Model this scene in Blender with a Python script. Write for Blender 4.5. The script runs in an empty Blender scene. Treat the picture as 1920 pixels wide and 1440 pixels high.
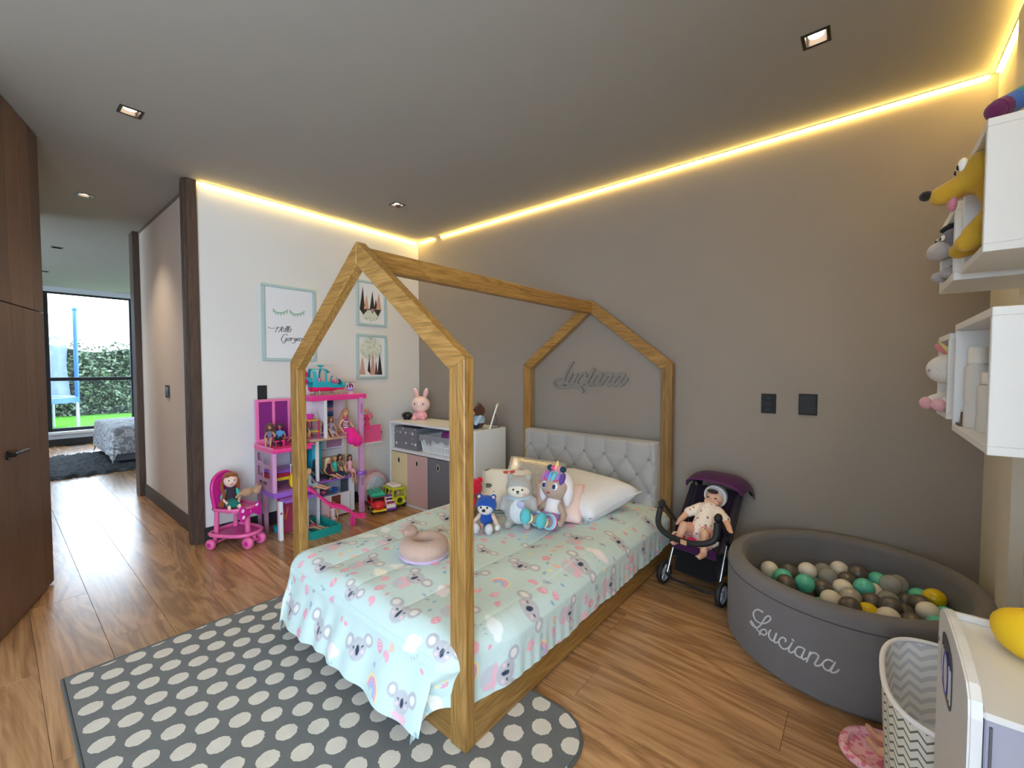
import bpy, bmesh, math, random
import numpy as np
from mathutils import Matrix, Vector, Euler
random.seed(7)
SC = bpy.context.scene
COL = SC.collection
PI = math.pi
# ---------------------------------------------------------------- camera
cam = bpy.data.cameras.new('camera'); camo = bpy.data.objects.new('camera', cam); COL.objects.link(camo)
camo.location = (0, 0, 1.3); camo.rotation_euler = (math.radians(90 - 2.06), 0, math.radians(39.5))
cam.sensor_width = 36; cam.lens = 804 / 1920 * 36; cam.clip_start = .02; cam.clip_end = 200
SC.camera = camo
# ---------------------------------------------------------------- world (bright overcast sky)
wd = bpy.data.worlds.new('sky'); SC.world = wd; wd.use_nodes = True
bg = wd.node_tree.nodes['Background']; bg.inputs[0].default_value = (.71, .86, 1.0, 1); bg.inputs[1].default_value = 10.5
# ---------------------------------------------------------------- daylight portals in the window openings
def portal(loc, rot, sx, sy):
    l = bpy.data.lights.new('window_portal', 'AREA'); l.shape = 'RECTANGLE'; l.size = sx; l.size_y = sy
    l.cycles.is_portal = True
    o = bpy.data.objects.new('window_portal', l); COL.objects.link(o); o.location = loc; o.rotation_euler = rot
portal((.48, -1.2, 1.25), (0, math.radians(90), 0), 2.3, 2.2)
portal((-.15, -2.36, 1.5), (math.radians(90), 0, math.radians(180)), .9, 1.5)
portal((-7.3, -2.36, 1.35), (math.radians(90), 0, math.radians(180)), 1.6, 2.3)  # serves the added, unseen bedroom side window
portal((-10.45, 2.16, 1.40), (0, math.radians(-90), 0), 2.36, 3.2)
# ---------------------------------------------------------------- exposure
vs = SC.view_settings; vs.view_transform = 'Standard'; vs.look = 'None'; vs.gamma = 1; vs.use_curve_mapping = False
vs.exposure = 0.38
SC.display_settings.display_device = 'sRGB'
try:
    SC.cycles.max_bounces = 10; SC.cycles.diffuse_bounces = 6; SC.cycles.sample_clamp_indirect = 6
except Exception: pass

# ---------------------------------------------------------------- helpers: objects
W = {}
def link(o, parent=None):
    COL.objects.link(o)
    if parent is not None: o.parent = parent
def tag(o, label=None, cat=None, group=None, kind=None):
    if label: o['label'] = label
    if cat: o['category'] = cat
    if group: o['group'] = group
    if kind: o['kind'] = kind
    return o
def thing(name, label, cat, loc=(0, 0, 0), rot=(0, 0, 0), group=None, kind=None):
    o = bpy.data.objects.new(name, None); o.empty_display_size = .05
    link(o); o.location = loc; o.rotation_euler = rot if not isinstance(rot, (int, float)) else (0, 0, rot)
    W[o] = Matrix.LocRotScale(Vector(loc), o.rotation_euler, None)
    return tag(o, label, cat, group, kind)
def RX(a): return Matrix.Rotation(a, 3, 'X')
def RY(a): return Matrix.Rotation(a, 3, 'Y')
def RZ(a): return Matrix.Rotation(a, 3, 'Z')
def rad(a): return math.radians(a)

class MB:
    def __init__(s): s.v = []; s.f = []; s.M = None
    def add(s, vs, fs):
        n = len(s.v)
        if s.M is not None: vs = [s.M @ Vector(v) for v in vs]
        s.v += [tuple(v) for v in vs]; s.f += [tuple(i + n for i in f) for f in fs]; return s
    def box(s, c, d, ch=0, R=None):
        h = [x / 2 for x in d]; c = Vector(c); vs = []; fs = []
        if ch <= 0:
            for z in (-1, 1):
                for y in (-1, 1):
                    for x in (-1, 1): vs.append(Vector((x * h[0], y * h[1], z * h[2])))
            fs = [(0, 2, 3, 1), (4, 5, 7, 6), (0, 1, 5, 4), (2, 6, 7, 3), (0, 4, 6, 2), (1, 3, 7, 5)]
        else:
            ch = min(ch, .49 * min(d)); idx = {}
            for a in (-1, 1):
                for b in (-1, 1):
                    for e in (-1, 1):
                        sg = (a, b, e)
                        for k in range(3):
                            idx[sg + (k,)] = len(vs)
                            vs.append(Vector([sg[i] * (h[i] - (0 if i == k else ch)) for i in range(3)]))
            for k in range(3):
                i, j = [q for q in range(3) if q != k]
                for sg in (-1, 1):
                    f = []
                    for a, b in ((-1, -1), (1, -1), (1, 1), (-1, 1)):
                        t = [0, 0, 0]; t[k] = sg; t[i] = a; t[j] = b; f.append(idx[tuple(t) + (k,)])
                    fs.append(tuple(f))
                for a in (-1, 1):      # edges along axis k
                    for b in (-1, 1):
                        t = [0, 0, 0]; t[i] = a; t[j] = b
                        t[k] = -1; lo = tuple(t); t[k] = 1; hi = tuple(t)
                        fs.append((idx[lo + (i,)], idx[hi + (i,)], idx[hi + (j,)], idx[lo + (j,)]))
            for a in (-1, 1):
                for b in (-1, 1):
                    for e in (-1, 1): fs.append(tuple(idx[(a, b, e, k)] for k in range(3)))
        if R is not None: vs = [R @ v for v in vs]
        return s.add([v + c for v in vs], fs)
    def b2(s, x0, x1, y0, y1, z0, z1, ch=0):
        return s.box(((x0 + x1) / 2, (y0 + y1) / 2, (z0 + z1) / 2), (abs(x1 - x0), abs(y1 - y0), abs(z1 - z0)), ch)
    def tube(s, pts, r, n=8, cap=True, sx=1, closed=False, up=None):
        P = [Vector(p) for p in pts]; m = len(P)
        rr = r if isinstance(r, (list, tuple)) else [r] * m
        vs = []; fs = []; t0 = None; nx = None
        for i in range(m):
            a = P[(i - 1) % m] if (closed or i > 0) else P[i]; b = P[(i + 1) % m] if (closed or i < m - 1) else P[i]
            t = (b - a); t = t.normalized() if t.length > 1e-9 else Vector((0, 0, 1))
            if nx is None:
                ref = Vector(up) if up is not None else (Vector((0, 0, 1)) if abs(t.z) < .9 else Vector((1, 0, 0)))
                nx = t.cross(ref).normalized()
            elif up is not None: nx = t.cross(Vector(up)).normalized()
            else:
                nx = (nx - t * nx.dot(t)).normalized()
            ny = t.cross(nx)
            for k in range(n):
                a_ = 2 * PI * k / n
                vs.append(P[i] + (nx * math.cos(a_) * sx + ny * math.sin(a_)) * rr[i])
        for i in range(m if closed else m - 1):
            j = (i + 1) % m
            for k in range(n):
                fs.append((i * n + k, i * n + (k + 1) % n, j * n + (k + 1) % n, j * n + k))
        if cap and not closed:
            fs.append(tuple(range(n - 1, -1, -1))); fs.append(tuple((m - 1) * n + k for k in range(n)))
        return s.add(vs, fs)
    def cyl(s, a, b, r, r2=None, n=16): return s.tube([a, b], [r, r if r2 is None else r2], n)
    def ell(s, c, r, nu=16, nv=10, R=None, fn=None):
        if isinstance(r, (int, float)): r = (r, r, r)
        c = Vector(c); vs = []; fs = []
        for j in range(1, nv):
            t = PI * j / nv
            for i in range(nu):
                a = 2 * PI * i / nu; d = Vector((math.sin(t) * math.cos(a), math.sin(t) * math.sin(a), math.cos(t)))
                if fn: d = d * fn(d)
                vs.append(Vector((d.x * r[0], d.y * r[1], d.z * r[2])))
        vs.append(Vector((0, 0, r[2] * (fn(Vector((0, 0, 1))) if fn else 1)))); vs.append(Vector((0, 0, -r[2] * (fn(Vector((0, 0, -1))) if fn else 1))))
        T = len(vs) - 2; B = T + 1
        for i in range(nu):
            fs.append((T, i, (i + 1) % nu)); fs.append((B, (nv - 2) * nu + (i + 1) % nu, (nv - 2) * nu + i))
            for j in range(nv - 2):
                fs.append((j * nu + i, (j + 1) * nu + i, (j + 1) * nu + (i + 1) % nu, j * nu + (i + 1) % nu))
        if R is not None: vs = [R @ v for v in vs]
        return s.add([v + c for v in vs], fs)
    def lathe(s, prof, n=24, c=(0, 0, 0), R=None, sx=1, sy=1, a0=0, a1=2 * PI, close=False, fn=None):
        c = Vector(c); vs = []; fs = []; full = abs(a1 - a0 - 2 * PI) < 1e-6; m = n if full else n + 1; k = len(prof)
        for i in range(m):
            a = a0 + (a1 - a0) * i / n
            for q, (r, z) in enumerate(prof):
                w = fn(a, r, z) if fn else 0
                v = Vector(((r + w) * math.cos(a) * sx, (r + w) * math.sin(a) * sy, z)); vs.append((R @ v if R is not None else v) + c)
        for i in range(n):
            j = (i + 1) % m
            for q in range(k if close else k - 1):
                p = (q + 1) % k
                fs.append((i * k + q, j * k + q, j * k + p, i * k + p))
        return s.add(vs, fs)
    def prism(s, poly, f, lo, hi):
        """poly: 2D points; f(p,q,h)->3D; extruded between lo and hi"""
        n = len(poly)
        vs = [f(p, q, lo) for p, q in poly] + [f(p, q, hi) for p, q in poly]
        fs = [tuple(range(n - 1, -1, -1)), tuple(range(n, 2 * n))] + [(i, (i + 1) % n, n + (i + 1) % n, n + i) for i in range(n)]
        return s.add(vs, fs)
    def grid(s, fn, nu, nv, wrap=False):
        vs = [fn(i / nu, j / nv) for j in range(nv + 1) for i in range(nu + (0 if wrap else 1))]
        w = nu + (0 if wrap else 1)
        fs = [(j * w + i, j * w + (i + 1) % w, (j + 1) * w + (i + 1) % w, (j + 1) * w + i) for j in range(nv) for i in range(nu)]
        return s.add(vs, fs)
    def mesh(s, name, mat, smooth=35, recalc=True, off=None):
        me = bpy.data.meshes.new(name)
        vs = s.v if off is None else [off @ Vector(v) for v in s.v]
        me.from_pydata([tuple(v) for v in vs], [], s.f)
        if recalc:
            b = bmesh.new(); b.from_mesh(me); bmesh.ops.recalc_face_normals(b, faces=b.faces[:]); b.to_mesh(me); b.free()
        if smooth:
            me.polygons.foreach_set('use_smooth', [True] * len(me.polygons))
            if smooth < 180: me.set_sharp_from_angle(angle=math.radians(smooth))
        me.update()
        for m in (mat if isinstance(mat, (list, tuple)) else [mat]):
            if m is not None: me.materials.append(m)
        return me
    def build(s, name, mat, parent=None, world=True, smooth=35, recalc=True, label=None, cat=None, group=None, kind=None):
        off = None; loc = None
        if parent is None:
            a = np.array(s.v); lo = a.min(0); hi = a.max(0); loc = Vector(((lo[0] + hi[0]) / 2, (lo[1] + hi[1]) / 2, lo[2]))
            off = Matrix.Translation(-loc)
        elif world: off = W.get(parent, Matrix.Identity(4)).inverted()
        o = bpy.data.objects.new(name, s.mesh(name, mat, smooth, recalc, off)); link(o, parent)
        if loc is not None: o.location = loc; W[o] = Matrix.Translation(loc)
        else: W[o] = W.get(parent, Matrix.Identity(4)).copy()
        return tag(o, label, cat, group, kind)
def copy_tree(o, parent=None):
    c = o.copy(); COL.objects.link(c); c.parent = parent
    if o in W: W[c] = W[o].copy()
    for ch in list(o.children): copy_tree(ch, c)
    return c
def place(o, loc, rz=0):
    o.location = loc; o.rotation_euler = (0, 0, rz); W[o] = Matrix.LocRotScale(Vector(loc), o.rotation_euler, None); return o
def smoothline(pts, n=4, closed=False):
    P = [np.array(p, float) for p in pts]; m = len(P); out = []
    for i in range(m if closed else m - 1):
        g = lambda k: P[k % m] if closed else P[max(0, min(m - 1, k))]
        p0, p1, p2, p3 = g(i - 1), g(i), g(i + 1), g(i + 2)
        for j in range(n):
            t = j / n
            out.append(.5 * (2 * p1 + (p2 - p0) * t + (2 * p0 - 5 * p1 + 4 * p2 - p3) * t * t + (3 * p1 - p0 - 3 * p2 + p3) * t ** 3))
    if not closed: out.append(P[-1])
    return [tuple(map(float, p)) for p in out]
def skin(name, nodes, edges, mat, parent, sub=1, world=True, root=0):
    """one continuous body grown over a joint skeleton; nodes: (x,y,z,r)"""
    me = bpy.data.meshes.new(name); me.from_pydata([n[:3] for n in nodes], edges, [])
    o = bpy.data.objects.new(name + '_tmp', me); COL.objects.link(o)
    md = o.modifiers.new('s', 'SKIN'); md.use_smooth_shade = True
    lay = me.skin_vertices[0] if len(me.skin_vertices) else None
    if lay is None:
        b = bmesh.new(); b.from_mesh(me); b.verts.layers.skin.verify(); b.to_mesh(me); b.free(); lay = me.skin_vertices[0]
    for i, nd in enumerate(nodes): lay.data[i].radius = (nd[3], nd[3]); lay.data[i].use_root = (i == root)
    if sub: o.modifiers.new('u', 'SUBSURF').levels = sub; o.modifiers['u'].render_levels = sub
    dg = bpy.context.evaluated_depsgraph_get(); ev = o.evaluated_get(dg)
    m2 = bpy.data.meshes.new_from_object(ev); m2.name = name
    bpy.data.objects.remove(o); bpy.data.meshes.remove(me)
    if parent is not None and world: m2.transform(W[parent].inverted())
    m2.polygons.foreach_set('use_smooth', [True] * len(m2.polygons))
    m2.materials.clear(); m2.materials.append(mat)
    o = bpy.data.objects.new(name, m2); link(o, parent); W[o] = W.get(parent, Matrix.Identity(4)).copy() if parent else Matrix.Identity(4)
    return o
# ---------------------------------------------------------------- helpers: materials
def srgb(r, g, b):
    f = lambda c: (c / 255 / 12.92) if c / 255 <= .04045 else ((c / 255 + .055) / 1.055) ** 2.4
    return (f(r), f(g), f(b), 1)
class NT:
    def __init__(s, name):
        s.m = bpy.data.materials.new(name); s.m.use_nodes = True; s.t = s.m.node_tree; s.b = s.t.nodes['Principled BSDF']
    def n(s, typ, **kw):
        nd = s.t.nodes.new(typ)
        for k, v in kw.items():
            if k.startswith('i_'): nd.inputs[k[2:].replace('_', ' ')].default_value = v
            elif k.startswith('x'): 
                if hasattr(v, 'is_linked'): s.t.links.new(v, nd.inputs[int(k[1:])])
                else: nd.inputs[int(k[1:])].default_value = v
            else: setattr(nd, k, v)
        return nd
    def l(s, a, b): s.t.links.new(a, b)
    def math(s, op, a, b=0.0, c=0.0):
        nd = s.t.nodes.new('ShaderNodeMath'); nd.operation = op
        for i, v in enumerate((a, b, c)):
            if hasattr(v, 'is_linked'): s.l(v, nd.inputs[i])
            else: nd.inputs[i].default_value = v
        return nd.outputs[0]
    def mix(s, f, a, b):
        nd = s.t.nodes.new('ShaderNodeMix'); nd.data_type = 'RGBA'
        for i, v in ((0, f), (6, a), (7, b)):
            if hasattr(v, 'is_linked'): s.l(v, nd.inputs[i])
            else: nd.inputs[i].default_value = v
        return nd.outputs[2]
    def ramp(s, f, stops):
        nd = s.t.nodes.new('ShaderNodeValToRGB'); e = nd.color_ramp.elements
        while len(e) < len(stops): e.new(.5)
        for k, (p, c) in enumerate(stops): e[k].position = p; e[k].color = c
        s.l(f, nd.inputs[0]); return nd.outputs[0]
    def pos(s, kind='pos'):
        if kind == 'pos': return s.t.nodes.new('ShaderNodeNewGeometry').outputs['Position']
        return s.t.nodes.new('ShaderNodeTexCoord').outputs[{'obj': 'Object', 'gen': 'Generated', 'uv': 'UV'}[kind]]
    def xyz(s, v):
        nd = s.t.nodes.new('ShaderNodeSeparateXYZ'); s.l(v, nd.inputs[0]); return nd.outputs
    def map(s, v, loc=(0, 0, 0), rot=(0, 0, 0), scale=(1, 1, 1)):
        nd = s.t.nodes.new('ShaderNodeMapping'); s.l(v, nd.inputs[0])
        nd.inputs[1].default_value = loc; nd.inputs[2].default_value = rot; nd.inputs[3].default_value = scale; return nd.outputs[0]
    def noise(s, v, scale=5, detail=3, rough=.5, dist=0):
        nd = s.t.nodes.new('ShaderNodeTexNoise'); s.l(v, nd.inputs['Vector'])
        nd.inputs['Scale'].default_value = scale; nd.inputs['Detail'].default_value = detail; nd.inputs['Roughness'].default_value = rough; nd.inputs['Distortion'].default_value = dist
        return nd.outputs[0]
    def bump(s, h, strength=.2, dist=.01):
        nd = s.t.nodes.new('ShaderNodeBump'); nd.inputs['Strength'].default_value = strength; nd.inputs['Distance'].default_value = dist
        s.l(h, nd.inputs['Height']); s.l(nd.outputs[0], s.b.inputs['Normal'])
    def set(s, col=None, rough=None, metal=None, spec=None, trans=None, emit=None, es=None, alpha=None, sheen=None, ior=None, coat=None):
        for k, v in (('Base Color', col), ('Roughness', rough), ('Metallic', metal), ('Specular IOR Level', spec), ('Transmission Weight', trans), ('Emission Color', emit), ('Emission Strength', es), ('Alpha', alpha), ('Sheen Weight', sheen), ('IOR', ior), ('Coat Weight', coat)):
            if v is None: continue
            if hasattr(v, 'is_linked'): s.l(v, s.b.inputs[k])
            else: s.b.inputs[k].default_value = v
        return s
_mc = {}
def M(r, g, b, rough=.5, metal=0, spec=.5, kind=''):
    """plain object material with a faint procedural tone variation"""
    key = (r, g, b, rough, metal, spec, kind)
    if key in _mc: return _mc[key]
    n = NT('mat_%d_%d_%d%s' % (r, g, b, kind)); c = srgb(r, g, b)
    n.set(rough=rough, metal=metal, spec=spec)
    p = n.pos('obj')
    if kind == 'plush':
        f = n.noise(p, 60, 3); n.l(n.mix(n.math('MULTIPLY', f, .5), c, tuple(x * .72 for x in c[:3]) + (1,)), n.b.inputs[0])
        n.bump(n.noise(p, 260, 2), .55, .004); n.set(sheen=.25)
    elif kind == 'fabric':
        f = n.noise(p, 22, 3); n.l(n.mix(n.math('MULTIPLY', f, .4), c, tuple(x * .8 for x in c[:3]) + (1,)), n.b.inputs[0])
        n.bump(n.noise(p, 420, 2), .3, .002); n.set(sheen=.1)
    else:
        f = n.noise(p, 7, 2); n.l(n.mix(n.math('MULTIPLY', f, .22), c, tuple(x * .88 for x in c[:3]) + (1,)), n.b.inputs[0])
    _mc[key] = n.m; return n.m
def plush(r, g, b): return M(r, g, b, .9, 0, .2, 'plush')
def fab(r, g, b): return M(r, g, b, .85, 0, .2, 'fabric')
def gloss(r, g, b): return M(r, g, b, .28)
def emis(name, r, g, b, s):
    n = NT(name); n.set(col=(1, 1, 1, 1), emit=(r, g, b, 1), es=s); return n.m
def clear(name, r, g, b, alpha=.35, rough=.08):
    """thin tinted plastic: mix of transparent and glossy colour"""
    n = NT(name); n.set(col=srgb(r, g, b), rough=rough, alpha=alpha); return n.m
def wood(name, c1, c2, c3, axis='x', scale=1., rough=.45, rnd=True, bump=.08, spec=.5, lk=1., sk=1., vr=.36, rf=9., fw=.75):
    n = NT(name); p = n.pos('pos')
    if rnd:
        oi = n.t.nodes.new('ShaderNodeObjectInfo')
        cb = n.t.nodes.new('ShaderNodeCombineXYZ')
        for i, k in enumerate((17., 31., 13.)): n.l(n.math('MULTIPLY', oi.outputs['Random'], k), cb.inputs[i])
        va = n.t.nodes.new('ShaderNodeVectorMath'); n.l(p, va.inputs[0]); n.l(cb.outputs[0], va.inputs[1]); q = va.outputs[0]
    else: q = p
    long = .9 * scale * lk; sh = 9 * scale * sk
    sc = {'x': (long, sh, sh), 'y': (sh, long, sh), 'z': (sh, sh, long)}[axis]
    a = n.noise(n.map(q, scale=sc), 1.0, 5, .55, 1.2)
    rings = n.math('FRACT', n.math('MULTIPLY', a, rf)); rings = n.math('ABSOLUTE', n.math('SUBTRACT', rings, .5))
    fine = n.noise(n.map(q, scale=tuple(k * 14 if k == sh else k * 4 for k in sc)), 1.0, 2)
    f = n.math('ADD', n.math('MULTIPLY', rings, 1.3 - fw), n.math('MULTIPLY', fine, fw))
    col = n.ramp(f, [(.15, c1), (.5, c2), (.85, c3)])
    if rnd:
        hv = n.t.nodes.new('ShaderNodeHueSaturation'); n.l(col, hv.inputs['Color'])
        n.l(n.math('ADD', n.math('MULTIPLY', oi.outputs['Random'], vr), 1 - vr / 2), hv.inputs['Value']); col = hv.outputs[0]
    n.set(col=col, rough=rough, spec=spec)
    if bump: n.bump(f, bump, .004)
    return n.m
# ================================================================ soft-toy helpers
def cap(m, a, b, ra, rb, n=10):
    a = Vector(a); b = Vector(b); k = 4
    m.tube([a + (b - a) * (i / k) for i in range(k + 1)], [ra + (rb - ra) * i / k for i in range(k + 1)], n); m.ell(a, ra, n, 6); m.ell(b, rb, n, 6); return m
def blob_mesh(name, m, mat, voxel, smooth=6):
    """fuse overlapping shapes into one continuous skin"""
    me = bpy.data.meshes.new('tmp'); me.from_pydata(m.v, [], m.f)
    b = bmesh.new(); b.from_mesh(me); bmesh.ops.recalc_face_normals(b, faces=b.faces[:]); b.to_mesh(me); b.free()
    o = bpy.data.objects.new('tmp', me); COL.objects.link(o)
    r = o.modifiers.new('r', 'REMESH'); r.mode = 'VOXEL'; r.voxel_size = voxel
    if smooth: s = o.modifiers.new('s', 'SMOOTH'); s.iterations = smooth; s.factor = .5
    m2 = bpy.data.meshes.new_from_object(o.evaluated_get(bpy.context.evaluated_depsgraph_get())); m2.name = name
    bpy.data.objects.remove(o); bpy.data.meshes.remove(me)
    m2.polygons.foreach_set('use_smooth', [True] * len(m2.polygons)); m2.materials.clear(); m2.materials.append(mat)
    return m2
def blob(name, m, mat, parent, voxel=.006, smooth=6):
    """m in the parent's local coordinates"""
    o = bpy.data.objects.new(name, blob_mesh(name, m, mat, voxel, smooth)); link(o, parent)
    W[o] = W.get(parent, Matrix.Identity(4)).copy(); return o
def part(name, m, mat, parent, smooth=60): return m.build(name, mat, parent, world=False, smooth=smooth)
def inst(name, me, mat, parent):
    o = bpy.data.objects.new(name, me); link(o, parent); o.material_slots[0].link = 'OBJECT'; o.material_slots[0].material = mat; return o
black = M(22, 22, 26, .25)
# ================================================================ STRUCTURE
H = 2.67; XL = -3.8; YB = 3.0; XR = .445; YF = -2.4
white_wall = NT('white_wall_paint')
white_wall.l(white_wall.mix(white_wall.noise(white_wall.pos(), 1.5, 2), srgb(222, 221, 219), srgb(214, 213, 211)), white_wall.b.inputs[0])
white_wall.set(rough=.75, spec=.25); white_wall.bump(white_wall.noise(white_wall.pos(), 180, 2), .05, .002)
taupe = NT('taupe_wall_paint')
taupe.l(taupe.mix(taupe.noise(taupe.pos(), 2, 2), srgb(151, 141, 132), srgb(146, 136, 127)), taupe.b.inputs[0])
taupe.set(rough=.6, spec=.3); taupe.bump(taupe.noise(taupe.pos(), 160, 2), .06, .002)
hallw = M(205, 192, 182, .75, 0, .25); ceilm = M(164, 160, 152, .85, 0, .2); darkwood = wood('dark_walnut', srgb(52, 40, 34), srgb(74, 58, 50), srgb(92, 74, 64), 'z', 1.2, .4, False)
doorwood = wood('brown_door_veneer', srgb(84, 64, 54), srgb(98, 75, 62), srgb(108, 83, 69), 'z', .8, .42, True, .03)
skirt = M(46, 46, 50, .45); blackmetal = M(26, 28, 32, .35)
def slab(x0, x1, y0, y1, z0, z1, holes, ax):
    """box with rectangular through-holes; ax: axis of the holes; holes as (a0,a1,b0,b1) in the two other axes"""
    R = [(x0, x1), (y0, y1), (z0, z1)]; o = [k for k in range(3) if k != ax]
    A = sorted({R[o[0]][0], R[o[0]][1], *[h[0] for h in holes], *[h[1] for h in holes]})
    B = sorted({R[o[1]][0], R[o[1]][1], *[h[2] for h in holes], *[h[3] for h in holes]})
    m = MB(); V = {}; 
    def vid(a, b, t):
        k = (a, b, t)
        if k not in V:
            c = [0, 0, 0]; c[o[0]] = A[a]; c[o[1]] = B[b]; c[ax] = R[ax][t]; V[k] = len(m.v); m.v.append(tuple(c))
        return V[k]
    solid = lambda a, b: 0 <= a < len(A) - 1 and 0 <= b < len(B) - 1 and not any(h[0] <= (A[a] + A[a + 1]) / 2 <= h[1] and h[2] <= (B[b] + B[b + 1]) / 2 <= h[3] for h in holes)
    for a in range(len(A) - 1):
        for b in range(len(B) - 1):
            if not solid(a, b): continue
            for t in (0, 1): m.f.append((vid(a, b, t), vid(a + 1, b, t), vid(a + 1, b + 1, t), vid(a, b + 1, t)))
            for da, db, e in ((-1, 0, ((a, b), (a, b + 1))), (1, 0, ((a + 1, b), (a + 1, b + 1))), (0, -1, ((a, b), (a + 1, b))), (0, 1, ((a, b + 1), (a + 1, b + 1)))):
                if not solid(a + da, b + db):
                    (p, q) = e; m.f.append((vid(*p, 0), vid(*q, 0), vid(*q, 1), vid(*p, 1)))
    return m
def struct(m, name, mat, parent=None, **k):
    return m.build(name, mat, parent, smooth=0, kind=None if parent else 'structure', **k)
# --- floor with separate oak planks
oak = wood('oak_floor', srgb(128, 94, 62), srgb(168, 127, 88), srgb(196, 156, 112), 'x', 1.0, .25, True, .07, .65, .6, .5, .26, 7., .5)
fl = struct(MB().b2(-10.6, .57, -2.52, 4.3, -.1, -.005), 'floor', M(98, 74, 54, .6))
pl_w, pl_l = .225, 1.42
pm = MB().box((0, 0, -.0025), (pl_l - .0012, pl_w - .0012, .005), .0006).mesh('plank', oak, 0)
rows = int((3.02 + 2.4) / pl_w) + 1
for r in range(rows):
    y = -2.270 + r * pl_w; off = (r * .53) % 1.0 * pl_l
    k = 0
    while True:
        x = .57 - off - k * pl_l + pl_l / 2; k += 1
        if x < -10.55: break
        if x > .9: continue
        if x < -5.9 and not (-.5 < y < 2.4): continue
        if -5.9 < x - pl_l / 2 and x + pl_l / 2 < -3.95 and not (-.1 < y < 1.1): continue
        p = bpy.data.objects.new('plank', pm); link(p, fl); p.location = Vector((x, y, 0)) - fl.location
# --- ceiling with recesses for the downlights
DL = [(-.19, 2.215), (-3.06, .51), (-3.06, 2.20), (-4.80, .51), (-7.10, .51), (-8.97, .51)]
DL.append((-.19, .51))
hs = .046
struct(slab(-10.6, .57, -2.52, 4.3, H, H + .12, [(x - hs, x + hs, y - hs, y + hs) for x, y in DL], 2), 'ceiling', ceilm)
struct(MB().b2(-10.6, .57, -2.52, 4.3, H + .121, H + .2), 'ceiling_roof_slab', ceilm)
# --- walls
struct(MB().b2(XL - .12, XL, .975, YB, 0, H), 'wall_left', white_wall.m)
struct(MB().b2(XL - .12, XL, YF, .13, 0, H), 'wall_left_door_side', white_wall.m)
struct(MB().b2(XL - .12, XR + .12, YB, YB + .12, 0, H), 'wall_back', taupe.m)
wr = struct(slab(XR, XR + .12, YF, YB, 0, H, [(-2.3, -.1, .1, 2.4)], 0), 'wall_right', M(212, 205, 190, .7, 0, .25))
struct(MB().b2(XR - .035, XR, 2.30, 2.47, 0, 2.62), 'trim_right_pilaster', M(214, 207, 192, .7, 0, .25))
struct(slab(XL - .12, XR + .12, YF - .12, YF, 0, H, [(-.6, .3, .75, 2.25)], 1), 'wall_front', white_wall.m)
struct(MB().b2(-5.70, XL - .12, .975, 1.09, 0, H), 'wall_hall_right', hallw)
struct(MB().b2(-5.70, XL - .12, -.05, .06, 0, H), 'wall_hall_left', hallw)
struct(MB().b2(-5.82, -5.70, 1.03, 4.2, 0, H), 'wall_bedroom_near', white_wall.m)
struct(MB().b2(-5.82, -5.70, YF, .0, 0, H), 'wall_bedroom_near_side', white_wall.m)
struct(slab(-10.6, -10.48, YF, 4.2, 0, H, [(.57, 3.76, .235, 2.585)], 0), 'wall_bedroom_window', M(206, 212, 220, .75, 0, .25))
struct(MB().b2(-10.6, -5.7, 4.2, 4.3, 0, H), 'wall_bedroom_far_side', white_wall.m)
struct(slab(-10.6, XL - .12, YF - .12, YF, 0, H, [(-8.1, -6.5, .2, 2.5)], 1), 'wall_bedroom_left', white_wall.m)  # opening added out of view to let in more daylight
# --- trims and skirting
struct(MB().b2(XL - .13, XL + .018, .915, .985, 0, H, .004).b2(XL - .05, XL + .0, .900, .918, 0, H, .002), 'trim_1', darkwood)
struct(MB().b2(XL - .13, XL + .010, .10, .165, 0, H, .004), 'trim_2', darkwood)
struct(MB().b2(-5.83, -5.66, .925, 1.03, 0, H, .004), 'trim_3', darkwood)
struct(MB().b2(-5.83, -5.66, -.02, .075, 0, H, .004), 'trim_4', darkwood)
struct(MB().b2(-5.66, XL - .13, .968, .976, 2.645, H), 'trim_5', M(120, 105, 95))
struct(MB().b2(XL, XL + .014, .987, YB, .0, .105, .003), 'baseboard_left', skirt)
struct(MB().b2(XL + .014, XR - .001, YB - .014, YB, .0, .09, .003), 'baseboard_back', skirt)
struct(MB().b2(-5.66, XL - .13, .961, .975, 0, .125, .003), 'baseboard_hall', M(62, 55, 52, .45))
struct(MB().b2(-10.48, -10.466, YF, 4.2, 0, .11, .003), 'baseboard_bedroom', skirt)
struct(MB().b2(-10.48, -10.40, .5, 3.85, .19, .235, .003), 'trim_6', M(225, 228, 232, .5))
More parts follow.
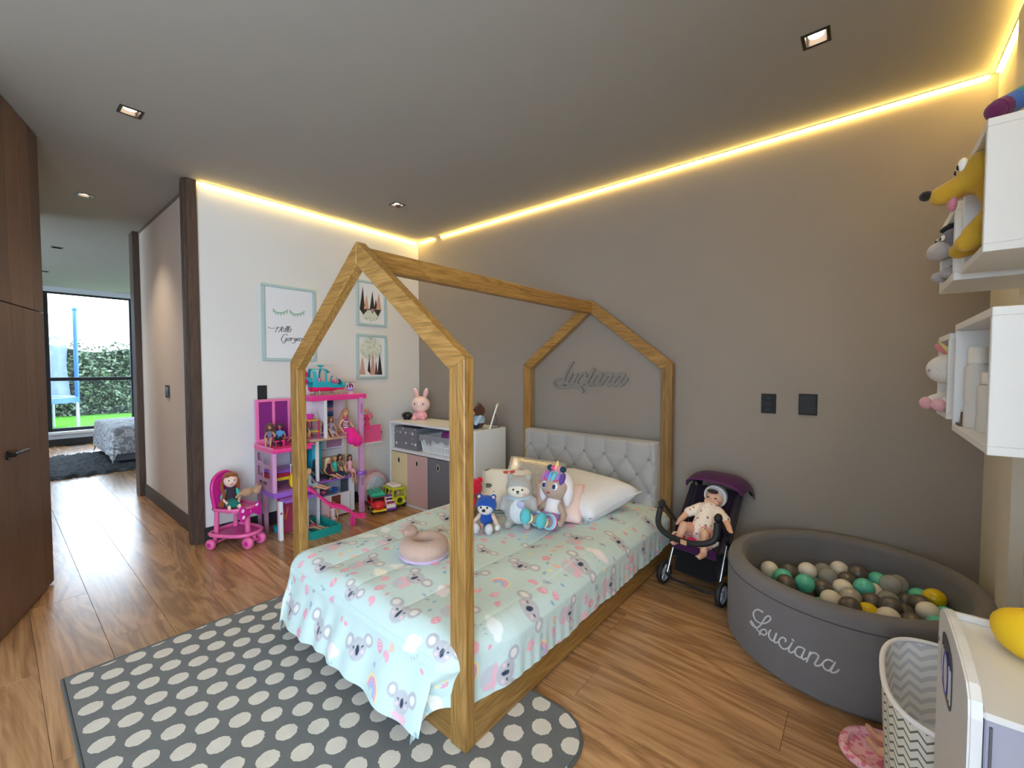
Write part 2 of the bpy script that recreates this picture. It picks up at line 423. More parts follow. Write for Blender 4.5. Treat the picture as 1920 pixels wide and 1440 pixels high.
# --- windows (frame + separate panes)
gl = NT('window_glass'); mixn = gl.t.nodes.new('ShaderNodeMixShader'); tr = gl.t.nodes.new('ShaderNodeBsdfTransparent'); gs = gl.t.nodes.new('ShaderNodeBsdfGlossy')
gs.inputs['Roughness'].default_value = .02; tr.inputs[0].default_value = (.97, .985, 1, 1); mixn.inputs[0].default_value = .05
gl.l(tr.outputs[0], mixn.inputs[1]); gl.l(gs.outputs[0], mixn.inputs[2]); gl.l(mixn.outputs[0], gl.t.nodes['Material Output'].inputs[0])
GLASS = gl.m
def window(name, ax, pos, a0, a1, z0, z1, av, zv, mat, bars):
    """frame in plane ax=pos; av / zv: extra bar positions (centre, width)"""
    t = .05; e = thing(name, None, None, (pos, (a0 + a1) / 2, z0) if ax == 0 else ((a0 + a1) / 2, pos, z0), kind='structure')
    def bx(p0, p1, q0, q1, nm, m, th=t, ch=.004):
        b = MB()
        if ax == 0: b.b2(pos - th / 2, pos + th / 2, p0, p1, q0, q1, ch)
        else: b.b2(p0, p1, pos - th / 2, pos + th / 2, q0, q1, ch)
        return b.build(nm, m, e, smooth=0)
    w = bars
    bx(a0, a0 + w, z0, z1, 'frame_bar', mat); bx(a1 - w, a1, z0, z1, 'frame_bar', mat)
    bx(a0 + w, a1 - w, z0, z0 + w, 'frame_bar', mat); bx(a0 + w, a1 - w, z1 - w * .6, z1, 'frame_bar', mat)
    for c, ww in av: bx(c - ww / 2, c + ww / 2, z0 + w, z1 - w * .6, 'mullion', mat, t * 1.1)
    for c, ww in zv: bx(a0 + w, a1 - w, c - ww / 2, c + ww / 2, 'transom', mat, t * 1.05)
    As = [a0 + w] + sum([[c - ww / 2, c + ww / 2] for c, ww in av], []) + [a1 - w]
    Zs = [z0 + w] + sum([[c - ww / 2, c + ww / 2] for c, ww in zv], []) + [z1 - w * .6]
    for i in range(0, len(As), 2):
        for j in range(0, len(Zs), 2): bx(As[i], As[i + 1], Zs[j], Zs[j + 1], 'pane', GLASS, .006, 0)
    return e
window('window_1', 0, -10.53, .57, 3.76, .235, 2.585, [(1.69, .10), (2.75, .08)], [(1.12, .06)], blackmetal, .055)
window('window_2', 0, XR + .06, -2.3, -.1, .1, 2.4, [(-1.2, .06)], [(.75, .05)], blackmetal, .05)
window('window_4', 1, YF - .06, -.6, .3, .75, 2.25, [], [], blackmetal, .05)
window('added_window_3', 1, YF - .06, -8.1, -6.5, .2, 2.5, [(-7.3, .06)], [], blackmetal, .05)  # unseen window, added to brighten the far bedroom and hall
# --- door leaf standing open at the left
dv = Vector((.950, -.312, 0)).normalized(); ang = math.atan2(dv.y, dv.x)
de = thing('door_1', None, None, (XL + .012, .188, 0), ang, kind='structure')
nst = 6; dw = .86
for z0, z1 in ((.012, 1.628), (1.634, H - .012)):
    for k in range(nst):
        MB().b2(k * dw / nst + .0006, (k + 1) * dw / nst - .0006, -.02, .02, z0, z1, .0012).build('door_panel', doorwood, de, world=False, smooth=0)
hd = MB().box((.46, .045, .87), (.17, .014, .022), .005).tube([(.54, .02, .87), (.54, .045, .87)], .009, 10)
hd.tube([(.54, .02, .87), (.54, .026, .87)], .024, 16).build('door_handle', M(40, 34, 34, .35, .6), de, world=False)
# --- outdoors: lawn, paving, hedge and trampoline
lawn = NT('lawn_grass'); lawn.l(lawn.mix(lawn.noise(lawn.pos(), 9, 5, .7), srgb(46, 96, 20), srgb(84, 142, 40)), lawn.b.inputs[0]); lawn.set(rough=.9, spec=.1); lawn.bump(lawn.noise(lawn.pos(), 60, 3), .8, .05)
MB().b2(-40, -10.65, -14, 18, -.3, -.1).build('lawn', lawn.m, label='bright green lawn outside the bedroom window', cat='lawn', kind='stuff')
struct(MB().b2(-13.7, -10.62, -1.5, 1.45, -.12, -.06), 'trim_paving', M(170, 168, 160, .9))
rg = np.random.default_rng(3)
hb = thing('hedge', 'tall dark green leafy hedge at the end of the lawn', 'hedge', (-18.6, 2.5, -.1))
def hfn(u, v):
    y = -4 + u * 15; a = v * 2.4
    z = -.099 + min(a, 2.05) if a < 2.05 else 1.93; x = -18.15 if a < 2.05 else -18.15 - (a - 2.05) * 2
    n = .10 * math.sin(y * 5.1 + z * 3) + .08 * math.sin(y * 11 + 2 + z * 7) + .05 * math.sin(z * 13 + y * 3)
    return (x + n, y, z + .12 * math.sin(y * 2.3) * (a > 1.9))
MB().grid(hfn, 120, 24).build('hedge_core', M(26, 36, 24, .9), hb, smooth=180, recalc=False)
nl = 15000
y = rg.uniform(-3.5, 10, nl); z = rg.uniform(-.1, 2.1, nl) ** 1.0; x = -18.02 + rg.normal(0, .09, nl) + .10 * np.sin(y * 5.1 + z * 3) + .08 * np.sin(y * 11 + 2 + z * 7)
z = z + .12 * np.sin(y * 2.3) * (z > 1.6) + np.where(z > 1.9, rg.uniform(-.1, .16, nl), 0)
cc = np.stack([x, y, z], 1); d1 = rg.normal(0, 1, (nl, 3)); d1 /= np.linalg.norm(d1, axis=1)[:, None]; d2 = np.cross(d1, rg.normal(0, 1, (nl, 3))); d2 /= np.linalg.norm(d2, axis=1)[:, None]
L = rg.uniform(.045, .085, nl)[:, None]
q = np.stack([cc - d1 * L, cc + d2 * L * .45, cc + d1 * L, cc - d2 * L * .45], 1).reshape(-1, 3)
lm = NT('hedge_leaf'); oi = lm.noise(lm.pos(), 6, 3); lm.l(lm.ramp(oi, [(.3, srgb(38, 54, 34)), (.5, srgb(62, 80, 54)), (.7, srgb(104, 120, 92))]), lm.b.inputs[0]); lm.set(rough=.45)
me = bpy.data.meshes.new('leaves'); me.from_pydata([tuple(v) for v in q], [], [tuple(range(4 * i, 4 * i + 4)) for i in range(nl)]); me.materials.append(lm.m)
me.transform(W[hb].inverted()); lo = bpy.data.objects.new('leaves', me); link(lo, hb); lo['kind'] = 'stuff'
tp = thing('trampoline', 'blue trampoline with grey safety net on the lawn', 'trampoline', (-14.1, .2, -.1))
cx, cy, R_ = -14.1, .10, 1.15
blue = M(30, 84, 170, .5); steel = M(150, 160, 172, .35, .6)
MB().lathe([(R_ - .22, .62), (R_ - .22, .66), (R_ + .02, .66), (R_ + .03, .55), (R_, .55)], 40, (cx, cy, 0), close=True).build('edge_pad', blue, tp)
MB().lathe([(0, .635), (R_ - .2, .635), (R_ - .2, .625), (0, .625)], 40, (cx, cy, 0)).build('jump_mat', M(32, 34, 40, .8), tp)
for a in (80, 20, 140, 200, 260, 320):
    a = rad(a); px, py = cx + R_ * math.cos(a), cy + R_ * math.sin(a)
    MB().tube([(px, py, .55), (px, py, -.1)], .028, 10).tube([(px + .1 * math.sin(a), py - .1 * math.cos(a), .55), (px + .1 * math.sin(a), py - .1 * math.cos(a), -.1)], .022, 8).build('leg', steel, tp)
    MB().tube([(px * 1 + .0, py, .5), (px, py, 2.62)], .038, 10).ell((px, py, 2.65), .05, 10, 8).build('net_pole', blue, tp)
nt = NT('safety_net'); nt.set(col=srgb(120, 136, 160), rough=.8, alpha=.55)
MB().lathe([(R_ - .12, .66), (R_ - .17, 1.4), (R_ - .10, 2.45)], 48, (cx, cy, 0), a0=rad(-150), a1=rad(82), fn=lambda a, r, z: .03 * math.sin(a * 9)).build('safety_net', nt.m, tp, recalc=False, smooth=180)
# ================================================================ LIGHTS OF THE ROOM
led = emis('led_glow', 1.0, .66, .16, 40); prof = M(190, 185, 170, .4, .5)
def strip(name, label, x0, x1, y0, y1):
    e = thing(name, label, 'light strip', ((x0 + x1) / 2, (y0 + y1) / 2, H - .024), group='warm LED strips along the ceiling edge')
    MB().b2(x0, x1, y0, y1, H - .006, H - .0005).build('profile', prof, e, smooth=0)
    MB().b2(x0 + .001, x1 - .001, y0 + .001, y1 - .001, H - .017, H - .006, .003).build('diffuser', led, e, smooth=0)
strip('led_strip', 'warm glowing LED strip above the white picture wall', XL + .001, XL + .015, 1.0, YB - .03)
strip('led_strip', 'long warm glowing LED strip above the taupe headboard wall', -3.42, XR - .03, YB - .015, YB - .001)
strip('led_strip', 'short warm LED strip piece in the corner beside the white wall', XL + .03, -3.52, YB - .015, YB - .001)
strip('led_strip', 'warm glowing LED strip above the wall with white box shelves', XR - .015, XR - .001, -1.5, YB - .03)
trimb = M(30, 26, 24, .35, .4); lampm = emis('lamp_face', 1.0, .86, .66, 22); lampoff = M(120, 118, 112, .3)
dlab = ['square recessed black downlight nearest the white box shelves', 'square recessed black downlight in front of the brown open door', 'square recessed black downlight above the pink doll house corner', 'square recessed black downlight in the hallway ceiling', 'nearer small dark downlight in the far bedroom ceiling', 'farther small dark downlight near the bedroom window', 'square recessed black downlight above the camera']
for i, (x, y) in enumerate(DL):
    e = thing('downlight', dlab[i], 'downlight', (x, y, H - .002), group='recessed square downlights')
    s = .05
    b = MB()
    for sx_, sy_, dx, dy in ((-1, 0, .014, .1), (1, 0, .014, .1), (0, -1, .072, .014), (0, 1, .072, .014)):
        b.box((x + sx_ * .043, y + sy_ * .043, H - .001), (dx, dy, .004), .001)
    b.build('trim_frame', trimb, e, smooth=0)
    MB().lathe([(.040, H + .001), (.039, H + .05), (.030, H + .062), (0, H + .062)], 4, (x, y, 0), R=None).build('well', M(24, 20, 18, .25, .5), e, smooth=0) if False else None
    w = MB(); w.b2(x - .038, x - .036, y - .038, y + .038, H, H + .06).b2(x + .036, x + .038, y - .038, y + .038, H, H + .06).b2(x - .036, x + .036, y - .038, y - .036, H, H + .06).b2(x - .036, x + .036, y + .036, y + .038, H, H + .06).b2(x - .038, x + .038, y - .038, y + .038, H + .06, H + .064)
    w.build('well', M(38, 30, 24, .22, .6), e, smooth=0)
    on = i in (0, 1, 2, 3, 6)
    MB().lathe([(0, H + .014), (.027, H + .014), (.031, H + .024), (.031, H + .06)], 20, (x, y, 0)).build('lamp', lampm if on else lampoff, e)
    if on:
        l = bpy.data.lights.new('downlight_beam', 'SPOT'); l.energy = 12 if i != 3 else 60; l.color = (1, .84, .64); l.spot_size = rad(95); l.spot_blend = .9; l.shadow_soft_size = .025
        o = bpy.data.objects.new('downlight_beam', l); COL.objects.link(o); o.location = (x, y, H + .008)
# ================================================================ RUG
rn = NT('polka_dot_rug'); x, y, z = rn.xyz(rn.pos())
wob = rn.math('MULTIPLY', rn.math('SUBTRACT', rn.noise(rn.pos(), 90, 2), .5), .010)
def dots(ox, oy):
    fx = rn.math('SUBTRACT', rn.math('FRACT', rn.math('ADD', rn.math('DIVIDE', rn.math('SUBTRACT', x, ox), .1245), 100.5)), .5)
    fy = rn.math('SUBTRACT', rn.math('FRACT', rn.math('ADD', rn.math('DIVIDE', rn.math('SUBTRACT', y, oy), .170), 100.5)), .5)
    dx = rn.math('MULTIPLY', fx, .1245); dy = rn.math('MULTIPLY', fy, .170)
    d = rn.math('SQRT', rn.math('ADD', rn.math('MULTIPLY', dx, dx), rn.math('MULTIPLY', dy, dy)))
    return rn.math('LESS_THAN', rn.math('ADD', d, wob), .0352)
dd = rn.math('MULTIPLY', rn.math('MAXIMUM', dots(-2.490, .205), dots(-2.428, .290)), rn.math('GREATER_THAN', x, -2.53))
g = rn.noise(rn.pos(), 14, 4)
rn.l(rn.mix(dd, rn.mix(g, srgb(94, 96, 97), srgb(110, 112, 110)), rn.mix(g, srgb(200, 194, 182), srgb(222, 216, 204))), rn.b.inputs[0]); rn.set(rough=.95, spec=.1, sheen=.2)
rn.bump(rn.math('ADD', rn.noise(rn.pos(), 500, 2), rn.math('MULTIPLY', dd, .6)), .5, .006)
rx0, rx1, ry0, ry1 = -2.552, -.705, .145, 1.35
def rugpoly(i):
    p = [(rx0 + i, ry0 + i), ]
    r = .16
    for c, a0 in (((rx1 - r, ry0 + r), -90), ((rx1 - r, ry1 - r), 0)):
        p += [(c[0] + (r - i) * math.cos(rad(a0 + t)), c[1] + (r - i) * math.sin(rad(a0 + t))) for t in range(0, 91, 15)]
    return p + [(rx0 + i + .02, ry1 - i)]
re_ = thing('rug', 'grey rug with cream polka dots under the house bed', 'rug', (-1.6, .75, 0))
MB().prism(rugpoly(.012), lambda p, q, h: (p, q, h), .0, .011).build('pile', rn.m, re_, smooth=0)
rp = rugpoly(.006); MB().tube([(p, q, .006) for p, q in rp], .0065, 8, closed=True).build('binding', fab(84, 88, 88), re_)
# ================================================================ HOUSE BED
oakbed = wood('honey_oak', srgb(104, 74, 34), srgb(146, 108, 54), srgb(176, 136, 78), 'z', 1.0, .42, True, .08)
oakbedx = wood('honey_oak_x', srgb(104, 74, 34), srgb(146, 108, 54), srgb(176, 136, 78), 'x', 1.0, .42, True, .08)
oakbedy = wood('honey_oak_y', srgb(104, 74, 34), srgb(146, 108, 54), srgb(176, 136, 78), 'y', 1.0, .42, True, .08)
bx0, bx1, by0, by1 = -2.27, -1.0, .97, 2.95; xm = (bx0 + bx1) / 2; ez, az, pw, pt, rv = 1.335, 1.826, .075, .045, .097
sl = (az - ez) / (bx1 - xm)
bed = thing('house_bed', 'wooden house-frame bed with grey tufted headboard', 'bed', (xm, 1.95, 0))
for y0, y1 in ((by0, by0 + pt), (by1 - pt, by1)):
    for s in (-1, 1):
        o = xm + s * (bx1 - xm); i_ = o - s * pw; iz = az - sl * abs(i_ - xm) - rv
        f = lambda p, q, h: (p, h, q)
        def cprism(poly):
            m = MB().prism(poly, f, y0, y1); return m
        def bev(m, nm, mt):
            ob = m.build(nm, mt, bed, smooth=0)
            b = bmesh.new(); b.from_mesh(ob.data); bmesh.ops.bevel(b, geom=b.edges[:], offset=.003, segments=1, affect='EDGES'); b.to_mesh(ob.data); b.free(); return ob
        zb_ = .0125 if y0 < 1.5 else 0.0; bev(cprism([(o, zb_), (o, ez), (i_, iz), (i_, zb_)]), 'post', oakbed)
        bev(cprism([(o, ez), (xm, az), (xm, az - rv), (i_, iz)]), 'rafter', oakbedx)
MB().b2(xm - .0225, xm + .0225, by0 + pt, by1 - pt, az - .108, az - .022, .003).build('ridge_beam', oakbedy, bed, smooth=0)
MB().b2(bx1 - .038, bx1 - .002, by0 + pt, by1 - pt, 0.012, .135, .004).build('side_rail', oakbedy, bed, smooth=0)
MB().b2(bx0 + .002, bx0 + .038, by0 + pt, by1 - pt, 0.012, .135, .004).build('side_rail', oakbedy, bed, smooth=0)
MB().b2(bx0 + pw, bx1 - pw, by0 + .004, by0 + .04, 0.012, .135, .004).build('foot_rail', oakbedx, bed, smooth=0)
MB().b2(bx0 + pw, bx1 - pw, by1 - .04, by1 - .004, 0.0, .135, .004).build('head_rail', oakbedx, bed, smooth=0)
for k in range(9): MB().b2(bx0 + .04, bx1 - .04, 1.03 + k * .21, 1.12 + k * .21, .10, .125, .003).build('slat', oakbedx, bed, smooth=0)
# headboard: tufted panel
hx0, hx1, hz0, hz1, hy = -2.194, -1.076, .14, .80, 2.862
ta, tb, tx, tz = .1675, .113, -2.134, .679
gv = NT('grey_velvet'); gv.set(col=gv.mix(gv.noise(gv.pos('obj'), 12, 3), srgb(160, 158, 157), srgb(174, 172, 170)), rough=.7, spec=.25, sheen=.3); gv.bump(gv.noise(gv.pos('obj'), 500, 2), .2, .002)
def tuft(u, v):
    X = hx0 + u * (hx1 - hx0); Z = hz0 + v * (hz1 - hz0)
    p = (X - tx) / ta; q = (tz - Z) / (2 * tb)
    if Z > tz: h = abs(math.sin(PI * p)) ** .45 * .7 + .3 * min(1, (Z - tz) / .04) * 0
    else: h = (abs(math.sin(PI * (p + q))) * abs(math.sin(PI * (p - q)))) ** .38
    e = min(X - hx0, hx1 - X, hz1 - Z); er = .022
    edge = 1 - (1 - min(1, e / er)) ** 2
    edge = math.sqrt(max(0, edge))
    return (X, hy - .004 - (.014 + .036 * h) * edge, Z)
hb_ = MB().grid(tuft, 170, 100).build('headboard', gv.m, bed, smooth=180, recalc=False)
MB().b2(hx0, hx1, hy - .006, by1 - pt + .01, .05, hz1, .004).build('headboard_back', gv.m, bed)
btn = MB().ell((0, 0, 0), (.011, .007, .011), 10, 6).mesh('button', fab(140, 139, 139), 180)
for j in range(3):
    for k in range(7 - (j % 2)):
        o = bpy.data.objects.new('button', btn); link(o, hb_); o.location = Vector((tx + (k + .5 * (j % 2)) * ta, hy - .026, tz - j * tb)) - W[hb_].translation
# ================================================================ MATTRESS + PRINTED QUILT
MB().b2(-2.215, -1.055, 1.03, 2.83, .135, .335, .04).build('mattress', fab(225, 225, 228), label='white mattress under the koala print quilt', cat='mattress')
qx0, qx1, qy0, qy1, qr, qz = -2.165, -1.105, 1.0, 2.828, .085, .372
da_, db_ = .285, .335
st = .004
A = np.arange(qx0 - da_, qx1 + da_ + st / 2, st); B = np.arange(qy0 - db_, qy1 + st / 2, st)
AA, BB = np.meshgrid(A, B)
ca = np.clip(AA, qx0, qx1); cb = np.maximum(BB, qy0); oa = AA - ca; ob = cb - BB
hemw = .010 * np.sin(AA * 9 + 1) + .012 * np.sin(BB * 13)
d = np.sqrt(oa ** 2 + ob ** 2); dn = np.maximum(d, 1e-9); na = oa / dn; nb = -ob / dn
d2 = d * (1 + hemw * 1.2)
arc = np.minimum(d2, qr * PI / 2); th = arc / qr; down = np.maximum(d2 - qr * PI / 2, 0)
hor = qr * np.sin(th); zz = qz - qr * (1 - np.cos(th)) - down
wt = np.clip(down / .12, 0, 1); foot = np.clip(ob / .05, 0, 1); side = np.clip(np.abs(oa) / .05, 0, 1)
theta = np.arctan2(np.abs(oa), np.maximum(ob, 1e-9)) * (d > 0)
fl_ = .06 * wt * down / .2 * foot * (1 - side * .4)
wr = foot * (1 - side * .5) * wt * (.006 * np.sin(AA * 41 + 2 * np.sin(AA * 7)) + .006 * np.sin(AA * 19 + 1.3)) + side * (1 - foot) * wt * (.0018 * np.sin(BB * 95 + 3 * np.sin(BB * 9)) + .003 * np.sin(BB * 29))
XX = ca + na * (hor + wr) ; YY = cb + nb * (hor + fl_ + wr)
rc = (oa > 0) * (ob > 0); lc = (oa < 0) * (ob > 0)
s2 = np.sin(2 * theta) * wt
XX = XX - rc * s2 * .125 + lc * s2 * .03; YY = YY - rc * s2 * .015 - lc * s2 * .03
bul = np.clip((BB - 1.05) / .2, 0, 1); bul = bul * bul * (3 - 2 * bul)
XX = XX + (oa > 0) * (ob <= 0) * np.clip(oa / .12, 0, 1) * .042 * bul
sm = lambda t: np.abs(np.sin(PI * t)) ** .55
top = 1 - np.clip(d / .1, 0, 1)
zz = zz + top * (.016 * sm((AA + 1.37) / .29) - .008) + .006 * np.sin(AA * 6 + BB * 4) * top + .005 * np.sin(AA * 13 - BB * 9 + 1) * top
seam = np.exp(-((ob - .115) / .006) ** 2) * foot * (side < .3)
zz = zz - .0; YY = YY + seam * .012
zz = np.maximum(zz, .016 + .004 * np.sin(AA * 30))
# --- print
colr = np.empty(AA.shape + (3,)); base = np.array(srgb(198, 219, 218)[:3]); colr[:] = base
def lin(*c): return np.array(srgb(*c)[:3])
def win(x, y, r):
    i0, i1 = np.searchsorted(A, [x - r, x + r]); j0, j1 = np.searchsorted(B, [y - r, y + r]); return slice(j0, j1), slice(i0, i1)
def ell(x, y, rx, ry, c, rot=0, k=1.0):
    r = max(rx, ry) + st; w = win(x, y, r)
    if AA[w].size == 0: return
    u = AA[w] - x; v = BB[w] - y; cu, su = math.cos(rot), math.sin(rot)
    e = ((u * cu + v * su) / rx) ** 2 + ((-u * su + v * cu) / ry) ** 2
    m = np.clip((1.15 - e) * 3.5, 0, 1)[..., None] * k
    colr[w] = colr[w] * (1 - m) + lin(*c) * m
def T(x, y, dx, dy, rot, s): return x + s * (dx * math.cos(rot) - dy * math.sin(rot)), y + s * (dx * math.sin(rot) + dy * math.cos(rot))
def koala(x, y, rot, s, scarf):
    E = lambda dx, dy, rx, ry, c, r=0, k=1: ell(*T(x, y, dx, dy, rot, s), rx * s, ry * s, c, rot + r, k)
    if scarf: E(0, -.075, .048, .05, (196, 200, 208)); E(0, -.055, .055, .012, (230, 184, 198)); E(.03, -.08, .011, .03, (230, 184, 198), .4)
    for q in (-1, 1): E(q * .068, .03, .034, .030, (178, 180, 188)); E(q * .070, .030, .019, .017, (226, 224, 222))
    E(0, 0, .052, .046, (186, 188, 195)); E(0, -.005, .011, .020, (52, 58, 84))
    for q in (-1, 1): E(q * .028, .006, .009, .004, (70, 74, 90), q * .5); E(q * .032, -.014, .010, .008, (226, 196, 206))
def rainbow(x, y, rot, s):
    for i, c in enumerate(((240, 222, 170), (228, 168, 188), (214, 176, 214), (160, 190, 224))):
        for t in np.linspace(0, PI, 13):
            rr = .045 - i * .009; ell(*T(x, y, rr * math.cos(t), rr * math.sin(t), rot, s), .0058 * s, .0058 * s, c)
def cloud(x, y, rot, s, c=(232, 240, 242)):
    for dx, dy, r in ((-.03, 0, .022), (0, .008, .03), (.032, 0, .02), (.0, -.008, .026)): ell(*T(x, y, dx, dy, rot, s), r * s * 1.1, r * s * .8, c, rot)
    for q in (-1, 0, 1): ell(*T(x, y, q * .02, -.045, rot, s), .002, .007 * s, (140, 170, 186), rot)
def heart(x, y, rot, s, c=(230, 172, 190)):
    for q in (-1, 1): ell(*T(x, y, q * .009, .006, rot, s), .0125 * s, .017 * s, c, rot + q * .5)
def leaf(x, y, rot, s, c): 
    for q in (-.7, 0, .7): ell(*T(x, y, .013 * math.sin(q), .013 * math.cos(q), rot, s), .0055 * s, .015 * s, c, rot - q)
def drop(x, y, rot, s, c): ell(x, y, .009 * s, .014 * s, c, rot)
def flower(x, y, rot, s, c):
    for t in range(5): ell(*T(x, y, .014 * math.cos(t * 1.257), .014 * math.sin(t * 1.257), rot, s), .011 * s, .011 * s, c)
def berry(x, y, rot, s):
    ell(x, y, .017 * s, .022 * s, (228, 164, 182), rot)
    for q in (-.007, .004, .013): ell(*T(x, y, 0, q, rot, s), .012 * s, .0016, (244, 214, 220), rot)
rk = random.Random(11); pts = []
row = 0; yy = qy0 - db_ + .08
while yy < qy1:
    xx = qx0 - da_ + .05 + (row % 2) * .15
    while xx < qx1 + da_:
        X_, Y_ = xx + rk.uniform(-.03, .03), yy + rk.uniform(-.025, .025); pts.append((X_, Y_, .10))
        koala(X_, Y_, rk.uniform(-.35, .35), rk.uniform(.72, .9), rk.random() < .45); xx += .30
    yy += .205; row += 1
for kind, n_, rr in (('rainbow', 60, .052), ('cloud', 60, .046), ('heart', 90, .026), ('berry', 70, .026), ('flower', 60, .026), ('leaf', 180, .02), ('drop', 260, .014)):
    for _ in range(n_ * 6):
        if n_ <= 0: break
        X_, Y_ = rk.uniform(A[0], A[-1]), rk.uniform(B[0], B[-1])
        if any((X_ - a) ** 2 + (Y_ - b) ** 2 < (rr + c) ** 2 for a, b, c in pts): continue
        n_ -= 1; pts.append((X_, Y_, rr)); ro = rk.uniform(-.6, .6); s_ = rk.uniform(.85, 1.1)
        if kind == 'rainbow': rainbow(X_, Y_, ro, s_)
        elif kind == 'cloud': cloud(X_, Y_, ro, s_, rk.choice([(230, 238, 240), (240, 232, 236), (236, 238, 226)]))
        elif kind == 'heart': heart(X_, Y_, ro, s_)
        elif kind == 'berry': berry(X_, Y_, ro, s_)
        elif kind == 'flower': flower(X_, Y_, ro, s_, rk.choice([(226, 164, 182), (236, 180, 190)]))
        elif kind == 'leaf': leaf(X_, Y_, rk.uniform(0, 6), s_, rk.choice([(226, 164, 182), (150, 178, 196), (232, 190, 170)]))
        else: drop(X_, Y_, rk.uniform(0, 3), s_ * .8, rk.choice([(240, 226, 160), (150, 184, 210), (232, 160, 178), (150, 178, 190)]))
sl_ = (np.exp(-(((AA + 1.37 + .145) % .29 - .145) / .003) ** 2) * top)[..., None]
colr = colr * (1 - .5 * sl_) + lin(226, 240, 238) * .5 * sl_
nyq, nxq = AA.shape
co = np.stack([XX, YY, zz], -1).reshape(-1, 3)
ql = Vector((xm, 1.9, .0)); co = co - np.array(ql)
me = bpy.data.meshes.new('quilt'); idx = np.arange(nyq * nxq).reshape(nyq, nxq)
fq = np.stack([idx[:-1, :-1], idx[:-1, 1:], idx[1:, 1:], idx[1:, :-1]], -1).reshape(-1, 4)
me.vertices.add(len(co)); me.vertices.foreach_set('co', co.astype(np.float32).ravel())
me.loops.add(fq.size); me.loops.foreach_set('vertex_index', fq.astype(np.int32).ravel())
me.polygons.add(len(fq)); me.polygons.foreach_set('loop_start', np.arange(0, fq.size, 4, dtype=np.int32)); me.polygons.foreach_set('loop_total', np.full(len(fq), 4, np.int32))
me.polygons.foreach_set('use_smooth', np.ones(len(fq), bool)); me.update(calc_edges=True); me.validate()
at = me.color_attributes.new('print', 'FLOAT_COLOR', 'POINT'); at.data.foreach_set('color', np.concatenate([colr.reshape(-1, 3), np.ones((len(co), 1))], 1).astype(np.float32).ravel())
qm = NT('koala_print_cotton'); an = qm.t.nodes.new('ShaderNodeAttribute'); an.attribute_name = 'print'; qm.set(col=an.outputs['Color'], rough=.8, spec=.2, sheen=.15); qm.bump(qm.noise(qm.pos(), 25, 4), .22, .012); me.materials.append(qm.m)
qo = bpy.data.objects.new('quilt', me); link(qo); qo.location = ql
tag(qo, 'mint quilt printed with grey koalas and rainbows draped over the bed', 'quilt')
# ================================================================ WALL ART AND LETTERING
SIGN = [
   [(-1.8267, 1.349), (-1.8463, 1.3282), (-1.8698, 1.2884), (-1.8935, 1.2475), (-1.9078, 1.2063), (-1.9149, 1.1733), (-1.9318, 1.1544), (-1.9661, 1.1473), (-1.9985, 1.1589), (-2.0086, 1.1796), (-1.9912, 1.2016), (-1.9566, 1.2097), (-1.9223, 1.202), (-1.8932, 1.1861), (-1.8692, 1.1703)] ,
   [(-2.006, 1.1671), (-1.981, 1.149), (-1.9366, 1.1431), (-1.8786, 1.1472), (-1.8218, 1.1553), (-1.7753, 1.1517), (-1.7455, 1.1374), (-1.7317, 1.1179)] ,
   [(-1.8342, 1.2562), (-1.8599, 1.2194), (-1.8765, 1.1906), (-1.8692, 1.1724), (-1.8455, 1.1749), (-1.8175, 1.2079), (-1.7875, 1.2545), (-1.8105, 1.214), (-1.8244, 1.1876), (-1.8196, 1.1735), (-1.794, 1.1761)] ,
   [(-1.7055, 1.2453), (-1.7124, 1.2611), (-1.7349, 1.2589), (-1.7667, 1.2327), (-1.7872, 1.1984), (-1.7847, 1.1743), (-1.7616, 1.1669), (-1.7343, 1.1755), (-1.7074, 1.1979)] ,
   [(-1.6545, 1.2556), (-1.6808, 1.2181), (-1.6984, 1.1882), (-1.6938, 1.1705), (-1.6716, 1.175), (-1.6497, 1.199)] ,
   [(-1.6394, 1.2928), (-1.6503, 1.2772)] ,
   [(-1.5679, 1.2506), (-1.5851, 1.262), (-1.6108, 1.2502), (-1.6389, 1.2187), (-1.654, 1.1872), (-1.6429, 1.1718), (-1.619, 1.184), (-1.5933, 1.2155), (-1.5638, 1.2583), (-1.589, 1.2156), (-1.6039, 1.1863), (-1.593, 1.173), (-1.5759, 1.1811)] ,
   [(-1.5216, 1.2606), (-1.5465, 1.2201), (-1.5716, 1.1773), (-1.5465, 1.2163), (-1.5132, 1.253), (-1.4884, 1.2608), (-1.4862, 1.2457), (-1.5087, 1.2093), (-1.5252, 1.1861), (-1.5167, 1.1729), (-1.4919, 1.183)] ,
   [(-1.3833, 1.2505), (-1.3993, 1.2634), (-1.4232, 1.2538), (-1.4553, 1.2234), (-1.4734, 1.191), (-1.465, 1.1742), (-1.4387, 1.1861), (-1.4108, 1.2185), (-1.3833, 1.2579), (-1.4108, 1.2148), (-1.4266, 1.1864), (-1.4144, 1.1736), (-1.3867, 1.1929), (-1.3613, 1.2212)] ,
]
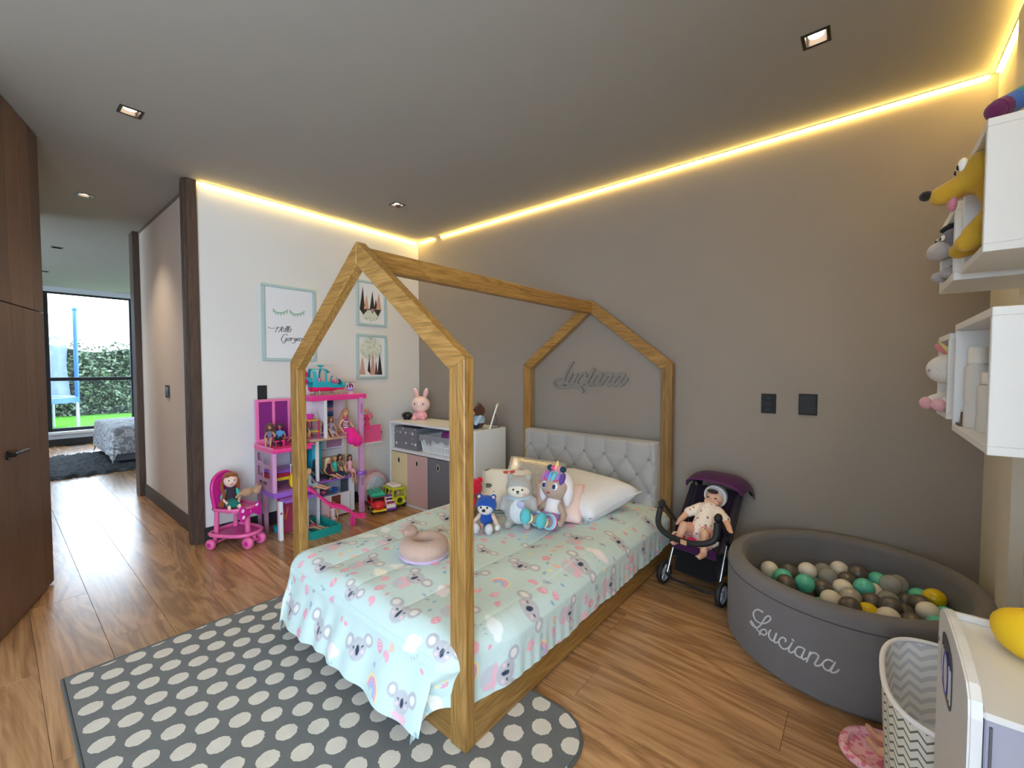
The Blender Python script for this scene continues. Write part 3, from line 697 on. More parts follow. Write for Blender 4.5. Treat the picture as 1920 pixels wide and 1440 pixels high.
POOLTXT = [
   [(-2.208, 0.2417), (-2.2638, 0.2378), (-2.3092, 0.2154), (-2.3157, 0.1973), (-2.2891, 0.1836), (-2.2406, 0.1847), (-2.1902, 0.197), (-2.1439, 0.221), (-2.1305, 0.2377), (-2.1506, 0.241), (-2.1795, 0.2263), (-2.215, 0.1923), (-2.2431, 0.168), (-2.2801, 0.1513), (-2.3281, 0.1474), (-2.3548, 0.1543), (-2.3407, 0.1613), (-2.3019, 0.1527), (-2.2451, 0.1434), (-2.1937, 0.1448), (-2.1672, 0.1595), (-2.1768, 0.1722), (-2.2134, 0.1624), (-2.2352, 0.1438), (-2.2378, 0.131)] ,
   [(-2.1281, 0.1869), (-2.1442, 0.1691), (-2.1405, 0.152), (-2.1122, 0.1453), (-2.0911, 0.1594), (-2.074, 0.1888), (-2.0936, 0.1561), (-2.0851, 0.1447), (-2.0594, 0.1551)] ,
   [(-2.0007, 0.1739), (-1.9964, 0.1852), (-2.0256, 0.1854), (-2.0521, 0.1636), (-2.0437, 0.1459), (-2.0137, 0.14), (-1.9808, 0.1524), (-1.9629, 0.1677)] ,
   [(-1.9455, 0.1876), (-1.9671, 0.159), (-1.9711, 0.1454), (-1.9526, 0.1423), (-1.9306, 0.155)] ,
   [(-1.9484, 0.2015), (-1.9324, 0.195)] ,
   [(-1.861, 0.186), (-1.8969, 0.1832), (-1.92, 0.1655), (-1.9215, 0.1479), (-1.8994, 0.1422), (-1.8782, 0.1472), (-1.8528, 0.1871), (-1.874, 0.1472), (-1.8612, 0.1425), (-1.839, 0.1537)] ,
   [(-1.8161, 0.1864), (-1.8272, 0.163), (-1.8403, 0.1377)] ,
   [(-1.8291, 0.1613), (-1.8021, 0.1855), (-1.7709, 0.188), (-1.7628, 0.1784), (-1.7847, 0.1463), (-1.7728, 0.1413), (-1.7501, 0.15), (-1.7337, 0.1638)] ,
   [(-1.67, 0.1849), (-1.7029, 0.1847), (-1.7282, 0.1688), (-1.7332, 0.1534), (-1.7159, 0.1428), (-1.6902, 0.1461), (-1.6557, 0.1874), (-1.6829, 0.1457), (-1.6682, 0.1426), (-1.647, 0.1515), (-1.6333, 0.1641)] ,
]
HELLO = [
   [(1.4533, 1.6417), (1.4642, 1.6323), (1.4865, 1.6323), (1.5204, 1.6395), (1.5525, 1.6435)] ,
   [(1.532, 1.65), (1.5202, 1.6268), (1.5061, 1.6019)] ,
   [(1.565, 1.6557), (1.5492, 1.6288), (1.5349, 1.6038)] ,
   [(1.5567, 1.6213), (1.5723, 1.6304), (1.5756, 1.6436), (1.5648, 1.6428), (1.5552, 1.6228), (1.5611, 1.6087), (1.5766, 1.6146)] ,
   [(1.5766, 1.6146), (1.5973, 1.6362), (1.6102, 1.6575), (1.6023, 1.6553), (1.5878, 1.6275), (1.5875, 1.6104), (1.5969, 1.6143)] ,
   [(1.5969, 1.6143), (1.6146, 1.6375), (1.626, 1.6571), (1.618, 1.6548), (1.6034, 1.6277), (1.6031, 1.6099), (1.6126, 1.6154)] ,
   [(1.6288, 1.6377), (1.6176, 1.6304), (1.6142, 1.6155), (1.6236, 1.6112), (1.6333, 1.6233), (1.632, 1.6363), (1.6447, 1.6372)] ,
   [(1.6041, 1.5798), (1.5949, 1.5915), (1.5769, 1.5855), (1.5602, 1.5619), (1.5552, 1.5391), (1.5657, 1.5267), (1.5845, 1.5341), (1.599, 1.5576), (1.5817, 1.5518)] ,
   [(1.599, 1.5576), (1.5907, 1.5304), (1.5748, 1.5134), (1.5594, 1.5184)] ,
   [(1.6211, 1.5604), (1.6083, 1.5516), (1.6065, 1.5385), (1.6159, 1.5341), (1.6256, 1.546), (1.6226, 1.5589), (1.6353, 1.558)] ,
   [(1.6386, 1.563), (1.6318, 1.5381)] ,
   [(1.6335, 1.5448), (1.6449, 1.5601), (1.6561, 1.5591)] ,
   [(1.6771, 1.5586), (1.6658, 1.5613), (1.6575, 1.5476), (1.6638, 1.5381), (1.677, 1.5569), (1.6684, 1.5284), (1.6505, 1.516), (1.641, 1.5205)] ,
   [(1.68, 1.5438), (1.6965, 1.553), (1.6999, 1.5631), (1.6901, 1.5626), (1.6817, 1.5472), (1.6881, 1.5376), (1.7012, 1.5433)] ,
   [(1.7163, 1.564), (1.7047, 1.5551), (1.7045, 1.5418), (1.7143, 1.5389), (1.7227, 1.551), (1.7196, 1.5625), (1.7312, 1.5615)] ,
   [(1.7345, 1.565), (1.7292, 1.5463), (1.7358, 1.54), (1.7478, 1.5607), (1.7425, 1.5437), (1.7491, 1.5406)] ,
   [(1.7663, 1.5667), (1.7561, 1.5611), (1.7643, 1.5498), (1.7557, 1.5393), (1.7491, 1.5423)] ,
]
LASH = [
   [(1.4969, 1.7916), (1.5078, 1.7729), (1.5341, 1.7652), (1.5686, 1.7686), (1.596, 1.7819), (1.6119, 1.7941)] ,
   [(1.5005, 1.784), (1.4943, 1.7691)] ,
   [(1.5191, 1.7701), (1.5112, 1.7534)] ,
   [(1.5364, 1.7654), (1.53, 1.7472)] ,
   [(1.557, 1.7659), (1.5544, 1.7456)] ,
   [(1.5764, 1.7718), (1.5823, 1.7539)] ,
   [(1.596, 1.7819), (1.6075, 1.7669)] ,
   [(1.6309, 1.7936), (1.6422, 1.7744), (1.6695, 1.7664), (1.7053, 1.7699), (1.7338, 1.7835), (1.7502, 1.796)] ,
   [(1.6346, 1.7858), (1.6281, 1.7705)] ,
   [(1.6539, 1.7714), (1.6458, 1.7543)] ,
   [(1.6719, 1.7666), (1.6653, 1.7479)] ,
   [(1.6933, 1.7671), (1.6906, 1.7462)] ,
   [(1.7134, 1.7732), (1.7195, 1.7547)] ,
   [(1.7338, 1.7835), (1.7457, 1.768)] ,
]
P2 = [
   [(2.281, 1.875), (2.3171, 2.0974), (2.338, 1.8811)] ,
   [(2.3244, 1.8797), (2.3577, 2.0191), (2.3802, 1.8856)] ,
   [(2.3908, 1.8867), (2.4221, 2.0626), (2.4447, 1.8925)] ,
   [(2.4393, 1.8919), (2.4602, 1.9944), (2.4775, 1.8912)] ,
   [(2.461, 1.8894), (2.4939, 2.0562), (2.5218, 1.891)] ,
   [(2.281, 1.875), (2.5218, 1.891), (2.4821, 1.8196), (2.4391, 1.8776), (2.4192, 1.8423), (2.3962, 1.8873), (2.3642, 1.8745), (2.3216, 1.8252)] ,
]
P3 = [
   [(2.2701, 1.2423), (2.3057, 1.425), (2.3366, 1.2397)] ,
   [(2.3582, 1.2793), (2.3814, 1.4219), (2.3929, 1.241)] ,
   [(2.3854, 1.2392), (2.4209, 1.4821), (2.4438, 1.2385)] ,
   [(2.4395, 1.2386), (2.4544, 1.3802), (2.4746, 1.2382)] ,
   [(2.4691, 1.2383), (2.4974, 1.4633), (2.5248, 1.2376)] ,
]
def ribbon(m, pts, w, f, lo, hi, n=4, taper=False):
    """flat stroke of width w along 2D points, extruded lo..hi through f(p,q,h)"""
    P = np.array(smoothline(pts, n)) if len(pts) > 2 else np.array(pts, float)
    if len(P) > 3:                                   # break the stroke where it doubles back
        g = np.diff(P, axis=0); g /= np.maximum(np.linalg.norm(g, axis=1), 1e-9)[:, None]
        for i in range(1, len(g)):
            if (g[i] * g[i - 1]).sum() < .35 and 1 <= i < len(P) - 1:
                ribbon2(m, P[:i + 1], w, f, lo, hi, taper); ribbon(m, [tuple(p) for p in P[i:]], w, f, lo, hi, 1, taper); return
    ribbon2(m, P, w, f, lo, hi, taper)
def ribbon2(m, P, w, f, lo, hi, taper):
    t = np.gradient(P, axis=0); t /= np.maximum(np.linalg.norm(t, axis=1), 1e-9)[:, None]; nn = np.stack([-t[:, 1], t[:, 0]], 1)
    ww = w / 2 * np.ones(len(P))
    if taper: ww = ww * (.55 + .45 * np.abs(t[:, 1]))
    e0 = P[0] - t[0] * w * .35; e1 = P[-1] + t[-1] * w * .35
    Lf = [P[i] + nn[i] * ww[i] for i in range(len(P))]; Rf = [P[i] - nn[i] * ww[i] for i in range(len(P))]
    Lf = [e0 + nn[0] * ww[0] * .5] + Lf + [e1 + nn[-1] * ww[-1] * .5]; Rf = [e0 - nn[0] * ww[0] * .5] + Rf + [e1 - nn[-1] * ww[-1] * .5]
    k = len(Lf); vs = [f(*p, h) for h in (lo, hi) for p in Lf] + [f(*p, h) for h in (lo, hi) for p in Rf]
    a, b, c, d_ = 0, k, 2 * k, 3 * k; fs = []
    for i in range(k - 1):
        fs += [(a + i, a + i + 1, c + i + 1, c + i), (b + i, d_ + i, d_ + i + 1, b + i + 1), (a + i, b + i, b + i + 1, a + i + 1), (c + i, c + i + 1, d_ + i + 1, d_ + i)]
    fs += [(a, c, d_, b), (a + k - 1, b + k - 1, d_ + k - 1, c + k - 1)]
    m.add(vs, fs)
sg = thing('name_sign', 'grey script name sign Luciana on the wall above the headboard', 'sign', (-1.70, YB, 1.1))
sm_ = M(130, 125, 120, .5)
for k, s in enumerate(SIGN):
    m = MB(); P_ = smoothline(s, 5) if len(s) > 2 else s; r_ = .0125 if len(s) > 2 else .017
    for i in range(len(P_) - 1):
        a_, b_ = Vector((P_[i][0], 0, P_[i][1])), Vector((P_[i + 1][0], 0, P_[i + 1][1])); m.tube([a_, b_], r_, 10); m.ell(b_, r_, 10, 6)
    m.ell(Vector((P_[0][0], 0, P_[0][1])), r_, 10, 6)
    me_ = blob_mesh('letter', m, sm_, .0032, 1)
    for v in me_.vertices: v.co.y = max(-.0085, min(.0085, v.co.y * 1.6)) + YB - .0105 + .0002 * k
    me_.transform(W[sg].inverted()); me_.set_sharp_from_angle(angle=rad(40)); o = bpy.data.objects.new('swash' if k == 1 else ('dot' if len(s) == 2 else 'letter'), me_); link(o, sg)
fr = M(172, 196, 198, .45); paper = M(226, 228, 234, .5)
X0 = XL
def picture(label, y0, y1, z0, z1):
    e = thing('picture_frame', label, 'picture', (X0, (y0 + y1) / 2, z0), group='mint framed prints on the white wall')
    w = .024
    for a, b, c, d_ in ((y0, y1, z0, z0 + w), (y0, y1, z1 - w, z1), (y0, y0 + w, z0 + w, z1 - w), (y1 - w, y1, z0 + w, z1 - w)):
        MB().b2(X0 + .001, X0 + .024, a, b, c, d_, .004).build('frame_bar', fr, e, smooth=0)
    MB().b2(X0 + .001, X0 + .009, y0 + w, y1 - w, z0 + w, z1 - w).build('print', paper, e, smooth=0)
    return e
fx = lambda p, q, h: (X0 + .009 + h, p, q)
e = picture('large mint framed print with eyelashes and Hello Gorgeous lettering', 1.404, 1.845, 1.363, 1.995)
ink = M(44, 46, 54, .6); sage = M(150, 184, 166, .6)
for k, s in enumerate(HELLO):
    m = MB(); ribbon(m, s, .0048, fx, .0003, .0012 + .00003 * k, taper=True); m.build('letter', ink, e, smooth=0)
for half in (LASH[:7], LASH[7:]):
    m = MB()
    for k, s in enumerate(half): ribbon(m, s, .012 if k == 0 else .009, fx, .0003, .0012 + .0001 * k)
    m.build('eyelash', sage, e, smooth=0)
marb = NT('marble_print'); pp = marb.noise(marb.pos(), 9, 5, .6, 1.8); vv = marb.math('ABSOLUTE', marb.math('SUBTRACT', pp, .5))
marb.set(col=marb.ramp(vv, [(.0, srgb(150, 165, 150)), (.03, srgb(206, 214, 202)), (.2, srgb(222, 226, 216))]), rough=.6)
blk = M(46, 42, 44, .5); rose = M(206, 164, 146, .45, .2); rose2 = M(178, 138, 138, .5)
def disc(cy, cz, r, ry=None): return [(cy + r * math.cos(t * PI / 18), cz + (ry or r) * math.sin(t * PI / 18)) for t in range(36)]
e = picture('upper small mint framed print of black and rose geometric trees', 2.246, 2.577, 1.72, 2.16)
MB().prism([(p, q) for p, q in disc(2.402, 1.872, .108) if q < 1.875], fx, .0002, .0008).build('marble_disc', marb.m, e, smooth=0)
MB().prism(P2[5], fx, .0008, .0014).build('zigzag', blk, e, smooth=0)
for k, s in enumerate(P2[:5]): MB().prism(s, fx, .0003, .0015 + .0002 * k).build('tree_shape', [blk, rose, blk, blk, rose][k], e, smooth=0)
MB().prism([(2.3962, 1.887), (2.4391, 1.890), (2.418, 1.850)], fx, .0008, .0018).build('tree_shape', rose2, e, smooth=0)
e = picture('lower small mint framed print of rose trees under a marble moon', 2.240, 2.577, 1.20, 1.637)
MB().prism(disc(2.402, 1.499, .122, .112), fx, .0002, .0008).build('marble_disc', marb.m, e, smooth=0)
for k, s in enumerate(P3): MB().prism(s, fx, .0003, .0012 + .0002 * k).build('tree_shape', [rose, blk, rose, M(88, 66, 70, .5), blk][k], e, smooth=0)
# switches and outlets
dk = M(30, 31, 35, .6, 0, .3); dk2 = M(40, 42, 47, .55, 0, .3)
def plate(label, c, ax, w, h, n):
    e = thing('switch_plate', label, 'switch', c, group='dark wall switches')
    def bx(du, dz, ww, hh, t0, t1, nm, mt):
        b = MB()
        if ax == 1: b.b2(c[0] + du - ww / 2, c[0] + du + ww / 2, c[1] - t1, c[1] - t0, c[2] + dz - hh / 2, c[2] + dz + hh / 2, .001)
        else: b.b2(c[0] + t0, c[0] + t1, c[1] + du - ww / 2, c[1] + du + ww / 2, c[2] + dz - hh / 2, c[2] + dz + hh / 2, .001)
        b.build(nm, mt, e, smooth=0)
    bx(0, 0, w, h, .0005, .008, 'plate', dk)
    for k in range(n): bx(0, h * .3 * (k - (n - 1) / 2), w * .42, h * .17, .008, .0105, 'rocker', dk2)
    if n == 0: bx(0, 0, w * .82, h * .82, .008, .009, 'cover', dk2)
plate('dark switch plate with three buttons on the taupe wall', (-.450, YB, 1.088), 1, .078, .118, 3)
plate('plain dark square switch plate near the white box shelves', (-.253, YB, 1.092), 1, .09, .122, 0)
plate('dark outlet plate on the white wall above the doll house', (XL, 1.40, 1.105), 0, .07, .115, 0)
e = thing('wall_intercom', 'small black intercom switch on the hallway wall', 'intercom', (-4.69, .975, 1.04))
MB().b2(-4.75, -4.63, .966, .9745, 1.045, 1.155, .002).build('plate', M(70, 70, 72, .5), e, smooth=0); MB().b2(-4.745, -4.635, .9635, .966, 1.065, 1.135, .001).build('screen', M(16, 16, 18, .2), e, smooth=0)
# ================================================================ STORAGE CABINET
cw = M(224, 226, 228, .4); cx0, cx1, cy0, cy1, cz = -3.60, -2.42, 2.47, 2.85, .79
cab = thing('storage_cabinet', 'white storage cabinet with coloured fronts behind the bed', 'cabinet', ((cx0 + cx1) / 2, 2.72, 0))
MB().b2(cx0, cx1, cy0, cy1, cz - .02, cz, .002).build('top_panel', cw, cab, smooth=0)
MB().b2(cx0, cx0 + .022, cy0, cy1, 0, cz - .02, .002).build('side_panel', cw, cab, smooth=0)
MB().b2(cx1 - .022, cx1, cy0, cy1, 0, cz - .02, .002).build('side_panel', cw, cab, smooth=0)
MB().b2(cx0 + .022, cx1 - .022, cy0, cy1 - .012, .505, .53, .002).build('shelf', cw, cab, smooth=0)
MB().b2(cx0 + .022, cx1 - .022, cy0, cy1 - .012, .0, .02, .002).build('bottom_panel', cw, cab, smooth=0)
MB().b2(cx0 + .022, cx1 - .022, cy1 - .012, cy1, 0, cz - .02).build('back_panel', cw, cab, smooth=0)
xs = [-3.577, -3.325, -3.03, -2.735, -2.443]
for k, c in enumerate(((226, 205, 160), (206, 168, 164), (112, 112, 118), (112, 158, 132))):
    f = MB().b2(xs[k] + .003, xs[k + 1] - .003, cy0 + .004, cy0 + .02, .024, .496, .002).build('drawer_front', M(*c, .5), cab, smooth=0)
    tx_ = (xs[k] + xs[k + 1]) / 2; tz_ = .425
    tear = [(tx_ + .017 * math.sin(t) * (1 if math.cos(t) < .2 else max(.0, 1 - (math.cos(t) - .2))), tz_ - .0 + .030 * math.cos(t)) for t in [i * PI / 10 for i in range(20)]]
    MB().prism(tear, lambda p, q, h: (p, h, q), cy0 + .0022, cy0 + .0038).build('finger_hole_shade', M(20, 20, 22, .6), f, smooth=0)  # solid dark piece standing for the shade inside the cut-out
    MB().tube([(p, cy0 + .0035, q) for p, q in tear], .0028, 6, closed=True).build('hole_rim', M(206, 200, 190, .5), f)
    MB().b2(xs[k] + .006, xs[k + 1] - .006, cy0 + .02, cy1 - .03, .024, .03).build('drawer_base', M(*c, .5), cab, smooth=0)
# fabric bins and wicker basket in the upper row
bp = NT('grey_bin_print'); x, y, z = bp.xyz(bp.pos())
wv = bp.t.nodes.new('ShaderNodeTexVoronoi'); wv.inputs['Scale'].default_value = 21; wv.inputs['Randomness'].default_value = .45; bp.l(bp.pos(), wv.inputs['Vector'])
spot = bp.math('LESS_THAN', bp.math('ADD', wv.outputs['Distance'], bp.math('MULTIPLY', bp.math('SUBTRACT', bp.noise(bp.pos(), 75, 2), .5), .55)), .27)
bp.set(col=bp.mix(spot, srgb(122, 120, 126), srgb(226, 226, 228)), rough=.85, spec=.2)
def bin_(label, x0, x1, ztop):
    e = thing('fabric_bin', label, 'storage bin', ((x0 + x1) / 2, 2.66, .53), group='grey printed fabric bins')
    y0, y1, z0 = cy0 + .03, 2.82, .5305
    m = slab(x0, x1, y0, y1, z0 + .008, ztop, [(x0 + .008, x1 - .008, y0 + .008, y1 - .008)], 2); m.b2(x0, x1, y0, y1, z0, z0 + .008)
    m.build('body', bp.m, e, smooth=0)
    MB().tube([(x0 + .004, y0 + .004, ztop), (x1 - .004, y0 + .004, ztop), (x1 - .004, y1 - .004, ztop), (x0 + .004, y1 - .004, ztop)], .005, 6, closed=True).build('rim_piping', fab(90, 90, 96), e)
bin_('grey fabric bin with white prints at the left of the cabinet', -3.555, -3.205, .735)
bin_('grey fabric bin with white prints at the right of the cabinet', -2.735, -2.452, .735)
e = thing('wicker_basket', 'white wicker basket with grey liner between the fabric bins', 'basket', (-2.98, 2.64, .53))
bx, by, hw, hd_ = -2.975, 2.66, .195, .145
wick = M(226, 226, 226, .6); rows_ = []
def rect_loop(hw, hd, n=14):
    p = []
    for k in range(n): p.append((-hw + 2 * hw * k / n, -hd))
    for k in range(n): p.append((hw, -hd + 2 * hd * k / n))
    for k in range(n): p.append((hw - 2 * hw * k / n, hd))
    for k in range(n): p.append((-hw, hd - 2 * hd * k / n))
    return p
lo_, hi_ = rect_loop(hw * .9, hd_ * .9, 18), rect_loop(hw, hd_, 18)
for (a, b), (c, d_) in zip(lo_, hi_): MB().tube([(bx + a, by + b, .533), (bx + c, by + d_, .672)], .0062, 6).build('stake', wick, e)
for q, s in ((.535, .9), (.60, .95), (.674, 1.0)): MB().tube([(bx + a * s, by + b * s, q) for a, b in rect_loop(hw, hd_, 10)], .0075, 6, closed=True).build('weave_band', wick, e)
MB().b2(bx - hw * .88, bx + hw * .88, by - hd_ * .88, by + hd_ * .88, .5305, .538).build('base', wick, e)
m = MB(); lp = rect_loop(hw + .012, hd_ + .012, 16)
def liner(u, v):
    a, b = lp[int(round(u * 64)) % 64]; w = .012 * math.sin(u * 90)
    return (bx + a * (1 + .02 * v), by + b * (1 + .03 * v), .692 - v * (.05 + w) )
m.grid(liner, 64, 5, wrap=True).build('liner', fab(150, 150, 156), e, recalc=False, smooth=180)
m = MB()
for s in (-1, 1): m.ell((bx - .06 + s * .022, by - hd_ - .022, .645), (.024, .009, .014), 10, 6, RY(s * .5)); m.ell((bx - .06 + s * .016, by - hd_ - .02, .622), (.007, .004, .026), 8, 6, RY(s * -.5))
m.ell((bx - .06, by - hd_ - .024, .64), .008, 8, 6).build('bow', fab(150, 150, 156), e)
MB().ell((bx + .02, by, .665), (.075, .06, .062), 18, 12, fn=lambda d: 1 + .05 * math.sin(7 * d.x + 3 * d.y)).build('toy_ball', gloss(150, 60, 130), label='purple ball lying inside the white wicker basket', cat='ball')
# things on the cabinet
e = thing('speaker', 'black glossy round speaker on the white cabinet', 'speaker', (-3.60 + .06, 2.64, cz))
part('body', MB().ell((0, 0, .042), (.058, .05, .036), 24, 14), M(24, 26, 28, .12), e, 180); part('foot_ring', MB().lathe([(.02, .0), (.036, .0), (.036, .012), (.02, .014)], 20), black, e); part('grille', MB().lathe([(.0, .0775), (.018, .0765), (.022, .0755)], 20), M(70, 72, 74, .3, .7), e)
e = thing('bunny_lamp', 'pink bunny shaped lamp on the cabinet corner', 'lamp', (-3.45, 2.74, cz), rad(-55))
pk, pw_ = M(238, 172, 180, .45), M(246, 214, 208, .45)
m = MB().ell((0, 0, .045), (.056, .062, .05), 18, 12); cap(m, (.02, .035, .02), (.075, .045, .018), .024, .024); cap(m, (.02, -.035, .02), (.075, -.045, .018), .024, .024); cap(m, (.01, .05, .06), (.04, .065, .035), .015, .014); cap(m, (.01, -.05, .06), (.04, -.065, .035), .015, .014)
blob('body', m, pk, e, .006)
m = MB().ell((.0, 0, .152), (.078, .095, .080), 24, 16); blob('head', m, pw_, e, .008, 3)
for s in (-1, 1):
    er = part('ear', MB().ell((-.005, s * .05, .262), (.014, .023, .055), 14, 10, RX(-s * .22)), pw_, e, 180); part('inner_ear', MB().ell((.006, s * .05, .260), (.008, .014, .042), 12, 8, RX(-s * .22)), pk, er, 180)
    part('eye', MB().ell((.072, s * .042, .158), .008, 10, 8), black, e, 180)
    part('glasses', MB().tube([(.079 - .004 * abs(math.sin(t)), s * .040 + .026 * math.cos(t), .156 + .022 * math.sin(t)) for t in [i * PI / 8 for i in range(16)]], .0022, 6, closed=True), M(228, 190, 180, .4), e)
part('nose', MB().ell((.079, 0, .138), (.004, .006, .004), 8, 6), M(210, 130, 130), e, 180)
# plush bear in blue shirt, small dark plush, doll, photo frame
def eyes(e, pts, r, mat=black):
    for p in pts: part('eye', MB().ell(p, r, 10, 8), mat, e, 180)
e = thing('plush_toy', 'brown furry plush in a light blue shirt on the cabinet', 'plush toy', (-2.552, 2.655, cz), rad(-125))
m = MB().ell((0, 0, .055), (.045, .055, .055), 14, 10); m.ell((.0, 0, .15), (.052, .055, .055), 16, 12); m.ell((.04, 0, .135), (.026, .03, .024), 12, 8); cap(m, (.02, .03, .02), (.10, .045, .018), .022, .020); cap(m, (.02, -.03, .02), (.10, -.045, .018), .022, .02); m.ell((0, .04, .2), .018, 10, 8); m.ell((0, -.04, .2), .018, 10, 8)
blob('body', m, plush(86, 54, 38), e, .007); m = MB().ell((0, 0, .07), (.05, .06, .052), 16, 10); cap(m, (.0, .05, .095), (.045, .075, .05), .022, .02); cap(m, (.0, -.05, .095), (.045, -.075, .05), .022, .02)
blob('shirt', m, fab(170, 196, 218), e, .006); m = MB(); cap(m, (.03, .033, .022), (.09, .046, .02), .026, .024); cap(m, (.03, -.033, .022), (.09, -.046, .02), .026, .024); blob('trousers', m, fab(36, 40, 66), e, .006)
part('muzzle', MB().ell((.048, 0, .133), (.024, .028, .021), 12, 8), plush(214, 168, 104), e, 180); eyes(e, [(.05, .022, .16), (.05, -.022, .16)], .006); part('nose', MB().ell((.070, 0, .14), (.006, .009, .006), 8, 6), black, e, 180)
e = thing('plush_toy', 'small dark green plush bird beside the blue shirted plush', 'plush toy', (-2.585, 2.555, cz), rad(-95))
blob('body', MB().ell((0, 0, .035), (.04, .042, .036), 14, 10), plush(36, 40, 62), e, .005); blob('head', MB().ell((.005, 0, .085), (.036, .042, .038), 14, 10), plush(38, 98, 74), e, .005)
for s in (-1, 1): q = part('eye_patch', MB().ell((.032, s * .018, .088), (.009, .015, .016), 10, 8), plush(176, 216, 200), e, 180); part('eye', MB().ell((.042, s * .016, .09), .006, 8, 6), black, q, 180)
part('beak', MB().ell((.044, 0, .075), (.012, .007, .006), 8, 6), plush(170, 220, 230), e, 180)
e = thing('plush_toy', 'pink and white plush doll half hidden by the bed post', 'plush toy', (-2.675, 2.575, cz), rad(-85))
m = MB().ell((0, 0, .04), (.035, .04, .042), 12, 8); cap(m, (.0, .02, .02), (.07, .03, .015), .015, .013); cap(m, (.0, -.02, .02), (.07, -.03, .015), .015, .013); m.ell((0, 0, .105), (.034, .036, .036), 14, 10); blob('body', m, plush(232, 190, 184), e, .005)
blob('hat', MB().ell((-.006, 0, .122), (.04, .043, .034), 14, 10), plush(232, 230, 232), e, .005); part('scarf', MB().lathe([(.03, .066), (.04, .072), (.03, .08)], 16, close=True), plush(206, 110, 160), e, 180); eyes(e, [(.033, .012, .11), (.033, -.012, .11)], .004)
e = thing('photo_frame', 'white leaning photo frame at the right end of the cabinet', 'photo frame', (-2.495, 2.735, cz + .002), (0, rad(17), rad(38)))
part('frame', slab(-.006, .006, -.085, .085, 0, .215, [(-.065, .065, .02, .195)], 0), M(232, 228, 216, .4), e, 0); part('photo', MB().b2(-.004, .004, -.066, .066, .019, .196), M(110, 104, 100, .3), e, 0); part('stand', MB().box((.034, 0, .075), (.005, .04, .16), .001, RY(rad(-33))), black, e, 0)
# ================================================================ DOLL HOUSE
pink, hot, lil, mauve, purp, whit = gloss(236, 120, 178), gloss(238, 62, 148), gloss(214, 158, 206), gloss(176, 128, 158), gloss(150, 96, 196), gloss(228, 230, 236)
tanm, wpk = M(196, 164, 132, .4), M(232, 214, 224, .4)
dh = thing('doll_house', 'tall pink and purple doll house against the white wall', 'doll house', (-3.6, 1.72, 0))
def D(name, mat, *a, ch=.002, par=None): return MB().b2(*a, ch).build(name, mat, par or dh, smooth=0)
D('roof', hot, -3.775, -3.488, 1.655, 2.158, 1.030, 1.074, ch=.004)
c1 = D('column', lil, -3.52, -3.486, 2.084, 2.124, .375, 1.042); D('panel_inset', mauve, -3.487, -3.4845, 2.095, 2.113, .90, .985, ch=0, par=c1)
c2 = D('column', lil, -3.52, -3.486, 2.084, 2.124, .0, .345); D('panel_inset', mauve, -3.487, -3.4845, 2.095, 2.113, .25, .32, ch=0, par=c2)
MB().lathe([(0, .345), (.046, .345), (.05, .352), (.05, .372), (.046, .378), (0, .378)], 24, (-3.503, 2.10, 0)).build('column_joint', purp, dh)
D('post', whit, -3.515, -3.49, 1.765, 1.789, .712, 1.042); D('post', whit, -3.515, -3.49, 1.690, 1.713, 0, .345); D('post', whit, -3.515, -3.49, 1.690, 1.713, .362, .695)
D('rear_column', M(226, 210, 186, .4), -3.775, -3.755, 2.085, 2.11, 0, 1.042)
D('upper_floor', tanm, -3.775, -3.488, 1.64, 2.085, .695, .712); D('upper_floor_mat', lil, -3.77, -3.50, 1.645, 2.08, .712, .714, ch=0)
D('middle_floor', purp, -3.775, -3.468, 1.605, 2.084, .345, .362)
D('back_wall', wpk, -3.778, -3.770, 1.645, 2.085, .714, 1.042, ch=0); D('back_wall', whit, -3.778, -3.770, 1.61, 2.085, .362, .695, ch=0); D('back_wall', whit, -3.778, -3.770, 1.66, 2.085, .0, .345, ch=0)
D('inner_wall', M(228, 226, 236, .4), -3.765, -3.56, 1.789, 1.795, .85, 1.042, ch=0)
tv = NT('painted_beach_panel'); x, y, z = tv.xyz(tv.pos()); tv.set(col=tv.ramp(tv.math('ADD', tv.math('MULTIPLY', tv.math('SUBTRACT', z, .87), 6), tv.math('MULTIPLY', tv.noise(tv.pos(), 30, 2), .18)), [(.0, srgb(34, 50, 92)), (.3, srgb(70, 120, 190)), (.45, srgb(214, 170, 150)), (.6, srgb(70, 100, 160)), (.95, srgb(28, 36, 66))]), rough=.2)
D('picture_panel', tv.m, -3.770, -3.762, 1.815, 1.985, .865, 1.035, ch=0); D('picture_ledge', whit, -3.77, -3.72, 1.80, 2.0, .845, .858)
D('wardrobe', gloss(40, 166, 196), -3.77, -3.62, 1.715, 1.80, .364, .69); D('wardrobe_door', gloss(60, 186, 214), -3.622, -3.615, 1.72, 1.795, .37, .685)
D('bathroom_panel', gloss(150, 186, 214), -3.77, -3.66, 1.612, 1.69, .364, .69)
D('shelf_board', whit, -3.77, -3.70, 1.83, 2.07, .56, .568); D('window_frame', mauve, -3.770, -3.760, 1.92, 2.06, .58, .68, ch=0); D('sofa_back', tanm, -3.77, -3.72, 1.84, 2.07, .43, .50); D('sofa_seat', M(214, 190, 170, .6), -3.72, -3.62, 1.84, 2.07, .364, .40)
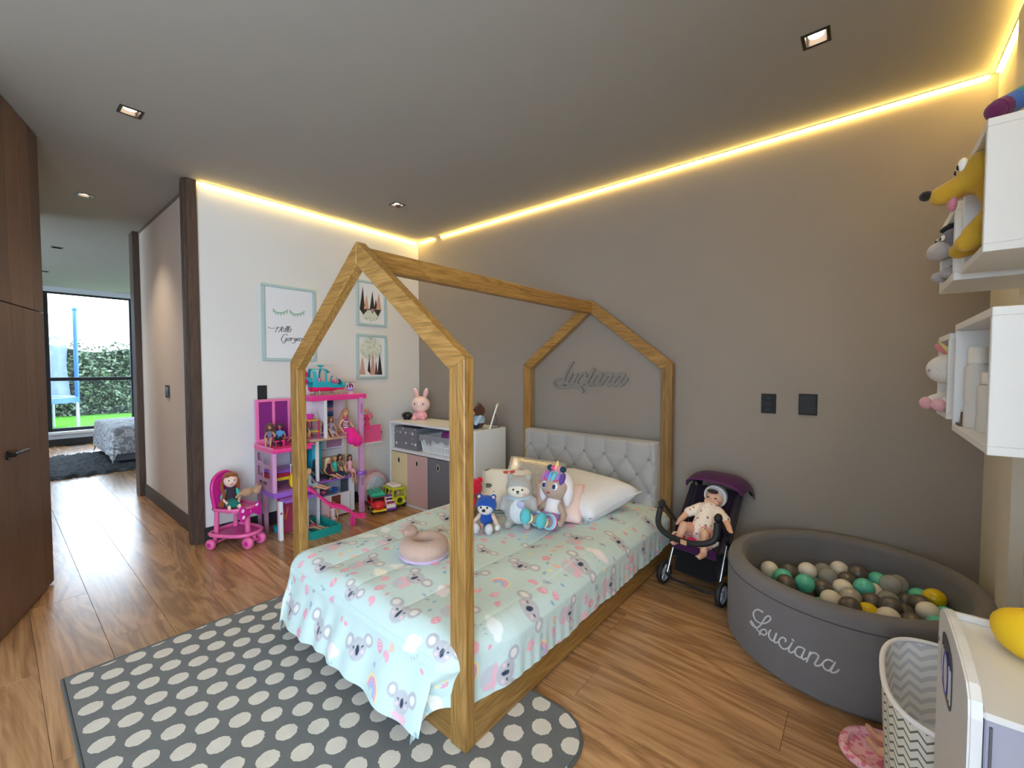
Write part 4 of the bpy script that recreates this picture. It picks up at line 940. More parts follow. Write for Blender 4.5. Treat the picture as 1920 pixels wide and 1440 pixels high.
# kitchen
D('kitchen_counter', whit, -3.76, -3.56, 1.76, 2.02, .01, .20); D('counter_top', M(108, 130, 160, .3), -3.765, -3.555, 1.755, 1.90, .20, .212); D('oven_front', gloss(236, 190, 200), -3.561, -3.553, 1.765, 1.835, .03, .19); D('oven_window', M(120, 66, 60, .3), -3.561, -3.551, 1.85, 1.93, .09, .19)
D('menu_board', M(66, 74, 84, .4), -3.60, -3.585, 1.955, 2.02, .14, .33); D('fridge', whit, -3.76, -3.58, 2.03, 2.08, .01, .33)
MB().lathe([(0, .213), (.02, .213), (.024, .25), (.021, .25), (.018, .218), (0, .218)], 14, (-3.60, 1.90, 0)).build('cooking_pot', gloss(38, 96, 190), label='small blue toy pot on the doll kitchen counter', cat='toy pot')
MB().ell((-3.60, 1.80, .228), (.022, .024, .016), 12, 8, fn=lambda d: 1 + .12 * math.sin(9 * d.x) * math.cos(8 * d.y)).build('toy_cake', gloss(230, 90, 140), label='small pink toy cake on the doll kitchen counter', cat='toy food')
# left wing
D('terrace_deck', hot, -3.745, -3.39, 1.312, 1.608, .662, .690, ch=.003); D('terrace_rail', pink, -3.745, -3.735, 1.312, 1.6, .69, .705); D('terrace_rail', pink, -3.735, -3.39, 1.312, 1.320, .69, .705); D('terrace_step', hot, -3.46, -3.40, 1.585, 1.64, .69, .70)
wp = clear('purple_clear_panel', 150, 50, 140, .72); wt_ = [(1.33, 1.352), (1.452, 1.474), (1.574, 1.594)]
for a, b in wt_: D('door_post', pink, -3.755, -3.738, a, b, .706, 1.05)
D('door_rail', pink, -3.755, -3.738, 1.352, 1.452, 1.03, 1.05); D('door_rail', pink, -3.755, -3.738, 1.474, 1.574, 1.03, 1.05); D('door_rail', pink, -3.755, -3.738, 1.352, 1.452, .706, .73); D('door_rail', pink, -3.755, -3.738, 1.474, 1.574, .706, .73)
D('door_pane', wp, -3.750, -3.744, 1.352, 1.452, .73, 1.03, ch=0); D('door_pane', wp, -3.750, -3.744, 1.474, 1.574, .73, 1.03, ch=0)
D('terrace_backing', M(216, 180, 208, .5), -3.778, -3.770, 1.33, 1.60, .706, 1.05, ch=0)
D('column', lil, -3.425, -3.395, 1.316, 1.342, .362, .668); D('column', mauve, -3.745, -3.72, 1.316, 1.335, .362, .668)
slab(-3.72, -3.425, 1.316, 1.324, .362, .668, [(-3.70, -3.60, .58, .645), (-3.585, -3.46, .565, .645), (-3.70, -3.60, .465, .54), (-3.585, -3.46, .455, .535), (-3.68, -3.52, .405, .43)], 1).build('side_wall', mauve, dh, smooth=0)
D('back_wall', M(206, 196, 214, .5), -3.778, -3.770, 1.325, 1.60, .362, .668, ch=0)
D('wing_base', purp, -3.745, -3.39, 1.316, 1.602, .322, .362); D('wing_mat', M(176, 120, 186, .4), -3.74, -3.42, 1.326, 1.60, .362, .364, ch=0); D('balcony', purp, -3.39, -3.29, 1.36, 1.602, .298, .318)
D('column', mauve, -3.65, -3.615, 1.336, 1.362, 0, .322); k_ = D('column', whit, -3.405, -3.37, 1.345, 1.372, .0, .298); D('column_label', M(170, 80, 120), -3.371, -3.3695, 1.350, 1.367, .20, .215, ch=0, par=k_); D('column', whit, -3.405, -3.375, 1.545, 1.565, 0, .298); D('column', mauve, -3.77, -3.745, 1.336, 1.362, 0, .322)
gd = D('garage_door', M(176, 58, 96, .35), -3.52, -3.512, 1.385, 1.54, .0, .295)
m = MB(); 
for s in ([(1.425, .20), (1.445, .10)], [(1.465, .20), (1.445, .10)]): ribbon(m, s, .009, lambda p, q, h: (-3.512 + h, p, q), .0002, .0012)
m.build('letter', M(222, 120, 80, .4), gd, smooth=0)
# slide
P = np.array(smoothline([(-3.36, 1.545, .358), (-3.345, 1.60, .315), (-3.325, 1.66, .245), (-3.305, 1.715, .192), (-3.285, 1.77, .172), (-3.262, 1.83, .135), (-3.245, 1.88, .085), (-3.225, 1.925, .064), (-3.21, 1.96, .066)], 4))
tt = np.gradient(P, axis=0); sd = np.stack([tt[:, 1], -tt[:, 0], 0 * tt[:, 0]], 1); sd /= np.linalg.norm(sd, axis=1)[:, None]
prof_ = [(-.034, .020), (-.028, .020), (-.026, .004), (.026, .004), (.028, .020), (.034, .020), (.032, -.006), (-.032, -.006)]
m = MB(); k8 = len(prof_); m.add([tuple(P[i] + sd[i] * a + np.array([0, 0, b])) for i in range(len(P)) for a, b in prof_], [(i * k8 + j, i * k8 + (j + 1) % k8, (i + 1) * k8 + (j + 1) % k8, (i + 1) * k8 + j) for i in range(len(P) - 1) for j in range(k8)] + [tuple(range(k8)), tuple((len(P) - 1) * k8 + j for j in range(k8))])
m.build('slide', hot, dh); MB().b2(-3.262, -3.225, 1.865, 1.878, 0, .085, .003).b2(-3.262, -3.25, 1.85, 1.893, 0, .08, .003).build('slide_leg', hot, dh, smooth=0)
slab(-3.545, -3.20, 1.50, 1.74, .006, .062, [(-3.535, -3.21, 1.51, 1.73)], 2).b2(-3.545, -3.20, 1.50, 1.74, .0, .006).build('pool_tray', gloss(24, 156, 152), label='turquoise tray pool in front of the doll house', cat='toy pool', smooth=0)
# side elevator
slab(-3.70, -3.56, 2.13, 2.37, .598, .606, [], 2).build('side_balcony', whit, dh, smooth=0); D('elevator_door', clear('pink_clear_panel', 238, 90, 150, .8), -3.60, -3.594, 2.19, 2.372, .606, .765, ch=0); D('elevator_knob', gloss(190, 40, 100), -3.605, -3.590, 2.372, 2.384, .675, .70)
D('elevator_side', whit, -3.60, -3.59, 2.13, 2.185, .606, .76)
# furniture on the upper floor
bk = thing('toy_bunk_shelf', 'yellow and red toy bunk shelf on the upper doll floor', 'toy furniture', (-3.64, 1.69, .714))
for zz_, c in ((.765, (240, 196, 40)), (.86, (240, 190, 60))): MB().b2(-3.70, -3.56, 1.652, 1.755, zz_, zz_ + .012, .003).build('shelf_board', gloss(*c), bk, smooth=0)
for yy_ in (1.655, 1.745): MB().b2(-3.57, -3.56, yy_, yy_ + .01, .714, .86, .001).build('leg', gloss(214, 46, 90), bk, smooth=0); MB().b2(-3.70, -3.69, yy_, yy_ + .01, .714, .86, .001).build('leg', gloss(214, 46, 90), bk, smooth=0)
MB().tube([(-3.60, 1.655, .872), (-3.60, 1.66, .92), (-3.60, 1.70, .955), (-3.60, 1.74, .93), (-3.60, 1.755, .872)], .004, 8).build('arch', M(222, 206, 200), bk)
MB().lathe([(.0, 0), (.024, 0), (.032, .045), (.029, .045), (.022, .004), (0, .004)], 4, (-3.60, 1.695, .8725)).build('toy_bag', gloss(226, 40, 160), label='magenta toy bag on the yellow bunk shelf', cat='toy bag', smooth=0)
MB().b2(-3.66, -3.58, 1.66, 1.72, .778, .784, .001).b2(-3.66, -3.655, 1.66, 1.72, .784, .84, .001).b2(-3.66, -3.58, 1.66, 1.665, .784, .80, .001).build('toy_chair', gloss(110, 190, 220), label='light blue toy chair on the lower bunk shelf', cat='toy furniture', smooth=0)
MB().b2(-3.56, -3.52, 1.385, 1.46, .728, .736, .001).b2(-3.555, -3.55, 1.388, 1.394, .691, .728).b2(-3.555, -3.55, 1.45, 1.456, .691, .728).b2(-3.53, -3.525, 1.388, 1.394, .691, .728).b2(-3.53, -3.525, 1.45, 1.456, .691, .728).build('toy_table', hot, label='hot pink toy table on the doll house terrace', cat='toy furniture', smooth=0)
bd = thing('toy_bed', 'purple and yellow toy bed inside the left doll house wing', 'toy furniture', (-3.60, 1.46, .364))
MB().b2(-3.70, -3.52, 1.345, 1.575, .42, .445, .004).build('frame', gloss(236, 206, 50), bd, smooth=0); MB().b2(-3.70, -3.52, 1.345, 1.575, .445, .475, .006).build('mattress', gloss(176, 40, 70), bd, smooth=0); MB().b2(-3.70, -3.525, 1.36, 1.575, .475, .50, .006).build('blanket', purp, bd, smooth=0)
for a in (1.35, 1.565):
    for b in (-3.695, -3.53): MB().b2(b, b + .008, a, a + .008, .3645, .42).build('leg', gloss(236, 206, 50), bd, smooth=0)
rl = MB()
for k in range(7): rl.b2(-3.515, -3.510, 1.49 + k * .014, 1.495 + k * .014, .45, .53)
rl.b2(-3.516, -3.509, 1.485, 1.585, .53, .54).build('guard_rail', whit, bd, smooth=0)
yb = thing('toy_backpack', 'yellow toy backpack leaning at the doll house wing', 'toy bag', (-3.44, 1.50, .364))
MB().ell((-3.44, 1.50, .425), (.03, .048, .058), 16, 12, fn=lambda d: (abs(d.x) ** 4 + abs(d.y) ** 4 + abs(d.z) ** 4) ** -.25).build('bag', gloss(238, 192, 20), yb, smooth=180)
for s in (-1, 1): MB().tube(smoothline([(-3.42, 1.495 + s * .012, .48), (-3.42, 1.487 + s * .014, .54), (-3.44, 1.505 + s * .012, .58), (-3.46, 1.515 + s * .01, .53)], 3), .003, 6).build('strap', gloss(238, 192, 20), yb)
MB().b2(-3.411, -3.406, 1.478, 1.53, .385, .415, .002).build('pocket', gloss(226, 176, 10), yb)
MB().lathe([(0, 0), (.026, .0), (.032, .045), (.028, .045), (.022, .006), (0, .006)], 14, (-3.60, 1.42, 0)).build('toy_bucket', gloss(20, 150, 170), label='teal toy bucket under the doll house wing', cat='toy bucket')
# helicopters on the roof
he = thing('toy_helicopter', 'turquoise and pink toy helicopter on the doll house roof', 'toy helicopter', (-3.60, 1.83, 1.0745))
tq = gloss(40, 176, 196); hp = gloss(232, 40, 110)
def hull(lo, hi, s=1.0):
    """fuselage section: y runs tail to nose, super-elliptic cross section"""
    def fn(u, v):
        t = u; y = 1.70 + t * .31
        hw = .062 * (1 - abs(2 * t - .75) ** 3 * .38) * s if t < .9 else .062 * .72 * s * (1 - ((t - .9) / .1) ** 2 * .8)
        zb = 1.105 + .03 * max(0, t - .55) ** 1.3 * 2; zt = 1.30 if t < .42 else 1.30 - (t - .42) ** .85 * .20
        a = -PI / 2 + (lo + (hi - lo) * v) * 2 * PI
        zc = (zb + zt) / 2; hh = (zt - zb) / 2
        e = lambda c: math.copysign(abs(c) ** .75, c)
        return (-3.60 + hw * e(math.cos(a)), y, zc + hh * e(math.sin(a)))
    return fn
def shell(nm, lo, hi, mat, t0=0, t1=1, s=1.0):
    f = hull(lo, hi, s); MB().grid(lambda u, v: f(t0 + (t1 - t0) * u, v), 24, 12).build(nm, mat, he, recalc=False, smooth=180)
shell('belly', -.16, .16, hp); shell('lower_hull', .16, .24, tq); shell('lower_hull', -.24, -.16, tq)
shell('rear_shell', .24, .76, tq, 0, .10); shell('roof_shell', .42, .58, tq, .0, .55); shell('door_pillar', .24, .44, tq, .32, .38); shell('door_pillar', .56, .76, tq, .32, .38); shell('front_pillar', .24, .46, tq, .66, .69); shell('front_pillar', .54, .76, tq, .66, .69); shell('nose_shell', .24, .76, tq, .82, 1.0)
MB().grid(lambda u, v: hull(0, 1, .96)(0.012, u), 30, 1).build('rear_rim', tq, he, recalc=False)
MB().b2(-3.635, -3.565, 1.74, 1.78, 1.12, 1.22, .01).build('seat', gloss(214, 150, 214), he); MB().b2(-3.635, -3.565, 1.90, 1.94, 1.17, 1.205, .008).build('dashboard', gloss(240, 110, 150), he); MB().b2(-3.64, -3.56, 1.72, 1.98, 1.115, 1.125, .002).build('cabin_floor', hp, he)
MB().tube([(-3.6, 1.79, 1.29), (-3.6, 1.79, 1.33)], .008, 8).ell((-3.6, 1.79, 1.325), (.03, .03, .01), 12, 6).build('rotor_hub', tq, he)
for a in (20, 200): c, s = math.cos(rad(a)), math.sin(rad(a)); MB().box((-3.6 + c * .075, 1.79 + s * .075, 1.328), (.14, .014, .003), .001, RZ(rad(a))).build('rotor_blade', clear('clear_blade', 190, 210, 210, .6), he, smooth=0)
MB().tube([(-3.60, 1.71, 1.20), (-3.60, 1.665, 1.225)], [.02, .01], 8).build('tail_boom', tq, he)
MB().ell((-3.60, 1.655, 1.255), (.008, .024, .045), 12, 8, RX(.35)).ell((-3.60, 1.66, 1.19), (.008, .020, .035), 12, 8, RX(-.3)).build('tail_fan', hp, he)
for s in (-1, 1):
    MB().tube(smoothline([(-3.6 + s * .05, 1.72, 1.0795), (-3.6 + s * .05, 1.85, 1.0795), (-3.6 + s * .05, 1.95, 1.0795), (-3.6 + s * .05, 1.975, 1.088)], 3), .0045, 6).build('skid', M(170, 170, 170, .3, .4), he)
    for yy_ in (1.76, 1.91): MB().tube([(-3.6 + s * .05, yy_, 1.079), (-3.6 + s * .032, yy_, 1.118)], .005, 6).build('skid_strut', M(170, 170, 170, .3, .4), he)
mh = thing('toy_helicopter', 'tiny lilac toy helicopter on the right edge of the doll house roof', 'toy helicopter', (-3.57, 2.045, 1.0745))
MB().ell((-3.57, 2.045, 1.118), (.026, .034, .022), 16, 10).build('hull', gloss(170, 150, 216), mh, smooth=180); MB().ell((-3.57, 2.045, 1.142), (.023, .028, .024), 16, 10).build('canopy', clear('dark_canopy', 110, 40, 90, .85), mh, smooth=180)
for yy_ in (2.02, 2.045, 2.07): MB().tube([(-3.545, yy_, 1.12), (-3.55, yy_, 1.15), (-3.57, yy_, 1.168)], .003, 6).build('pillar', gloss(226, 214, 236), mh)
MB().tube([(-3.57, 2.045, 1.165), (-3.57, 2.045, 1.178)], .004, 6).box((-3.57, 2.045, 1.178), (.012, .1, .002)).build('rotor', M(80, 90, 100, .4), mh)
for s in (-1, 1): MB().tube([(-3.57 + s * .018, 2.02, 1.0775), (-3.57 + s * .018, 2.07, 1.0775)], .003, 6).tube([(-3.57 + s * .018, 2.045, 1.0775), (-3.57 + s * .01, 2.045, 1.10)], .003, 6).build('skid', gloss(226, 214, 236), mh)
# ================================================================ FASHION DOLLS
def doll_body(pose):
    m = MB(); cap(m, (0, 0, .022), (0, 0, .055), .015, .0115); cap(m, (0, 0, .055), (-.002, 0, .088), .0115, .0145); m.ell((.004, .008, .078), .008, 8, 6); m.ell((.004, -.008, .078), .008, 8, 6)
    cap(m, (-.002, -.017, .093), (-.002, .017, .093), .007, .007); cap(m, (-.002, 0, .095), (0, 0, .112), .0055, .005)
    m.ell((.002, 0, .131), (.0155, .0135, .0185), 14, 10); m.ell((.0165, 0, .129), (.003, .0022, .003), 6, 5)
    for s in (-1, 1):
        if pose == 'stand':
            cap(m, (0, s * .009, .02), (.002, s * .009, -.055), .0105, .0075); cap(m, (.002, s * .009, -.055), (0, s * .008, -.135), .0075, .0045); cap(m, (0, s * .008, -.135), (.018, s * .009, -.143), .005, .004)
            cap(m, (0, s * .021, .092), (-.004, s * .036, .058), .006, .005); cap(m, (-.004, s * .036, .058), (.012, s * .034, .026), .005, .0036); m.ell((.016, s * .034, .018), (.004, .0035, .009), 8, 6); cap(m, (.015, s * .034, .02), (.022, s * .030, .016), .002, .0018, 6)
            continue
        k = {'dangle': [(.062, .013, .026), (.078, .012, -.045), (.093, .012, -.058)], 'out': [(.066, .016, .028), (.132, .018, .010), (.146, .018, .020)], 'knees': [(.055, .014, .058), (.088, .014, .004), (.104, .014, .004)]}[pose]
        k = [(a, s * b, c) for a, b, c in k]
        cap(m, (0, s * .010, .018), k[0], .0115, .0085); cap(m, k[0], k[1], .0085, .005); cap(m, k[1], k[2], .0055, .004)
        el = (-.008 + .012 * (s > 0), s * .034, .060); hd2 = (.026 + .01 * s, s * .030, .034)
        cap(m, (-.002, s * .021, .092), el, .006, .005); cap(m, el, hd2, .005, .0036); m.ell((hd2[0] + .007, hd2[1], hd2[2] - .005), (.008, .0036, .004), 8, 6); cap(m, hd2, (hd2[0] + .006, hd2[1] - s * .005, hd2[2] + .001), .002, .0018, 6)
    return blob_mesh('body', m, black, .0026, 2)
def hair_mesh(kind):
    m = MB().ell((-.003, 0, .138), (.0185, .0178, .0175), 14, 10)
    if kind == 'long':
        for s in (-1, 0, 1): cap(m, (-.012, s * .010, .135), (-.016 + .003 * abs(s), s * .016, .075), .010, .008); m.ell((-.002, s * .0155, .122), (.009, .005, .018), 8, 6)
    elif kind == 'bushy':
        m.ell((-.010, 0, .125), (.022, .032, .036), 14, 10); m.ell((-.010, .02, .100), (.014, .018, .026), 10, 8); m.ell((-.010, -.02, .100), (.014, .018, .026), 10, 8)
    elif kind == 'verylong':
        for s in (-1, 0, 1): cap(m, (-.012, s * .010, .135), (-.020, s * .020, .085), .011, .012); cap(m, (-.020, s * .02, .085), (-.018 + .012 * s, s * .026, .02), .012, .007)
    return blob_mesh('hair', m, black, .003, 2)
def dress_mesh(kind):
    m = MB(); cap(m, (0, 0, .05), (-.001, 0, .090), .0145, .0170); m.ell((.005, .008, .078), .0095, 8, 6); m.ell((.005, -.008, .078), .0095, 8, 6)
    if kind in ('dress', 'gown'): cap(m, (0, 0, .05), (.006, 0, .022), .0140, .0225); cap(m, (.004, 0, .022), (.05, 0, .030), .020, .021)
    if kind == 'gown': cap(m, (.05, 0, .03), (.074, .016, -.022), .022, .032); cap(m, (.05, 0, .03), (.072, -.014, -.012), .024, .028)
    if kind == 'shirt':
        cap(m, (0, 0, .05), (0, 0, .03), .0145, .0175)
        for s in (-1, 1): cap(m, (-.002, s * .020, .092), (-.006, s * .031, .068), .0088, .0085)
    if kind == 'stand': cap(m, (0, 0, .05), (0, 0, .0), .0150, .026)
    return blob_mesh('dress', m, black, .003, 2)
def trouser_mesh(pose):
    m = MB().ell((0, 0, .02), (.016, .02, .016), 10, 8)
    for s in (-1, 1):
        k = {'out': [(.066, .016, .028), (.125, .018, .012)], 'knees': [(.055, .014, .058), (.085, .014, .010)], 'dangle': [(.062, .013, .026), (.077, .012, -.035)]}[pose]
        cap(m, (0, s * .010, .018), (k[0][0], s * k[0][1], k[0][2]), .0135, .0105); cap(m, (k[0][0], s * k[0][1], k[0][2]), (k[1][0], s * k[1][1], k[1][2]), .0105, .0078)
    return blob_mesh('trousers', m, black, .003, 2)
_dm = {}
def dmesh(f, k):
    if (f, k) not in _dm: _dm[(f, k)] = f(k)
    return _dm[(f, k)]
_fe = MB()
for s in (-1, 1): _fe.ell((.0160, s * .0058, .1325), (.0012, .0026, .0016), 8, 6)
FACE = _fe.mesh('eyes', black, 180); LIPS = MB().ell((.0158, 0, .1225), (.0012, .0032, .0011), 8, 6).mesh('lips', black, 180)
def doll(label, loc, rz, pose, hair, hairc, top, topc, skinc=(214, 164, 132), leg=None, legc=None, s=1.0, tilt=0, shoes=None):
    e = thing('fashion_doll', label, 'doll', loc, (0, tilt, rz), group='fashion dolls in the doll house'); e.scale = (s * 1.12, s * 1.12, s * 1.12)
    inst('body', dmesh(doll_body, pose), M(*skinc, .45), e); h = inst('hair', dmesh(hair_mesh, hair), M(*hairc, .6, 0, .4, 'plush'), e)
    inst('dress' if top != 'shirt' else 'shirt', dmesh(dress_mesh, top), fab(*topc), e); inst('eyes', FACE, black, e); inst('lips', LIPS, M(176, 70, 80, .4), e)
    if leg: inst('trousers', dmesh(trouser_mesh, leg), fab(*legc), e)
    return e
z3, z2 = .714, .3625
br = (74, 48, 36); bl = (222, 190, 130); bk_ = (34, 26, 26)
doll('curly brown haired doll in patterned dress on the terrace', (-3.62, 1.385, .691), rad(-30), 'knees', 'bushy', (82, 54, 40), 'dress', (120, 116, 150), (196, 142, 110))
doll('short dark haired doll in blue and white vest on the terrace', (-3.60, 1.452, .691), rad(-35), 'knees', 'short', bk_, 'shirt', (90, 150, 200), (150, 100, 76), 'knees', (30, 30, 36))
doll('doll in white top and maroon trousers lying on the terrace', (-3.53, 1.545, .691), rad(-150), 'out', 'long', br, 'shirt', (226, 222, 220), (204, 150, 118), 'out', (104, 34, 54))
doll('brown long haired doll facing away on the terrace right edge', (-3.52, 1.615, .701), rad(150), 'knees', 'long', (72, 50, 44), 'dress', (120, 60, 80))
doll('auburn doll in grey dress sitting on the upper floor', (-3.58, 1.865, z3), rad(-12), 'out', 'long', (132, 84, 54), 'dress', (168, 168, 196), s=1.0)
doll('blonde doll in dark patterned dress beside the white upper post', (-3.60, 1.812, z3), rad(5), 'knees', 'long', (208, 180, 140), 'dress', (92, 50, 80))
big = doll('large long haired doll in striped top and pink skirt on upper floor', (-3.545, 1.985, z3 - .012), rad(5), 'dangle', 'verylong', (190, 138, 96), 'gown', (236, 40, 150), (222, 176, 140), s=1.42)
st_ = NT('striped_top'); st_.set(col=st_.mix(st_.math('GREATER_THAN', st_.math('SINE', st_.math('ADD', st_.math('MULTIPLY', st_.xyz(st_.pos())[2], 330.), st_.math('MULTIPLY', st_.noise(st_.pos(), 40, 1), 8.))), 0.), srgb(226, 190, 206), srgb(112, 52, 92)), rough=.8)
m = MB(); cap(m, (0, 0, .038), (-.001, 0, .088), .0172, .0182); m.ell((.005, .008, .078), .0115, 8, 6); m.ell((.005, -.008, .078), .0115, 8, 6); blob('striped_top', m, st_.m, big, .003, 2)
doll('blonde doll stretched out on the purple floor beside the slide', (-3.46, 1.615, .3195), rad(35), 'out', 'long', (206, 172, 120), 'dress', (150, 176, 180), s=1.0)
doll('black haired doll in black trousers on the purple floor', (-3.59, 1.735, z2), rad(25), 'out', 'long', bk_, 'shirt', (52, 48, 54), (200, 150, 120), 'out', (28, 28, 32))
doll('blonde doll in black and pink dress on the purple floor', (-3.555, 1.825, z2), rad(15), 'out', 'long', (232, 214, 170), 'dress', (74, 36, 52))
doll('fair haired doll in teal shirt on the purple floor', (-3.585, 1.90, z2), rad(10), 'out', 'short', (190, 150, 96), 'shirt', (70, 190, 176), (206, 154, 118), 'out', (40, 60, 90))
doll('brown haired doll in pink dress near the lilac column', (-3.54, 2.015, z2), rad(-5), 'dangle', 'long', br, 'dress', (232, 168, 186), (196, 140, 108))
doll('brown haired doll behind the pink dressed doll', (-3.62, 1.965, z2), rad(-5), 'knees', 'long', (70, 46, 36), 'dress', (150, 110, 90))
doll('pink haired doll sitting in the turquoise tray pool', (-3.43, 1.575, .0065), rad(35), 'out', 'verylong', (168, 82, 96), 'dress', (156, 74, 96))
doll('doll with long legs sitting on the floor behind the slide', (-3.47, 1.815, .0005), rad(-25), 'out', 'long', (150, 96, 60), 'dress', (226, 200, 206))
fa = doll('pink fairy doll standing in the side balcony', (-3.615, 2.235, .750), rad(-10), 'stand', 'short', (226, 150, 110), 'stand', (236, 60, 130), (226, 160, 136))
fw = MB()
for s in (-1, 1): fw.ell((-.016, s * .030, .085), (.003, .026, .034), 12, 8, RX(s * -.5))
part('wings', fw, clear('fairy_wing', 240, 110, 160, .7), fa, 180)
# ================================================================ PINK DOLL CART
ct = thing('doll_cart', 'pink ride-along doll cart with polka dot bow by the door frame', 'toy cart', (-3.545, 1.135, 0), rad(25))
cpk, cmg = gloss(232, 108, 168), gloss(206, 40, 144)
def wheel(c, r, w, ax):
    wv_ = part('wheel', MB().lathe([(0, -w), (r * .8, -w), (r, -w * .6), (r, w * .6), (r * .8, w), (0, w)], 28, c, RX(PI / 2) if ax == 'y' else RY(PI / 2)), cpk, ct)
    part('hub', MB().lathe([(0, w * 1.12), (r * .38, w * 1.12), (r * .42, w * .9)], 20, c, RX(PI / 2) if ax == 'y' else RY(PI / 2)), cmg, wv_); part('hub', MB().lathe([(0, -w * 1.12), (r * .38, -w * 1.12), (r * .42, -w * .9)], 20, c, RX(PI / 2) if ax == 'y' else RY(PI / 2)), cmg, wv_)
for c in ((-.12, -.13, .037), (-.12, .13, .037)): wheel(c, .037, .016, 'y')
for c in ((.13, -.055, .043), (.13, .055, .043)): wheel(c, .043, .018, 'y')
part('axle', MB().tube([(-.12, -.13, .037), (-.12, .13, .037)], .009, 8).tube([(.13, -.06, .043), (.13, .06, .043)], .009, 8).tube([(.13, 0, .043), (.12, 0, .09)], .016, 10).tube([(-.12, -.1, .04), (-.11, -.1, .09)], .014, 8).tube([(-.12, .1, .04), (-.11, .1, .09)], .014, 8), cpk, ct)
dp = [(-.15, -.11), (.02, -.115), (.11, -.085), (.15, -.03), (.15, .03), (.11, .085), (.02, .115), (-.15, .11)]
part('deck', MB().prism(dp, lambda p, q, h: (p, q, h), .088, .10), cmg, ct, 0); part('deck_rim', MB().tube(smoothline([(p, q, .104) for p, q in dp], 4, True), .014, 8, closed=True), cpk, ct)
part('seat_post', MB().tube([(.075, 0, .10), (.07, 0, .235)], .019, 12), cpk, ct); part('seat_post', MB().tube([(-.125, -.08, .10), (-.115, -.08, .27)], .016, 12), cpk, ct); part('seat_post', MB().tube([(-.125, .08, .10), (-.115, .08, .27)], .016, 12), cpk, ct)
sp = [(-.13, -.095), (.03, -.095), (.09, -.04), (.09, .04), (.03, .095), (-.13, .095)]
part('seat', MB().prism(sp, lambda p, q, h: (p, q, h), .262, .278), cpk, ct, 0); part('seat_rim', MB().tube(smoothline([(p, q, .283) for p, q in sp], 3, True), .011, 8, closed=True), cpk, ct)
bkp = smoothline([(-.085, .28), (-.098, .40), (-.085, .48), (-.045, .52), (0, .53), (.045, .52), (.085, .48), (.098, .40), (.085, .28)], 4)
bq = MB().prism(bkp, lambda p, q, h: (h - .25 * (q - .28) * .3, p, q), -.135, -.115); part('backrest', bq, cmg, ct, 0); part('backrest_rim', MB().tube([(-.125 - .075 * (q - .28), p, q) for p, q in bkp], .014, 8), cmg, ct)
bowm = NT('polka_bow'); vo = bowm.t.nodes.new('ShaderNodeTexVoronoi'); vo.inputs['Scale'].default_value = 22; vo.inputs['Randomness'].default_value = .5; bowm.l(bowm.pos('obj'), vo.inputs['Vector'])
bowm.set(col=bowm.mix(bowm.math('LESS_THAN', vo.outputs['Distance'], .30), srgb(214, 34, 158), srgb(250, 244, 248)), rough=.3)
m = MB()
for s in (-1, 1): m.prism([(0, -.012), (s * .03, -.022), (s * .078, -.052), (s * .092, -.02), (s * .09, .03), (s * .072, .055), (s * .03, .02), (0, .012)], lambda p, q, h: (h, p, q + .255), .092, .112)
bw = part('bow', m, bowm.m, ct, 30); part('bow_knot', MB().ell((.106, 0, .255), (.014, .016, .02), 12, 8), bowm.m, bw, 180)
# doll sitting in the cart
cd = thing('rag_doll', 'auburn braided doll in dark and teal dress sitting in the pink cart', 'doll', W[ct] @ Vector((-.075, .0, .2785)), rad(-8))
m = MB(); cap(m, (0, 0, .03), (0, 0, .10), .036, .030); cap(m, (0, 0, .10), (0, 0, .145), .03, .012); m.ell((.006, 0, .195), (.042, .046, .050), 18, 12); m.ell((.048, 0, .19), (.006, .006, .006), 8, 6)
for s in (-1, 1):
    cap(m, (0, s * .034, .115), (.012, s * .056, .072), .0125, .011); cap(m, (.012, s * .056, .072), (.06, s * .040, .05), .011, .009); m.ell((.070, s * .038, .047), (.013, .009, .008), 10, 8); cap(m, (.066, s * .036, .05), (.076, s * .028, .056), .004, .0035, 6)
    for q in (-1, 0, 1): cap(m, (.076, s * .038 + q * .005, .046), (.088, s * .037 + q * .006, .042), .0035, .003, 6)
    cap(m, (.01, s * .02, .022), (.085, s * .026, .026), .018, .014); cap(m, (.085, s * .026, .026), (.125, s * .03, .018), .013, .011); m.ell((.135, s * .031, .026), (.014, .012, .02), 10, 8)
blob('body', m, fab(240, 206, 188), cd, .005, 4)
m = MB(); cap(m, (0, 0, .04), (0, 0, .118), .041, .036); blob('bodice', m, fab(62, 50, 62), cd, .005, 4)
m = MB()
for s in (-1, 1): cap(m, (0, s * .034, .117), (.012, s * .056, .075), .017, .015)
blob('sleeve', m, fab(70, 190, 176), cd, .005, 3)
m = MB(); cap(m, (.0, 0, .03), (.07, 0, .032), .042, .036); m.ell((.085, 0, .032), (.03, .045, .026), 12, 8); blob('skirt', m, fab(34, 122, 116), cd, .005, 4)
m = MB().ell((-.012, 0, .208), (.046, .051, .050), 16, 12); m.ell((.02, .018, .238), (.026, .026, .014), 10, 8); m.ell((.02, -.022, .236), (.026, .022, .014), 10, 8)
for k in range(8): m.ell((.0 + .004 * k, -.050 - .006 * math.sin(k), .185 - k * .018), (.014, .014, .012), 10, 6)
m.ell((.032, -.062, .035), (.02, .022, .026), 10, 8); cap(m, (0, .045, .19), (-.01, .05, .12), .014, .010)
blob('hair', m, plush(148, 78, 38), cd, .005, 3)
for s in (-1, 1): q = part('eye', MB().ell((.044, s * .018, .203), (.005, .009, .007), 10, 8), M(238, 238, 240), cd, 180); part('pupil', MB().ell((.0478, s * .017, .203), (.003, .005, .0055), 8, 6), M(60, 44, 50), q, 180)
part('mouth', MB().ell((.044, 0, .172), (.004, .012, .003), 8, 6), M(196, 96, 100), cd, 180)
